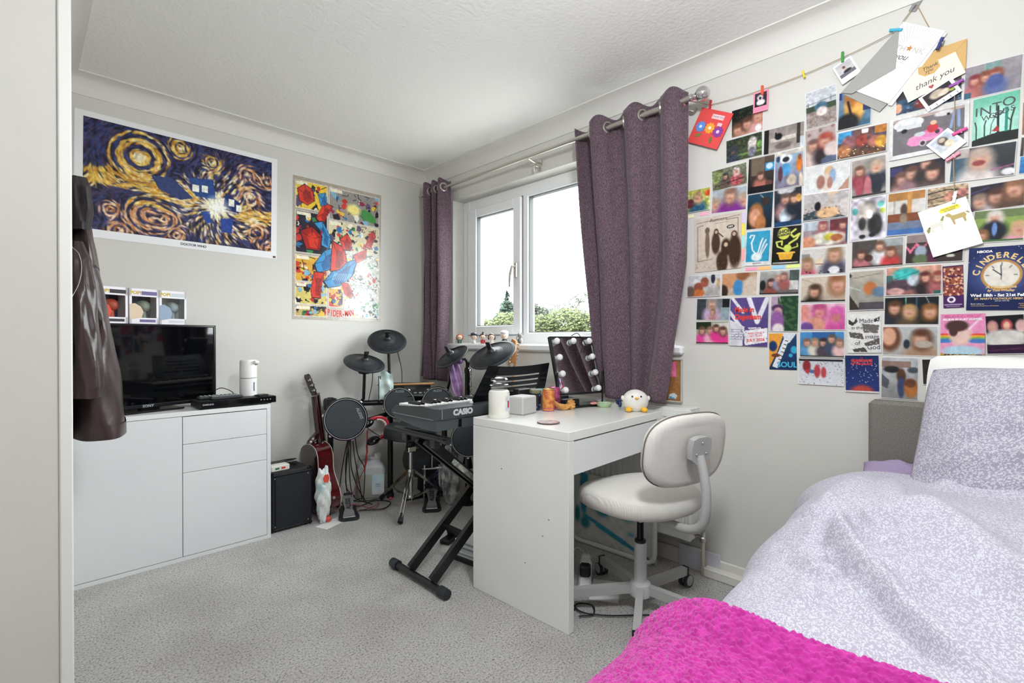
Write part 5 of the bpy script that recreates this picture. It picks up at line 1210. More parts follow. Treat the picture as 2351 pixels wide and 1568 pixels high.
va = T('radiator_valve', 'brass and chrome radiator valve with pipe beside the radiator', 'valve', (2.225, .975, 0))
part('pipe', MB().tube([(0, 0, 0), (0, 0, .16)], .008, 10), mat('painted_pipe', 'cfc6b4', .45), va)
part('valve_body', MB().lathe([(.012, .150), (.016, .155), (.016, .170), (.011, .175), (.013, .190), (.015, .215), (.012, .220), (.005, .222), (.005, .235)], 14), M_chrome, va)
part('union', MB().tube([(0, 0, .185), (0, .022, .185)], .012, 10), M_chrome, va); part('tail_nut', MB().tube([(0, .022, .185), (-.02, .05, .185)], .010, 8), mat('copper_brass', 'b98a52', .35, metal=.8), va)
solo('pipe_trunking', MB().box(2.205, 2.247, .40, .965, 0.0005, .042, .004), sk, 'white boxed pipe trunking along the skirting', 'trunking')
solo('taped_board', MB().box(2.240, 2.2475, .905, 1.10, 0.0005, .105, .001), mat('lilac_white_tape', 'c9c8d2', .5), 'lilac-white board patch on the skirting by the valve', 'board')
wb = T('painted_board', 'white board smeared with turquoise paint under the desk', 'board', M=Matrix.Translation((2.1415, 1.46, .004)) @ Matrix.Rotation(rad(1), 4, 'Z') @ EUL(0, 1.5).to_4x4())
cv = Canvas(90, 60, 9, asp=.55 / .36)
cv.run('gc2c2ba,d6d7d2;n.06,4;e.10,.3,.07,.5,4a98a4,.6;e.27,.2,.045,.42,2f7f95,.4;e.20,.62,.03,.12,3a8a92,.6;e.29,.72,.05,.08,3a8a92,.7;e.47,.42,.085,.15,4f9ca6,.35;e.47,.44,.04,.06,b9bdb7,.6;e.52,.25,.05,.12,4a98a4,.6;l.05,.29,.62,.45,.70,.62,.80,.92,.95,3b93ab;l.07,.42,.70,.70,.84,3f9bb3;e.68,.4,.07,.04,8fb5b4,.9;e.72,.52,.06,.03,8fb5b4,.9;e.76,.70,.03,.03,6fb0bc,.9;n.05,14')
part('panel', MB().box(0, .006, -.29, .29, 0, .36), mat('white_panel_edge', 'd5d5d0', .5), wb)
link('paint_face', sheet_mesh('paint_face', .58, .36, cv, Matrix(((0, 0, -1, -.0002), (-1, 0, 0, 0), (0, 1, 0, .18), (0, 0, 0, 1))), .0004), M_print, wb)
# plugs and leads
M_wlead = mat('white_lead', 'd8d8d4', .45)
ex = T('extension_block', 'white extension block with plugs on the carpet under the desk', 'extension lead', (1.80, 1.33, 0), 35)
part('block', MB().box(-.13, .13, -.028, .028, 0.0005, .036, .008), M_whitep, ex)
part('plug', MB().box(-.06, -.01, -.024, .024, .036, .085, .008), M_blk, ex, label='black plug'); part('plug', MB().box(.0, .045, -.024, .024, .036, .082, .008), M_whitep, ex, label='white plug'); part('plug', MB().box(.06, .105, -.022, .022, .036, .078, .010), M_whitep, ex, label='white plug')
for lb_, m, pts, r in (('black lead dropping from the desk to the floor', M_blk, [(1.86, 1.58, .58), (1.84, 1.57, .45), (1.86, 1.56, .36), (1.83, 1.55, .22), (1.80, 1.52, .10), (1.74, 1.45, .012), (1.70, 1.38, .010)], .0028),
                       ('white lead arching over the extension block', M_wlead, [(1.70, 1.46, .012), (1.80, 1.44, .07), (1.86, 1.42, .10), (1.90, 1.40, .05), (1.93, 1.42, .010)], .003),
                       ('black lead snaking across the carpet below the chair', M_blk, [(1.70, 1.40, .011), (1.62, 1.33, .010), (1.60, 1.26, .010), (1.56, 1.18, .010), (1.60, 1.10, .010), (1.68, 1.02, .010), (1.80, .93, .010), (1.92, 1.0, .010)], .003),
                       ('black lead looping beside the nearest chair caster', M_blk, [(1.55, 1.20, .011), (1.60, 1.22, .010), (1.63, 1.17, .010), (1.58, 1.13, .010), (1.53, 1.16, .010)], .003),
                       ('tangled black lead behind the desk end panel', M_blk, [(1.62, 1.44, .012), (1.68, 1.46, .03), (1.73, 1.42, .014), (1.66, 1.38, .022), (1.60, 1.40, .014), (1.64, 1.34, .012), (1.72, 1.36, .012)], .004),
                       ('white lead curled beside the tangled black lead', M_wlead, [(1.58, 1.36, .012), (1.64, 1.40, .028), (1.70, 1.42, .05), (1.76, 1.46, .03), (1.80, 1.52, .012)], .003)):
    cable('floor_lead', pts, r, m, lb_)
solo('blue_cloth', MB().ball((1.80, 1.57, .02), (.08, .05, .0195), 18, 10, fn=crump), mat('blue_cloth', '2f7fb0', .8), 'small blue cloth on the carpet at the back of the desk', 'cloth')
solo('wood_block', MB().box(1.80, 1.84, 1.615, 1.64, .0005, .10, .006), M_wood, 'small wooden block standing behind the desk leads', 'block')
solo('white_paper', MB().box(-.09, .09, -.06, .06, .0006, .0016, M=TR((1.78, 1.21, 0), EUL(0, 0, 30))), mat('white_paper', 'e8e8e6', .6), 'white paper on the carpet beneath the chair', 'paper')

# ================================================================== CURTAINS AND POLE
def curtain_mat():
    m = bpy.data.materials.new('plum_weave'); m.use_nodes = True; nt = m.node_tree; b = nt.nodes['Principled BSDF']
    b.inputs['Roughness'].default_value = .8; b.inputs['Specular IOR Level'].default_value = .2; b.inputs['Sheen Weight'].default_value = .15
    tc = nt.nodes.new('ShaderNodeTexCoord'); mp = nt.nodes.new('ShaderNodeMapping'); mp.inputs['Scale'].default_value = (1, 1, .35)
    n1 = nt.nodes.new('ShaderNodeTexNoise'); n1.inputs['Scale'].default_value = 330; n1.inputs['Detail'].default_value = 3
    nt.links.new(tc.outputs['Object'], mp.inputs['Vector']); nt.links.new(mp.outputs['Vector'], n1.inputs['Vector'])
    rp = nt.nodes.new('ShaderNodeValToRGB'); e = rp.color_ramp.elements
    e[0].position = .36; e[0].color = lin('473b42'); e[1].position = .66; e[1].color = lin('796470'); k = e.new(.5); k.color = lin('5d4b54')
    nt.links.new(n1.outputs['Fac'], rp.inputs['Fac']); nt.links.new(rp.outputs['Color'], b.inputs['Base Color'])
    bp = nt.nodes.new('ShaderNodeBump'); bp.inputs['Strength'].default_value = .3; bp.inputs['Distance'].default_value = .003
    nt.links.new(n1.outputs['Fac'], bp.inputs['Height']); nt.links.new(bp.outputs['Normal'], b.inputs['Normal'])
    return m
M_curt = curtain_mat()
ROD_X, ROD_Z = 2.158, 2.187
def curtain(label, y0, y1, b0, b1, zb, per, amp, phase, eyes, pull, nu=170):
    """hangs between y0 (near) and y1 (far) at the pole, b0..b1 at the bottom; folds run round the pole"""
    t = T('curtain', label, 'curtain', (ROD_X, (y0 + y1) / 2, zb), group='plum eyelet curtains')
    l = -Vector(t.location); zt = ROD_Z + .055
    def f(u, v):
        z = zb + (zt - zb) * v; k = v ** .8
        ya, yb = b0 + (y0 - b0) * min(1, v * 2.2) ** .8, b1 + (y1 - b1) * v ** .9
        q = u + .035 * math.sin(2 * math.pi * u * 2 + 1) * (1 - v)
        ph = 2 * math.pi * per * q + phase
        a = amp * (1 - .42 * (1 - v)) * (1 + .25 * math.sin(5 * u + 3 * v))
        s = math.sin(ph); s = math.copysign(abs(s) ** .75, s)
        x = ROD_X + a * s - .012 * (1 - v) * math.sin(9 * u + 7 * v)
        z2 = z + .010 * math.sin(ph * 2) * v + (.012 * math.sin(7 * u) + .02 * (u - .5)) * (1 - v) ** 3
        y = ya + (yb - ya) * (u + .02 * math.cos(ph) / per)
        x += pull * math.exp(-((v - .06) / .07) ** 2) * math.sin(14 * u + 2)
        return (x + l.x, y + l.y, z2 + l.z)
    n = nu; me = MB().grid(f, n, 70); o = part('fabric', me, M_curt, t, 80)
    sol = o.modifiers.new('thickness', 'SOLIDIFY'); sol.thickness = .003
    for u in eyes:
        p0 = Vector(f(u - .004, .0)); zc = ROD_Z + l.z; v = (ROD_Z - zb) / (zt - zb)
        a, b_ = Vector(f(u - .01, v)), Vector(f(u + .01, v)); c = Vector(f(u, v)); n_ = (b_ - a).cross(Vector((0, 0, 1))).normalized()
        c.z = zc
        M = TR(c, frame(n_))
        part('eyelet_ring', MB(M).tube([(.026 * math.cos(q), .026 * math.sin(q), 0) for q in np.linspace(0, 2 * math.pi, 29)], .0065, 8, cap=False), M_satin, t)
    return t
# eyelets sit where the cloth crosses the pole
def crossings(per, phase): return [((k * math.pi - phase) / (2 * math.pi * per)) for k in range(0, 40) if .03 < (k * math.pi - phase) / (2 * math.pi * per) < .97]
curtain('wide plum curtain drawn back at the right of the window', 1.035, 1.665, 1.135, 1.515, .790, 3.1, .050, 2.6, crossings(3.1, 2.6), .012)
curtain('narrow plum curtain bunched at the left of the window', 2.835, 3.09, 2.845, 3.12, .790, 3.2, .046, 1.6, crossings(3.2, 1.6), .004, 130)
rd = T('curtain_pole', 'satin steel curtain pole with a ball finial above the window', 'curtain pole', (ROD_X, 2.0, ROD_Z))
part('thick_tube', MB().tube([(0, -1.0, 0), (0, -.30, 0)], .0135, 14), M_satin, rd); part('thin_tube', MB().tube([(0, -.30, 0), (0, 1.125, -.006)], .0105, 14), M_satin, rd)
part('finial', MB().ball((0, -1.048, 0), .033, 22, 16), M_chrome, rd); part('finial_neck', MB().lathe([(.017, 0), (.019, .006), (.012, .012), (.015, .02), (.010, .028)], 16, TR((0, -.992, 0), frame((0, -1, 0)))), M_chrome, rd)
part('end_cap', MB().tube([(0, 1.12, -.006), (0, 1.135, -.006)], .013, 12), M_satin, rd)
for y in (-.955, .02, 1.06): part('bracket', MB().tube([(.0, y, -.012), (.05, y, -.02), (.1045, y, -.012)], .006, 8).lathe([(.022, 0), (.022, .005)], 14, TR((.1005, y, -.012), frame((1, 0, 0)))), M_satin, rd)
hk = T('tieback_hook', 'small steel hook on the wall below the curtain pole', 'hook', (DB, 2.02, 2.135))
part('arm', MB().tube(spline([(-.0005, 0, .01), (-.03, 0, .015), (-.05, 0, .010), (-.052, 0, -.02)], 5), .005, 8), M_satin, hk); part('plate', MB().box(-.004, -.0004, -.012, .012, -.01, .03, .001), M_satin, hk)

# ------------------------------------------------------------------ figurines on the sill
SZ = WZ0 + .0125
def figurine(label, y, hair, body, skin='ecd0bd', style=0, s=1.0):
    t = T('toy_figurine', label, 'figurine', (DB - .005, y, SZ), 90 + 45, group='small figurines on the sill')
    part('body', MB().lathe([(.013 * s, 0), (.015 * s, .004), (.012 * s, .018 * s), (.007 * s, .028 * s)], 14), mat('figure_' + body, body, .4), t)
    part('head', MB().ball((0, 0, .045 * s), (.021 * s, .020 * s, .019 * s), 16, 12), mat('figure_' + skin, skin, .4), t)
    h = MB().ball((0, -.005 * s, .050 * s), (.0235 * s, .021 * s, .0205 * s), 16, 12)
    if style == 1: h.ball((0, 0, .074 * s), (.007, .006, .009), 8, 6)
    if style == 2:
        for q in (-1, 1): h.ball((q * .02 * s, -.004, .04 * s), (.007, .009, .016), 8, 6)
    if style == 3: h.ball((0, .004, .066 * s), (.024 * s, .022 * s, .012 * s), 14, 8)
    part('hair', h, mat('figure_' + hair, hair, .4), t)
    for q in (-1, 1): part('eye', MB().ball((q * .008 * s, .0195 * s, .044 * s), .0022, 6, 5), M_blkgl, t)
    for q in (-1, 1): part('arm', MB().tube([(q * .010 * s, 0, .025 * s), (q * .016 * s, .004, .013 * s)], .0035 * s, 6), mat('figure_' + body, body, .4), t)
figurine('ginger haired round-headed figurine, first on the sill', 2.800, 'b5653a', '3c5a52', style=2)
figurine('figurine with a slate black cap, second on the sill', 2.640, '3a3c48', 'e2dcd4', style=3)
figurine('dark brown haired figurine with a topknot and red body', 2.545, '4a2f28', 'b8323a', style=1)
figurine('brown haired figurine in a pale dress with dark eyes', 2.455, '4c3730', 'd9cfc8', style=2)
figurine('figurine wearing a large white hat, fifth on the sill', 2.330, 'ececec', '2e3038', style=3, s=1.15)
ct = T('cat_ornament', 'small grey cat ornament at the end of the figurine row', 'ornament', (DB - .005, 2.185, SZ), 135)
M_catg = mat('grey_cat', '9c9c98', .5, noise=('6d6d6a', 60, 2))
part('body', MB().ball((0, 0, .02), (.018, .024, .020), 14, 10).tube(spline([(0, -.02, .015), (.02, -.03, .03), (.02, -.03, .05)], 4), .004, 6), M_catg, ct)
part('head', MB().ball((0, .012, .052), (.017, .015, .015), 14, 10), M_catg, ct)
for q in (-1, 1): part('ear', MB().lathe([(.007, 0), (.0, .014)], 8, TR((q * .010, .012, .062))), M_catg, ct)

# ------------------------------------------------------------------ cork board behind the curtain
cb = T('cork_board', 'small framed cork board with a pink note behind the curtain', 'notice board', M=wallB(1.182, .886))
part('frame', MB().box(-.06, .09, -.107, -.099, 0, .014, .003).box(-.06, .09, .099, .107, 0, .014, .003).box(.082, .09, -.107, .107, 0, .014, .003).box(-.06, -.052, -.107, .107, 0, .014, .003), mat('pale_grey_frame', 'b9b5aa', .4), cb)
part('cork', MB().box(-.054, .083, -.10, .10, .001, .008), mat('cork', 'a5733f', .85, noise=('8a5a2c', 70, 3)), cb)
part('pink_note', MB().box(.028, .060, .018, .092, .008, .0095), mat('pink_foil', 'e0568a', .3, noise=('f08cb0', 20, 2)), cb)
part('white_sticker', MB().prism([(.02, -.088), (.055, -.092), (.066, -.072), (.05, -.06), (.025, -.068)], .008, .0095), mat('sticker_white', 'd5dde2', .4, noise=('4f8fb0', 60, 2, .5, .55)), cb)

# ================================================================== PRINTS ON THE WINDOW WALL
# (y, z, width, height, tilt, name, label, print, grid, lettering)
PRINTS = [
(0.7985, 2.0535, 0.133, 0.1251, -0.4, 'photo_print', 'photo of three blurred faces before dark trees, beside the red card', 'g141a17,2a2220;s60,.03,2f3a30,0,.5;p.2,.72,.17,6a4632,c98;p.5,.6,.17,5a3a2c,b87;p.83,.45,.16,c07a6a,d8a09a;e.85,.85,.1,.12,eee', None, ''),
(0.8115, 1.9355, 0.155, 0.104, 0.0, 'photo_print', 'photo of figures in a leafy garden with a white statue', 'g2c3326,4a5238;s50,.04,47523a,0,.6;r0,.72,1,.8,6a8a48;p.2,.5,.16,333a44,3a4250,4a4a50;e.72,.5,.11,.36,d9d4cf;e.75,.3,.1,.15,cfc6c0;e.72,.75,.1,.2,7a7a88;e.92,.5,.07,.15,6c9a4c;n.25,14', None, ''),
(0.6515, 1.9305, 0.1561, 0.106, -1.5, 'photo_print', 'photo of a black cat on a carpeted cat tree', 'g8f8682,a79c94;r0,0,.14,1,1d1a1a;r.18,.42,.8,.56,d2c9c0;e.38,.38,.09,.13,101010;r.3,.22,.34,.36,101010;e.5,.75,.2,.13,6c625c;r.82,0,.9,.8,3a3230;r.9,.55,1,1,c9d2dc;n.1,10', None, ''),
(0.8742, 1.82, 0.1556, 0.0961, 1.8, 'photo_print', 'photo of two people on a garden bench in front of trees', 'g7a8068,4a4638;r0,.62,1,1,6a6a50;e.1,.35,.2,.3,7f8a58;p.4,.42,.12,3a3430,5a4a48;p.7,.3,.14,c9b8b8,c05a64;l.05,.1,.8,.9,.66,3a3028;n.3,14', None, ''),
(0.7392, 1.7987, 0.1086, 0.1565, -2.4, 'photo_print', 'dark photo of a child in front of a lit screen', 'g5a4c42,171414;r0,0,.1,1,0f1114;r.15,0,.62,.5,6f6152;r.66,.2,1,.42,2f86b8;e.8,.3,.12,.08,cfe6f2;p.48,.52,.09,5a4038,b06a5c;e.8,.75,.12,.08,6a4038;r0,.8,1,1,141416', None, ''),
(0.63, 1.798, 0.109, 0.156, -0.5, 'photo_print', 'photo of a child beside a large blue and white costume', 'g9fc0d8,6e6478;r0,0,1,.12,cfc8bc;e.4,.22,.2,.13,e6eaee;e.4,.24,.12,.07,22242c;e.4,.5,.16,.16,4f9bd0;e.14,.2,.07,.08,2f3a55;e.85,.42,.1,.2,c9722c;e.86,.25,.06,.08,8a4a2c;e.22,.6,.08,.2,5a3844;e.6,.8,.16,.14,d8c8b4;e.9,.85,.06,.2,e0d0b8;n.18,10', None, ''),
(1.0328, 1.7442, 0.1475, 0.1055, -1.0, 'photo_print', 'photo of a child outdoors beside yellow-green leaves', 'ga9b04c,b4bc6a;s50,.05,d6dc9a,.2,1;p.6,.35,.2,b4926a,2f5f78;e.92,.25,.1,.14,e0602c;e.35,.6,.13,.2,6a3438;n.2,10', None, ''),
(0.8762, 1.7188, 0.1557, 0.1075, -2.8, 'photo_print', 'photo of an older woman in purple between two children', 'gb9c4cc,8c8a90;p.12,.6,.2,b09a86,b05a9a;p.9,.55,.2,b4a088,6a3f80;p.53,.32,.25,8a6a5c,7c2f86;n.08,10', None, ''),
(0.7448, 1.644, 0.1066, 0.1541, -2.7, 'photo_print', 'selfie of a smiling long haired woman against dark blue', 'g1b4258,14161c;l.02,.5,.05,.8,.3,b9b4b0;e.7,.25,.16,.12,3a2c28;e.36,.62,.28,.34,a5683c;e.34,.66,.2,.24,dba184;e.55,.85,.2,.25,b5784a;n.12,9', None, ''),
(0.6345, 1.6393, 0.107, 0.1586, -0.3, 'photo_print', 'photo of a blurred group standing at night', 'g2a2c34,16202c;e.45,.05,.3,.1,c9c9cc;p.42,.28,.12,5a4a48,b98a8a;e.42,.72,.2,.2,c6d2dc;p.7,.28,.1,5c4034,1f2430;e.88,.3,.1,.1,d9a55c;r0,.85,1,1,1c3a5c;n.2,8', None, ''),
(0.515, 2.0152, 0.108, 0.1505, 1.3, 'photo_print', 'photo of a large white ball on a pebble beach', 'gccd0d6,cfd3d8;r0,.42,1,.56,3c4a3a;l.015,0,.36,1,.3,55585c;l.01,.1,.3,.1,.42,55585c;l.01,.5,.27,.5,.42,55585c;l.01,.8,.24,.8,.4,55585c;r0,.56,1,1,8a7a74;s90,.03,a39690,.58,1;e.5,.48,.2,.13,4a6a80;e.52,.6,.17,.12,e0d4cf;n.12,18', None, ''),
(0.5155, 1.862, 0.109, 0.151, 1.1, 'photo_print', 'photo of two people hugging, one with red hair', 'gb5a5a2,a29490;e.15,.16,.05,.05,8d6d6c;e.5,.1,.05,.05,8d6d6c;e.88,.06,.05,.05,8d6d6c;p.28,.45,.13,6a5048,d2bcb4;p.65,.38,.15,a0463a,2a2226;e.85,.65,.25,.2,d8c4c0;e.75,.92,.25,.12,55607a;n.08,8', None, ''),
(0.495, 1.7283, 0.1571, 0.1106, -2.4, 'photo_print', 'pale photo of a couple crouching on a white background', 'gd9d9d8,dfe0e0;e.55,.28,.1,.18,cfae84;e.5,.65,.09,.3,d9c8b8;e.63,.45,.07,.25,8fa8c8;e.38,.62,.09,.24,9a6c60;e.58,.68,.06,.2,a97a6c;y.8,.9,1,.5,1,1,.7,1,b08a74;n.04,8', None, ''),
(0.4975, 1.6195, 0.1572, 0.107, -2.6, 'photo_print', 'photo of a black cat climbing a pale cat tree', 'gb9b4b4,b9b2ae;y0,.75,.4,.6,1,1,0,1,2f4450;r.55,0,.75,.12,d9bca0;l.06,.62,.1,.6,.45,cdb096;e.55,.75,.25,.2,d9b088;s25,.03,8a6a4c,.5,.95;e.33,.5,.07,.16,0f0f10;y.78,.35,1,.3,1,.85,.82,.8,cbc2bf;n.1,10', None, ''),
(0.5005, 1.5112, 0.156, 0.1055, -1.3, 'photo_print', 'photo of people eating at a pale round table', 'ga8b0b8,8a5a5c;r0,0,.35,.35,b9c2cc;r.6,0,1,.45,6b3038;p.45,.2,.14,8a4a50,9a6a6c;p.88,.25,.13,6a3a3c,8a4448;e.55,.7,.4,.25,d6d3c4;e.6,.65,.12,.13,c9c046;e.75,.7,.13,.13,a8623c;e.12,.8,.18,.22,c98a6c;r.93,.3,1,.9,2f4a60;n.15,9', None, ''),
(0.5065, 1.401, 0.1571, 0.105, -1.8, 'photo_print', 'photo of two girls with a small iced cake between them', 'gcfc9c4,d9d4d0;r0,.2,.2,.45,8a8a8a;p.15,.55,.18,8a6a50,b95a6c;p.73,.25,.22,8a6c50,4a4658;e.42,.52,.09,.13,e2cfae;r.34,.58,.5,.63,8a4a40;e.74,.85,.12,.14,e6e6ea;s14,.03,222,.85,1', None, ''),
(0.5068, 1.2885, 0.1576, 0.104, -1.5, 'photo_print', 'cream photo of two blurred people against a plain wall', 'gcdbfae,c6b8a6;l.01,.05,.1,.35,.3,8a7c70;p.33,.55,.2,4a3226,17140f;p.8,.3,.28,8a5c3c,b9a894;r0,.9,1,1,1a1614', None, ''),
(0.507, 1.1785, 0.156, 0.106, -0.7, 'photo_print', 'pink tinted photo of two faces with a raised hand', 'ge6b4c8,c98ab0;e.1,.35,.12,.3,d98a80;p.42,.28,.22,b04a78,e09aa8,d98a90;p.8,.45,.24,c95aa0,c04a90,c0707c;e.35,.8,.2,.3,d0907c;e.15,.9,.15,.2,6a4a90;n.08,8', None, ''),
(0.5102, 1.0675, 0.1565, 0.104, 0.0, 'photo_print', 'photo of five people lined up under a blue sky', 'g4a90c8,3a5a7a;r.3,0,.8,.35,2f5f98;p.17,.42,.12,7a5c50,5a90c0;p.35,.4,.12,9a7c60,d8d2c4;p.54,.42,.13,3a2c2c,4a4048;p.72,.28,.13,5a5048,3f4a60;p.88,.42,.12,8a6a58,e0b8b4;r0,.9,1,1,4a4a44', None, ''),
(0.5135, 0.9583, 0.157, 0.1056, 0.2, 'photo_print', 'photo of red coated children playing in deep snow', 'gc9ccd2,dfe1e6;r0,0,1,.12,2a2c30;s70,.014,4a4c52,.15,1;e.2,.3,.09,.22,8a2c34;e.22,.5,.05,.08,b03a44;e.32,.5,.06,.07,4a6a9a;e.43,.48,.07,.24,b04048;e.57,.52,.06,.2,b84850', None, ''),
(0.9892, 1.339, 0.1596, 0.102, -1.4, 'photo_print', 'photo of two sunburnt faces on a seaside promenade', 'gd2d6da,c9c2bb;e.35,.6,.14,.25,8a4a38;e.53,.35,.12,.22,9a5540;e.35,.85,.2,.2,c9703c;y.45,1,.75,.45,1,.6,1,1,b8b2b0;e.77,.2,.06,.22,2c2c34;e.1,.75,.14,.25,6a5a50;e.92,.4,.05,.2,c9a07a;n.12,9', None, ''),
(0.8303, 1.3342, 0.1546, 0.1035, -1.7, 'photo_print', 'photo of leaning faces and a bright blue shirt', 'gb99878,c9b4a0;e.28,.35,.28,.3,c79068;e.05,.8,.15,.3,3a2a22;e.48,.65,.14,.35,3f86c0;e.6,.15,.18,.2,8a5a3c;e.85,.65,.25,.45,d3c2b0;n.06,7', None, ''),
(0.6677, 1.3288, 0.1556, 0.1035, -2.4, 'photo_print', 'photo of people with raised arms by a white stove', 'gb9b9b6,5c5654;r.75,0,1,.5,4a5452;r.75,.45,.95,.8,d0cfcc;p.3,.5,.13,4a3030,8a4a40;p.47,.32,.1,b08a78,8a8aa0;p.62,.25,.12,8a6058,9a5a58;e.1,.6,.08,.2,1d1d20;r0,.9,1,1,2a2626;n.12,9', None, ''),
(0.947, 1.2263, 0.1551, 0.1015, -2.4, 'photo_print', 'photo of an older person in lilac holding a toddler', 'g6a6e72,8a9094;r0,0,.3,1,3a3e42;r.78,0,1,.45,1f2226;r.72,.4,1,1,8fa0a8;p.46,.25,.2,a09088,c9b0d0;p.5,.6,.11,8a6a58,c08a8c;n.1,8', None, ''),
(0.951, 1.1185, 0.153, 0.105, -0.4, 'photo_print', 'photo of four people in bright pink shirts', 'g9aa088,b9b0a8;r0,0,.48,.35,24301f;r.55,.1,1,.5,d9d4cc;p.2,.4,.14,6a4a40,e04a9a;p.45,.4,.14,8a6a58,e8b0c0;p.62,.3,.13,5a4038,e03a90;p.82,.42,.15,5a3a30,e0408c;r0,.92,1,1,3a2422', None, ''),
(0.6458, 1.1963, 0.1075, 0.1506, -1.3, 'photo_print', 'photo of a purple hatted figure beside an ivy wall', 'g9a8a9a,8c7a8a;y.35,0,1,0,1,1,.5,1,24402c;s60,.04,3a5a3a,.1,1;r0,0,.25,1,b09ab0;e.25,.35,.2,.1,4a2a50;e.28,.45,.15,.12,c99a9a;e.25,.72,.25,.3,8a5a94;e.3,.92,.2,.15,e8dcdc', None, ''),
(0.36, 1.5433, 0.11, 0.1605, -0.3, 'photo_print', 'print of a shaggy black and white dog on lilac', 'gd4cbd8,dcd8e2;e.5,.45,.32,.38,8a8684;e.45,.3,.25,.2,b4aca4;e.7,.65,.2,.25,2a2a2c;e.35,.6,.1,.15,3a3836;e.55,.4,.08,.1,e8e4de;e.15,.3,.08,.08,4a9a9a;e.85,.2,.1,.07,5aa09a;e.9,.35,.07,.06,a8c04a;e.35,.9,.09,.05,222;e.62,.88,.09,.05,222;n.35,9', None, ''),
(0.2475, 1.544, 0.1081, 0.1561, -2.1, 'photo_print', 'photo of a lone figure in a sports hall', 'gb98a5c,8a6a48;r0,.2,1,.5,d0ccc4;r0,0,1,.18,a8743c;r.52,0,.66,.55,c08a4c;l.02,.2,.2,.2,.5,8a8478;r0,.5,1,.68,7a4428;r0,.68,1,.85,6c7890;r0,.85,1,1,3f6aa8;e.45,.42,.09,.14,4a3a30;e.45,.62,.09,.12,8a7a68;n.08,8', None, ''),
(0.1348, 1.5852, 0.1085, 0.0675, 0.3, 'photo_print', 'photo of pale driftwood, half hidden by the horse card', 'gb9a486,8a745c;l.06,0,.3,.5,.2,1,.35,3a2c22;l.05,0,.6,.6,.5,1,.6,2f241c;l.05,0,.85,.5,.8,1,.85,d8c4a6;e.55,.55,.13,.25,c98a78;e.85,.45,.12,.2,b0706a;n.3,12', None, ''),
(0.0142, 1.5587, 0.1285, 0.0865, 0.2, 'photo_print', 'photo of three dark blurred faces close together', 'g2a2834,241f1e;l.05,0,.3,.35,.15,4a3f6a;p.2,.6,.22,8a7468,3a2c3a;p.5,.5,.24,4a3028,c9bcb8;p.8,.3,.26,8a6048,5a4436;n.1,8', None, ''),
(0.0098, 1.4612, 0.1217, 0.1075, -3.1, 'photo_print', 'photo of a dark suited man crouching on a lawn', 'g8aa05c,8aa84a;r0,0,1,.25,6a7a50;p.42,.25,.16,d8d0c8,22262e;e.42,.65,.2,.3,1f242c;e.43,.6,.05,.2,6a8ac0;p.2,.75,.13,8a6040,3a5a78;p.88,.6,.16,c9a07a,e0a0b8;r0,.92,1,1,4a6a38', None, ''),
(0.3322, 1.4103, 0.1585, 0.1045, -0.9, 'photo_print', 'photo of a family of four outside a dark shed', 'g8a8078,5a504a;r0,0,.5,1,4a4440;r.5,0,1,.3,9aa0a0;p.2,.5,.13,5a3a30,b06a70;p.55,.25,.14,6a4a3c,d9d9dc;p.75,.48,.14,6a4430,c03a3c;e.35,.65,.08,.12,4a2c24;r0,.92,1,1,3a322e;n.12,8', None, ''),
(0.17, 1.4092, 0.1561, 0.1045, -2.4, 'photo_print', 'photo of someone by pink bunting, behind the horse card', 'g4a3c3e,2a2224;r0,0,.4,.3,8a7a78;y0,.3,.1,.55,.2,.28,.3,.5,.4,.25,.4,.32,.3,.6,.2,.4,.1,.65,0,.4,d8708c;e.28,.6,.1,.2,9aa4b4;e.28,.85,.14,.16,5a6a48;e.5,.8,.1,.3,5a2444;r.55,.7,1,1,3a302c;e.78,.78,.07,.05,c8d4c0', None, ''),
(0.3635, 1.2735, 0.111, 0.15, 0.0, 'photo_print', 'photo of a tilted face beside white light streaks', 'gb4ac9e,8a8880;l.01,.0,.2,.9,.1,5a5850;l.015,.05,.4,.35,.5,c9e0d6;e.6,.45,.18,.16,b06a3c;e.85,.55,.2,.12,5f7890;y0,.55,.35,1,0,1,3a3028;r.3,.8,1,1,4a464c;e.05,.12,.05,.05,22242a;n.08,8', None, ''),
(0.2265, 1.299, 0.157, 0.104, -1.1, 'photo_print', 'photo of a turquoise helmet before two people', 'gd8a48c,8a5a54;r0,.3,.15,.6,3a5a58;e.38,.3,.24,.24,3fb0ac;l.02,.15,.45,.6,.2,22605c;e.3,.65,.3,.2,4a3a44;e.55,.5,.15,.2,b9c4cc;p.7,.4,.14,5a2c24,2a2428;p.92,.4,.14,7a3c30,9a5a5c;e.2,.85,.15,.12,d0a09a;r.85,.85,1,1,2f5a52;n.15,10', None, ''),
(0.2323, 1.1913, 0.1555, 0.1015, -0.9, 'photo_print', 'photo of three faces under green stage beams', 'g1a2024,141216;l.02,.4,0,.42,.4,7ad0a0;l.015,.75,0,.85,.4,c0d8c8;l.03,.6,0,.6,.5,3f6a90;p.2,.38,.19,5a3a24,2a2a34;p.47,.5,.18,b08a5c,5a4a38;p.82,.52,.2,8a5c34,2a241e', None, ''),
(0.2358, 1.0822, 0.1575, 0.1065, -0.5, 'photo_print', 'photo of two young women close to the lens', 'gb9bec0,a8a49e;e.15,.4,.2,.45,6a4430;e.13,.35,.13,.3,dba88a;p.7,.4,.24,5a3a28,a5846c;e.75,.6,.15,.12,b4a89c;e.45,.6,.06,.15,2a3440', None, ''),
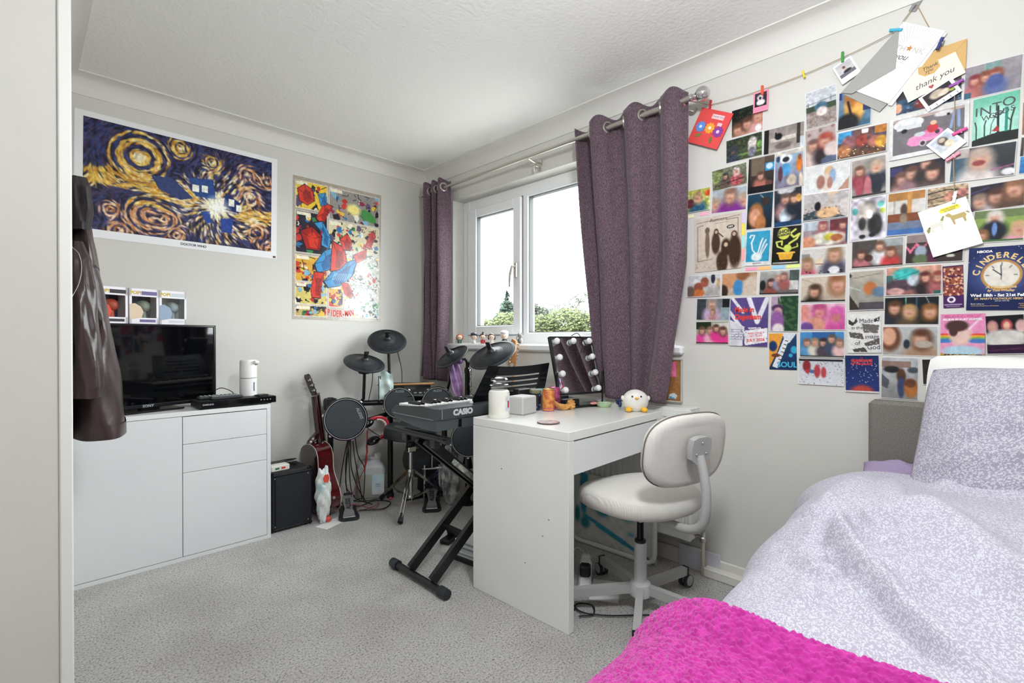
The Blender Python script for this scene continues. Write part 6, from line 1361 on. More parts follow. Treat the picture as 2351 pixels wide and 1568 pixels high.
(0.2642, 0.9465, 0.1085, 0.153, -0.5, 'photo_print', 'photo of a child in a parked-up street', 'gb9bcc0,8c8a8a;r0,.1,.8,.25,8a7068;e.3,.3,.22,.08,2a2c30;e.85,.3,.15,.07,4a5058;y0,.4,.25,.55,.2,.75,0,.7,55585e;e.55,.45,.12,.18,5a3c2c;e.55,.7,.1,.25,3a4464;e.8,.72,.18,.22,a86a3c;e.78,.6,.15,.1,6a4430;n.1,9', None, ''),
(-0.0072, 1.1045, 0.0916, 0.128, 2.5, 'photo_print', 'photo of children tucked in a white bed', 'g14161a,201a22;e.2,.3,.14,.16,c98a90;e.55,.28,.14,.16,b04a50;e.9,.3,.14,.16,c9a0a0;e.2,.3,.08,.1,d9a890;e.55,.28,.08,.1,d9a890;e.5,.6,.6,.22,d9d6d0;r0,.75,1,1,2f1a34;l.02,.1,.9,.9,.85,6a2a60;n.1,8', None, ''),
(0.143, 0.9753, 0.1141, 0.0905, 2.3, 'photo_print', 'dark photo mostly hidden behind the floral pillow', 'g2a241f,3a302a;p.5,.4,.2,5a4030,6a5a50;n.2,8', None, ''),
(0.4027, 1.9732, 0.1076, 0.1455, -1.9, 'photo_print', 'photo of an orange jacketed person under the grey envelope', 'g7a8a9c,3f6a86;e.5,.45,.3,.45,d9a050;e.4,.2,.2,.25,b5763c;r0,0,.12,.2,2a3f80;r.75,.2,1,.6,2a3458;e.3,.85,.35,.25,1a1a1e;l.05,.3,.3,.45,.8,1e1e22;n.15,8', None, ''),
(0.3805, 1.838, 0.1571, 0.105, -1.8, 'photo_print', 'photo of people round a lit table in an arcade', 'g4a4a6a,5a3a24;r0,0,.3,.4,3f90c0;r.35,0,.7,.35,6a4a44;r.5,.05,.62,.2,e8e0e0;r.75,0,1,.3,c07a30;e.25,.45,.15,.25,8a5a60;e.5,.45,.12,.22,8a3a34;e.75,.55,.13,.2,b06a5c;e.88,.6,.12,.2,d9a03c;e.15,.7,.15,.2,b0744c;s40,.015,f0d8a0,.6,1;n.25,10', None, ''),
(0.1885, 1.9455, 0.181, 0.083, -0.3, 'photo_print', 'photo of a crowd tucked behind the thank-you card', 'g3a302e,2f3a50;e.2,.6,.2,.25,35506a;e.5,.7,.2,.25,8a3a34;e.05,.7,.06,.2,d99a78;r.6,0,1,.6,5a5058;e.8,.3,.1,.3,9aa0a8;s40,.03,6a8aa0,.4,1;n.25,9', None, ''),
(0.0255, 1.9497, 0.1381, 0.1086, -2.3, 'photo_print', 'photo of a hugging group of women before a pale door', 'g9a949a,88828a;r.35,.05,.62,.6,aab4b4;e.43,.15,.07,.13,7a9a98;e.57,.13,.07,.13,7a9a98;p.2,.45,.13,7a2c34,b06a70;p.38,.42,.14,7a4434,a8685c;p.55,.4,.14,8a4a3c,5a6a98;e.55,.6,.14,.2,4a5a90;r0,.8,.15,1,2f5a70;n.06,8', None, ''),
(0.2177, 1.6747, 0.1565, 0.0935, -0.2, 'photo_print', 'dark photo of four smiling faces', 'g22202e,2a2422;r0,.1,.25,.4,33305a;p.25,.55,.22,6a4a40,b08a80;p.42,.38,.2,5a3a34,8a6a70;p.66,.12,.18,4a3028,2a2424;p.78,.48,.24,3a2824,5a4a44;n.06,7', None, ''),
(0.3585, 1.7005, 0.109, 0.146, 0.5, 'photo_print', 'photo of a smartly dressed couple by a wall wreath', 'ga89c96,8a8480;e.58,.18,.2,.14,8a8680;p.25,.3,.1,6a4a38,8a3a44;e.25,.72,.13,.25,9a4450;p.72,.26,.12,b9a08c,22283a;e.72,.72,.15,.28,1f2430;e.48,.72,.1,.25,c07078;r0,.92,1,1,3a3432;n.06,8', None, ''),
(0.0495, 1.6765, 0.1583, 0.11, -3.6, 'photo_print', 'photo of a laughing face with pink bunting behind', 'g3a4044,2a2c30;r0,0,.3,1,3f5a6a;r0,0,.3,.3,b9b0aa;p.45,.38,.26,b8a498,d9cfcc;e.45,.5,.1,.08,8a4040;l.03,.65,.75,.85,.7,1,.65,b05a90;e.9,.85,.1,.1,e6e6e8;n.05,8', None, ''),
(0.188, 1.8173, 0.214, 0.1505, -0.9, 'framed_photo_print', 'white bordered photo of a child driving a pink toy car', 'gdedede,e2e2e2;r.055,.06,.935,.9,6f6a6e;r.055,.06,.935,.12,b9a49c;e.25,.2,.2,.13,e4e4e6,.1;r.1,.22,.42,.33,d6d8dc;e.2,.36,.04,.05,1a1a1c;e.7,.14,.12,.06,d8d4d4;e.75,.18,.02,.03,1a1a1c;e.45,.6,.2,.1,e89ac4,.15;e.36,.66,.12,.1,e690c0,.15;e.55,.52,.14,.1,d880b0,.15;e.4,.5,.07,.05,c9cfd4,.2;e.44,.72,.045,.07,d0c8cc,.2;e.44,.72,.03,.05,3a3236,.2;e.62,.52,.03,.05,3a3236,.2;e.56,.42,.07,.1,b8323c,.2;e.57,.3,.04,.05,e0b090,.2;l.05,.82,.15,.78,.5,8aa0c4;l.05,.87,.15,.88,.5,8aa0c4;n.05,10', (100, 66), ''),
(-0.105, 1.9025, 0.12, 0.103, 0.0, 'photo_print', 'photo at the frame edge beside the group hug, brown tones', 'g7a4a3a,5a3428;p.5,.45,.2,4a3028,8a6a5c;n.1,8', None, ''),
(-0.1025, 1.7917, 0.121, 0.1065, -1.2, 'photo_print', 'photo at the frame edge beside the green tree poster', 'gb08a6c,8a5c4a;p.5,.45,.2,6a4430,5a4a50;n.1,8', None, ''),
(-0.0982, 1.6998, 0.1197, 0.0615, -3.6, 'photo_print', 'narrow photo at the frame edge with dark railings', 'g5a504a,3a3430;l.04,.1,0,.1,1,b9b4a8;l.04,.2,0,.2,1,b9b4a8;n.1,8', None, ''),
(-0.0962, 1.6422, 0.1197, 0.0545, -3.6, 'photo_print', 'photo at the frame edge with a bright blue stripe', 'g4a90c8,2f6aa8;p.6,.5,.2,6a4a3a,3a5a80;n.1,8', None, ''),
(0.927, 1.5305, 0.214, 0.251, 0.3, 'wall_print', 'sepia album print headed Rumours with a band', 'gd8cabb,d3c4b4;l.006,.06,.09,.96,.06,3a2c26;l.008,.08,.16,.08,.8,3a2c26;l.008,.08,.16,.2,.14,3a2c26;l.008,.7,.1,.93,.1,.93,.4,3a2c26;l.006,.08,.8,.4,.78,3a2c26;e.29,.25,.05,.06,6a5648;e.29,.5,.05,.25,7a6656;e.48,.3,.05,.06,4a3428;e.47,.5,.09,.2,4a3428;l.02,.5,.3,.62,.4,4a3428;e.68,.6,.1,.16,3f2a20;e.6,.85,.12,.2,3f2a20;e.85,.38,.06,.06,4a3428;e.86,.68,.13,.3,3f2a20;e.85,.38,.035,.035,cbb09a;e.48,.3,.03,.03,cbb09a;e.68,.55,.04,.04,cbb09a;s60,.006,8a7464,.84,.97;e.78,.24,.08,.035,3a2c26,.1', (72, 92), 'RUM'),
(0.7512, 1.4855, 0.1046, 0.153, -2.7, 'wall_print', 'turquoise print of a white hand holding a curl', 'ge3e4e2,dfe0de;r.06,.05,.94,.88,2f93b8;e.5,.4,.4,.3,3a9cc0,.8;l.035,.18,.2,.22,.14,.36,.15,.3,.27,.25,.35,.3,.55,.45,.68,e9f0f2;e.47,.75,.2,.12,e9f0f2;l.04,.5,.7,.62,.35,.68,.25,dfe9ec;l.04,.58,.7,.72,.4,.8,.3,dfe9ec;l.04,.62,.72,.78,.5,.84,.42,dfe9ec;n.05,9', (56, 70), 'HAND'),
(0.6392, 1.481, 0.1066, 0.1551, -2.7, 'wall_print', 'black print of a yellow curling plant in a pot', 'g17150f,14120e;l.05,.5,.62,.62,.45,.85,.35,.95,.22,.75,.3,.62,.2,.8,.1,d8dc6a;l.04,.45,.6,.2,.52,.15,.4,.35,.38,.35,.48,d8dc6a;l.03,.65,.6,.9,.55,.88,.48,c9cc5a;e.4,.18,.22,.16,d0d058,.1;e.55,.58,.14,.1,c9d85a,.2;y.22,.68,.78,.68,.7,.88,.3,.88,e0a83a;l.04,.2,.7,.8,.7,e9bc50;r.05,.95,.95,.97,b9b9b0', (56, 74), 'SHOP'),
(0.788, 1.1645, 0.1591, 0.213, -1.4, 'wall_print', 'purple show print with red title Made in Dagenham', 'g5a4a86,54447e;y0,.45,.4,.6,.35,1,0,1,e4e2ea;l.09,.5,.02,.72,.5,.95,.05,e9e7ef;l.07,0,.3,.35,.65,e9e7ef;l.06,.35,.3,.05,.0,e9e7ef;r0,.6,.36,.97,dfdde6;y.38,.68,.98,.62,.98,.9,.42,.98,f0eef2;s20,.012,8a86a0,.64,.85;n.05,9', (64, 82), 'DAG'),
(0.6522, 1.0362, 0.1055, 0.1535, 0.8, 'wall_print', 'navy and orange print with piano keys and the word Soul', 'g22406c,1d3258;y0,0,.55,0,.3,.5,0,.95,e8a040;y.5,0,1,0,.75,.25,.6,.3,dfe4ea;y.55,.15,.72,.2,.3,.95,.12,.9,e9ebee;l.02,.6,.2,.68,.22,14181f;l.02,.55,.3,.63,.32,14181f;l.02,.5,.4,.58,.42,14181f;l.02,.45,.5,.53,.52,14181f;l.02,.4,.6,.48,.62,14181f;l.02,.35,.7,.43,.72,14181f;e.15,.35,.15,.14,1f3868;e.25,.6,.16,.05,6a3a28;e.9,.45,.12,.1,3aa0c8;e.78,.6,.07,.05,3aa0c8', (56, 74), 'SOUL'),
(0.0183, 1.8125, 0.1085, 0.1551, -1.6, 'wall_print', 'green print of bare black trees titled Into the Woods', 'g6ab89c,a8e0cc;e.5,.55,.4,.3,c0ecdc,.9;y0,1,0,.88,.3,.82,.6,.78,1,.8,1,1,1c2220;l.02,.1,.9,.09,.6,.06,.5,1e2624;l.02,.28,.86,.27,.6,.3,.5,1e2624;l.035,.57,.85,.56,.5,.55,.25,1e2624;l.02,.56,.45,.68,.35,1e2624;l.02,.56,.5,.45,.42,1e2624;l.025,.82,.85,.84,.55,.9,.35,1e2624;l.015,.84,.6,.74,.5,1e2624;l.012,.4,.84,.42,.6,.5,.45,1e2624;r.7,.3,.77,.8,2f8a7c;y.42,.75,.55,.64,.6,.77,a8343c', (78, 84), 'WOOD'),
(0.1192, 1.269, 0.0525, 0.1451, 1.1, 'wall_print', 'narrow purple strip print of crowd pictures', 'g3f1f50,45225a;r.05,.04,.95,.24,8a4a3c;r.05,.27,.95,.46,94503c;r.05,.49,.95,.70,8a4434;s50,.022,e0b090,.05,.7;s30,.018,5a1c20,.05,.7;e.4,.8,.2,.075,efe8f0,.1;e.4,.8,.11,.04,45225a,.1;r.05,.91,.9,.93,b09ab8;r.15,.95,.8,.965,b09ab8', (40, 84), ''),
(-0.029, 1.287, 0.2241, 0.2081, -2.0, 'wall_print', 'navy pantomime poster with a gold rimmed clock face', 'g1f2a5a,1c2450;s60,.004,c9d2ea,0,.5;e.36,.45,.3,.28,4a5a90,.9;e.36,.45,.215,.24,b98a4c,.06;e.36,.45,.185,.205,e8e2d6,.06;l.012,.36,.45,.35,.3,22242e;l.014,.36,.45,.27,.36,22242e;l.008,.36,.45,.36,.52,22242e;l.01,.2,.45,.23,.45,33343e;l.01,.49,.45,.52,.45,33343e;l.01,.36,.26,.36,.3,33343e;l.01,.26,.31,.28,.34,33343e;l.01,.46,.31,.44,.34,33343e;r.05,.2,.0,.2,fff', (120, 100), 'CIN'),
(0.371, 1.1107, 0.105, 0.1475, 1.4, 'wall_print', 'white print with butterflies reading Made in the image of God', 'ge6e5e2,e2e1de;y.05,.12,.2,.22,.3,.08,.32,.2,.18,.3,.06,.25,3a3836;y.8,.15,.98,.08,.95,.2,.8,.22,3a3836;y.45,.25,.95,.3,.9,.5,.5,.48,6a6662;y.05,.45,.45,.5,.5,.65,.1,.6,5a5652;y.5,.75,.95,.62,.95,.78,.55,.82,5a5652;y.15,.9,.5,.85,.6,.97,.2,.97,4a4642;s60,.012,c9c6c0,.1,1', (56, 68), 'GOD'),
(0.3765, 0.9565, 0.105, 0.14, 1.1, 'wall_print', 'navy starry film print with a red title at its top', 'g1d2a58,2a3a78;s60,.008,d9e2f4,.1,.75;e.5,1.0,.35,.2,b8483c,.5;r0,.955,1,1,e6e0de', (56, 64), 'GUA'),
(0.0953, 1.1012, 0.1115, 0.1476, -0.3, 'wall_print', 'pink rainbow print headed Believe in Magic', 'ge58ab8,e8a4c4;e.85,.5,.25,.05,d84a40;e.85,.54,.25,.05,e8a83c;e.85,.58,.25,.05,7ab04a;e.85,.62,.25,.05,4a7ac0;e.1,.5,.2,.05,d84a40;e.1,.54,.2,.05,e8a83c;e.1,.58,.2,.05,7ab04a;e.1,.62,.2,.05,4a7ac0;e.45,.45,.25,.28,ecc8bc;e.38,.28,.26,.13,4a3230;e.3,.4,.1,.12,4a3230;e.5,.85,.45,.12,b9d8e8;r0,.92,1,1,3a2f22;s30,.02,b99a3c,.92,1;l.04,.65,.35,.9,.1,f4d0e0', (64, 64), 'KURT'),
]
def lettering(o, w, h, kind, z=.0012):
    """print lettering, as flat raised ink on the sheet"""
    def t(s, x, y, size, m, rot=0, **k):
        return text('lettering', s, size * h, m, o, Matrix.Translation((x * w, y * h, z)) @ Matrix.Rotation(rad(rot), 4, 'Z'), ext=.0002, **k)
    sep = mat('sepia_ink', '4a382e', .5); yel = mat('lime_ink', 'c9cc4a', .5); gold = mat('gold_ink', 'd9b878', .4); cyan = mat('cyan_ink', '3fa9d0', .5); blk = M_ink
    if kind == 'RUM': t('Rumours', .02, .425, .085, sep, shear=.35); t('FLEETWOOD MAC', .1, .36, .028, mat('faint_sepia', '9a8676', .5)); t('1977', .28, .26, .045, M_inkwhite, bold=.0003)
    elif kind == 'HAND': t('BANKSIDE', 0, -.44, .05, blk)
    elif kind == 'SHOP': t('LITTLE', -.1, .44, .04, yel); t('SHOP', -.1, .37, .13, blk, 8, bold=.0008); t('HORRORS', -.1, .28, .075, blk, 8, bold=.0006); t('directed by HOWARD ASHMAN', 0, -.475, .025, M_inkwhite)
    elif kind == 'DAG':
        t('Made in', -.12, .25, .15, M_inkred, bold=.0012, sx=.8); t('Dagenham', -.02, .10, .15, M_inkred, bold=.0012, sx=.8)
        t('TICKETS £15', .16, -.13, .045, M_inkwhite, 2, bold=.0004); t('WED 22ND -', .2, -.23, .055, M_inkred, 5); t('SAT 25TH', .2, -.29, .055, M_inkred, 5); t('JULY 2026', .2, -.37, .08, M_inkred, 5, bold=.0004)
        t('AN', -.37, .42, .04, M_inkwhite); 
        for k in range(5): t('BOOK ONLINE NOW', -.3, -.16 - .05 * k, .026, mat('grey_ink', '6a6680', .5))
    elif kind == 'SOUL': t('SOUL', .15, -.36, .2, cyan, bold=.0008)
    elif kind == 'WOOD':
        for k, (c, x, y) in enumerate((('I', -.42, .2), ('N', -.22, .2), ('T', .02, .24), ('O', .28, .30))): t(c, x, y, .26, blk)
        t('THE', .05, .12, .05, blk)
        for k, c in enumerate('WOODS'): t(c, -.2 + .14 * k, .05 + .025 * k, .15, blk)
    elif kind == 'CIN':
        for k, c in enumerate('CINDERELLA'):
            a = rad(168 - k * 156 / 9); t(c, -.14 + .27 * math.cos(a), .03 + .33 * math.sin(a), .12, gold, math.degrees(a) - 90, bold=.0008)
        t('A Pantomime', -.14, -.135, .062, gold, shear=.25, bold=.0004); t('by Tom Whalley', -.14, -.19, .045, gold, shear=.25, bold=.0003)
        t('Wed 18th - Sat 21st February', -.11, -.265, .062, M_inkwhite, bold=.0005); t("ST. MARY'S CATHOLIC HIGH SCHOOL", -.08, -.32, .042, gold, bold=.0003); t('ASTLEY, M29 7EE', -.12, -.355, .022, M_inkwhite)
        t('Book online at', -.38, -.40, .026, M_inkwhite); t('www.nloctheatre.co.uk/tickets', -.30, -.43, .026, gold); t('Adults £12', .1, -.40, .026, gold); t('Kids £8', .1, -.43, .026, gold); t('Family £35', .1, -.46, .026, gold); t('NBODA', -.33, .43, .05, M_inkwhite, bold=.0004)
    elif kind == 'GOD': 
        ser = blk; t('Made', .08, .32, .16, ser, sx=.85); t('in the', -.2, .15, .13, ser, sx=.85); t('image', .24, -.09, .15, ser, sx=.85); t('of', -.2, -.25, .14, ser); t('God', .28, -.36, .17, ser, sx=.9)
    elif kind == 'GUA': t('THE', 0, .43, .035, M_inkred); t('GUARDIANS', 0, .36, .10, M_inkred, bold=.0006, sx=.85); t('OF THE GALAXY', 0, .27, .075, M_inkred, bold=.0005, sx=.85)
    elif kind == 'KURT': t('BELIEVE IN MAGIC', 0, .44, .085, mat('deep_pink_ink', 'c03a74', .5), sx=.9); t('BELIEVE IN KURT HUMMEL', 0, .37, .06, M_inkwhite, sx=.95, bold=.0003)
for k, (y, z, w_, h_, rot, nm, lab, spec, res, kind) in enumerate(PRINTS):
    gx, gy = res or ((48, 34) if w_ > h_ else (34, 48))
    cv = Canvas(gx, gy, 100 + k, asp=w_ / h_).run(spec); cv.noise(.05, 20); cv.a *= .93
    if nm == 'photo_print':            # thin white print border
        b = .012; cv.a[0, :] = cv.a[-1, :] = .9; cv.a[:, 0] = cv.a[:, -1] = .9
    M = wallB(y, z, rot, .0006 + .0009 * (k % 7))
    me = sheet_mesh(nm, w_, h_, cv, Matrix.Identity(4), .0005)
    o = link(nm, me, M_print); o.matrix_world = M
    tag(o, lab, 'photo' if 'photo' in nm else 'print', 'prints on the window wall')
    if kind: lettering(o, w_, h_, kind)

# ------------------------------------------------------------------ sticky tabs between the prints
for lab, c, y, z, w_, h_, r_ in (('yellow sticky tab right of the sepia print', 'e8d45a', .8125, 1.576, .015, .052, 0), ('mint sticky tab right of the sepia print', 'a8dcd8', .8125, 1.5215, .015, .052, 0), ('salmon sticky tab right of the sepia print', 'f0a8a4', .8135, 1.463, .015, .052, 0), ('lilac sticky tab at the top right of the sepia print', 'd2bfe0', .8105, 1.6255, .015, .044, 0),
                             ('pink sticky tab below the turquoise print', 'f09ab4', .7785, 1.3965, .05, .014, -2), ('orange sticky tab below the turquoise print', 'f0b878', .7245, 1.3945, .05, .014, -2), ('blue sticky tab below the black print', '94c8e4', .67, 1.393, .05, .014, -2), ('lime sticky tab below the black print', 'dce88a', .614, 1.392, .05, .014, -2),
                             ('pink sticky tab above the sepia print', 'f2aec0', .988, 1.6755, .045, .014, -2), ('pale yellow sticky tab above the sepia print', 'eee9b8', 1.056, 1.6755, .036, .014, -2), ('pale pink sticky tab beside the curtain', 'f0ccd2', 1.0935, 1.678, .031, .014, -2)):
    o = link('sticky_tab', MB().box(-w_ / 2, w_ / 2, -h_ / 2, h_ / 2, 0, .0006).mesh('sticky_tab'), mat('tab_' + c, c, .6)); o.matrix_world = wallB(y, z, r_, .0012); tag(o, lab, 'sticky tab', 'sticky tabs on the window wall')

# ------------------------------------------------------------------ string of pegs
M_twine = mat('jute_twine', 'a58f70', .9)
sx_ = DB - .012
tw = solo('peg_string', MB().tube(spline([(ROD_X + .01, 1.008, ROD_Z - .012), (2.225, .99, 2.182), (sx_, .956, 2.172), (sx_, .84, 2.162), (sx_, .732, 2.160), (sx_, .574, 2.165), (sx_, .441, 2.180), (sx_, .35, 2.195), (sx_, .28, 2.212), (sx_, .25, 2.245), (DB - .006, .221, 2.282)], 6), .0016, 5), M_twine, 'jute string running from the curtain pole to the wall hook', 'string')
solo('hanging_string', MB().tube(spline([(DB - .006, .219, 2.280), (DB - .006, .205, 2.24), (DB - .004, .185, 2.185), (DB - .003, .15, 2.10), (DB - .003, .125, 2.0), (DB - .010, .118, 1.93), (DB - .010, .118, 1.80), (DB - .010, .119, 1.70), (DB - .010, .117, 1.575)], 6), .0014, 5), M_twine, 'jute string hanging down over the photographs', 'string')
hw_ = T('wall_hook', 'grey adhesive wall hook holding up the strings', 'hook', M=wallB(.221, 2.284, -30, .0))
part('pad', MB().box(-.012, .012, -.024, .016, 0, .004, .002), mat('grey_hook', '8d8f90', .4), hw_); part('hook_tip', MB().tube([(0, -.01, .003), (0, -.012, .012), (0, -.004, .014)], .003, 6), mat('grey_hook', '8d8f90', .4), hw_)
def peg(lab, c, y, z, rot, off=.014, s=1.0):
    t = T('mini_peg', lab, 'peg', M=wallB(y, z, rot, off), group='mini clothes pegs on the strings')
    m = mat('peg_' + c, c, .5)
    part('jaw', MB().box(-.0045 * s, .0045 * s, -.020 * s, .020 * s, -.0045, -.0005, .001), m, t); part('jaw', MB().box(-.0045 * s, .0045 * s, -.020 * s, .020 * s, .001, .005, .001), m, t)
    part('spring', MB().tube([(-.006 * s, .003, .0), (.006 * s, .003, .0)], .003, 8), M_silver, t)
peg('red mini peg holding the red flower card', 'b3202c', .955, 2.170, -8, .0155); peg('orange mini peg holding the pink polaroid', 'e0562c', .731, 2.156, 0, .0155); peg('yellow mini peg with nothing on it', 'd8c838', .574, 2.165, 15, .014, .8)
peg('green mini peg holding the white polaroid', '3a8a34', .440, 2.180, 0, .0155); peg('turquoise mini peg holding the grey envelope', '3aa6c4', .277, 2.211, 68, .0155); peg('navy mini peg on the side of the thank-you card', '1f2c6a', .155, 2.106, -22, .026)
peg('purple mini peg holding the dotted polaroid', '8a3f98', .113, 1.958, -72, .0155); peg('magenta mini peg holding the pug polaroid', 'cc2f84', .104, 1.792, -72, .0155); peg('pale pink mini peg on the hanging string', 'f08aa4', .121, 1.712, -62, .014); peg('white mini peg holding the horse card', 'e4e2e0', .116, 1.572, -8, .0155)
def card(name, lab, cat, y, z, w_, h_, rot, off, c=None, cv=None, th=.0012):
    t = T(name, lab, cat, M=wallB(y, z, rot, off)); 
    p = part('card', MB().box(-w_ / 2, w_ / 2, -h_ / 2, h_ / 2, 0, th), mat('card_' + (c or 'ecebe8'), c or 'ecebe8', .55), t)
    return t
# red flower card
rc = card('greeting_card', 'red greeting card with three felt flowers on the string', 'card', .958, 2.062, .160, .158, -28, .014, 'dc4a48', th=.004)
fl = lambda x, y, c, c2: (part('flower', MB().prism([((.020 if q % 2 else .026) * math.cos(q * math.pi / 10) + x, (.020 if q % 2 else .026) * math.sin(q * math.pi / 10) + y) for q in range(20)], .004, .0065), mat('felt_' + c, c, .8), rc), part('flower_centre', MB().ball((x, y, .007), (.008, .008, .004), 10, 6), mat('felt_' + c2, c2, .7), rc))
fl(-.045, -.002, '5a8ad0', 'cfe0f4'); fl(.002, .0, 'eea03a', 'f8e8d0'); fl(.048, -.008, '8a3f98', 'e8d0ea')
for x, y, r_ in ((-.04, -.04, 30), (.03, -.048, 100)): part('leaf', MB(Matrix.Translation((x, y, .004)) @ Matrix.Rotation(rad(r_), 4, 'Z')).prism([(-.016, 0), (-.005, .006), (.008, .006), (.016, 0), (.008, -.006), (-.005, -.006)], 0, .002), mat('felt_green', '6a7a3a', .8), rc)
part('speech_label', MB().box(-.012, .048, .042, .062, .004, .005, .0), mat('label_pink', 'f0c8ce', .5), rc); text('lettering', 'THANK YOU', .010, mat('grey_ink', '6a6680', .5), rc, Matrix.Translation((.018, .052, .0052)))
part('small_label', MB().box(.03, .052, .016, .030, .0045, .0055), mat('label_pink', 'f0c8ce', .5), rc)
# polaroids
def polaroid(lab, y, z, w_, h_, rot, off, c, spec, dots=False):
    t = card('polaroid', lab, 'photo', y, z, w_, h_, rot, off, c)
    cv = Canvas(28, 30, 7, asp=.9).run(spec); link('picture', sheet_mesh('picture', w_ * .8, h_ * .66, cv, Matrix.Translation((0, h_ * .09, .0012)), .0003), M_print, t)
    if dots:
        for k in range(10): part('dot', MB().lathe([(.0015, 0), (.0015, .0003)], 8, TR((-w_ * .4 + (k % 5) * w_ * .2, -h_ * (.37 + .07 * (k // 5)), .0012))), M_ink, t)
    return t
polaroid('pink framed polaroid pegged to the string', .738, 2.112, .060, .088, -2, .012, 'e88aa6', 'g3a3440,24202a;e.45,.35,.25,.2,d8ccd0;e.5,.7,.35,.2,e0d8d8;e.45,.4,.1,.1,2a2428;n.2,8')
polaroid('white polaroid of a sitting toddler on the string', .428, 2.126, .066, .084, 24, .012, 'e9e9e8', 'gb9b6b8,cfccce;r0,.75,1,1,6a6870;e.5,.5,.12,.14,c9b0a8;e.45,.35,.09,.09,5a4a44;e.55,.68,.25,.1,2a2a30;n.05,8')
polaroid('polaroid with a dotted border tucked under the thank-you card', .156, 1.936, .098, .062, 26, .011, 'ececea', 'g2a2428,3a3234;e.45,.45,.25,.35,b9a898;e.65,.6,.2,.25,d0c0b0;e.9,.7,.1,.2,9aa04a;n.15,8', True)
polaroid('white polaroid of a small dog on the hanging string', .139, 1.762, .073, .078, 38, .012, 'eeedec', 'gb4bcc8,c8ccd2;e.5,.4,.22,.3,4a3f34;e.5,.3,.15,.15,c0b09a;e.6,.75,.2,.25,d8c8b0;n.1,8')
# grey envelope + thank-you card
ge = T('grey_envelope', 'large grey envelope hanging behind a white thank-you card', 'envelope', M=wallB(.31, 2.08, 0, .0065))
pts = lambda L: [(-(y - .31), z - 2.08) for y, z in L]
part('pocket', MB().prism(pts([(.264, 2.222), (.445, 2.044), (.325, 1.934), (.20, 2.05)]), 0, .002), mat('grey_envelope_paper', '9c9b96', .7), ge)
part('flap', MB().prism(pts([(.266, 2.218), (.268, 2.19), (.2775, 2.072), (.41, 2.028), (.445, 2.044)]), .0075, .0088), mat('grey_envelope_paper', '9c9b96', .7), ge)
tc_ = T('thank_you_card', 'white thank-you card with silver rays and a gold star', 'card', M=wallB(.275, 2.095, 0, .010))
cq = lambda L: [(-(y - .275), z - 2.095) for y, z in L]
quad = [(.259, 2.235), (.141, 2.149), (.297, 1.952), (.404, 2.040)]
part('card', MB().prism(cq(quad), 0, .0034), mat('white_card', 'ececec', .45), tc_); part('back_leaf', MB().prism(cq([(.256, 2.232), (.137, 2.143), (.288, 1.944), (.30, 1.95)]), -.004, -.001), mat('white_card', 'ececec', .45), tc_)
c0 = (-(.245 - .275), 2.115 - 2.095)
P4 = cq(quad)
def inq(p):
    s = 0
    for i in range(4):
        a, b_ = P4[i], P4[(i + 1) % 4]; c = (b_[0] - a[0]) * (p[1] - a[1]) - (b_[1] - a[1]) * (p[0] - a[0]); s += 1 if c > 0 else -1
    return abs(s) == 4
for k in range(52):
    a = 2 * math.pi * k / 52; r0 = .045; r1 = r0
    while r1 < .2 and inq((c0[0] + (r1 + .006) * math.cos(a), c0[1] + (r1 + .006) * math.sin(a))): r1 += .004
    if r1 > r0 + .008: part('foil_ray', MB().bar((c0[0] + r0 * math.cos(a), c0[1] + r0 * math.sin(a), .0036), (c0[0] + r1 * math.cos(a), c0[1] + r1 * math.sin(a), .0036), .0009, .0004), mat('silver_foil', 'b4b4b4', .3, metal=.7), tc_)
tq = Matrix.Translation((c0[0], c0[1], .0037)) @ Matrix.Rotation(rad(-32), 4, 'Z')
text('lettering', 'TH   NK', .026, mat('pale_gold', 'b9b0a4', .4), tc_, tq @ Matrix.Translation((.0, .012, 0))); text('lettering', 'you', .028, M_ink, tc_, tq @ Matrix.Translation((-.012, -.014, 0)), shear=.4); text('lettering', 'SO MUCH', .008, mat('pale_gold', 'b9b0a4', .4), tc_, tq @ Matrix.Translation((.0, -.032, 0)))
part('star', MB(tq @ Matrix.Translation((-.002, .016, 0))).prism([((.011 if q % 2 == 0 else .005) * math.sin(q * math.pi / 5), (.011 if q % 2 == 0 else .005) * math.cos(q * math.pi / 5)) for q in range(10)], 0, .0006), mat('gold_star', 'b07a3c', .35, metal=.3), tc_)
# kraft envelope + small card
ke = T('kraft_envelope', 'open brown kraft envelope pegged beside the thank-you card', 'envelope', M=wallB(.145, 2.04, 0, .0056))
kq = lambda L: [(-(y - .145), z - 2.04) for y, z in L]
part('pocket', MB().prism(kq([(.087, 2.102), (.0905, 2.000), (.245, 1.965), (.215, 2.06)]), 0, .002), mat('kraft_paper', 'c9a468', .7), ke)
part('flap', MB().prism(kq([(.087, 2.102), (.116, 2.07), (.19, 2.035), (.215, 2.055), (.165, 2.10)]), .002, .0032), mat('kraft_paper', 'c9a468', .7), ke)
tk = T('note_card', 'cream card reading thank you below the kraft envelope', 'card', M=wallB(.174, 2.005, 0, .0098))
nq = lambda L: [(-(y - .174), z - 2.005) for y, z in L]
part('card', MB().prism(nq([(.222, 2.045), (.116, 2.069), (.090, 1.988), (.241, 1.938), (.259, 1.993)]), 0, .0012), mat('cream_card', 'e8dccb', .55), tk)
part('kraft_oval', MB().prism(nq([(.215, 2.052), (.16, 2.058), (.155, 2.035), (.17, 2.018), (.195, 2.014), (.213, 2.028)]), .0012, .0018), mat('kraft_paper', 'c9a468', .7), tk)
tr_ = Matrix.Rotation(rad(14), 4, 'Z')
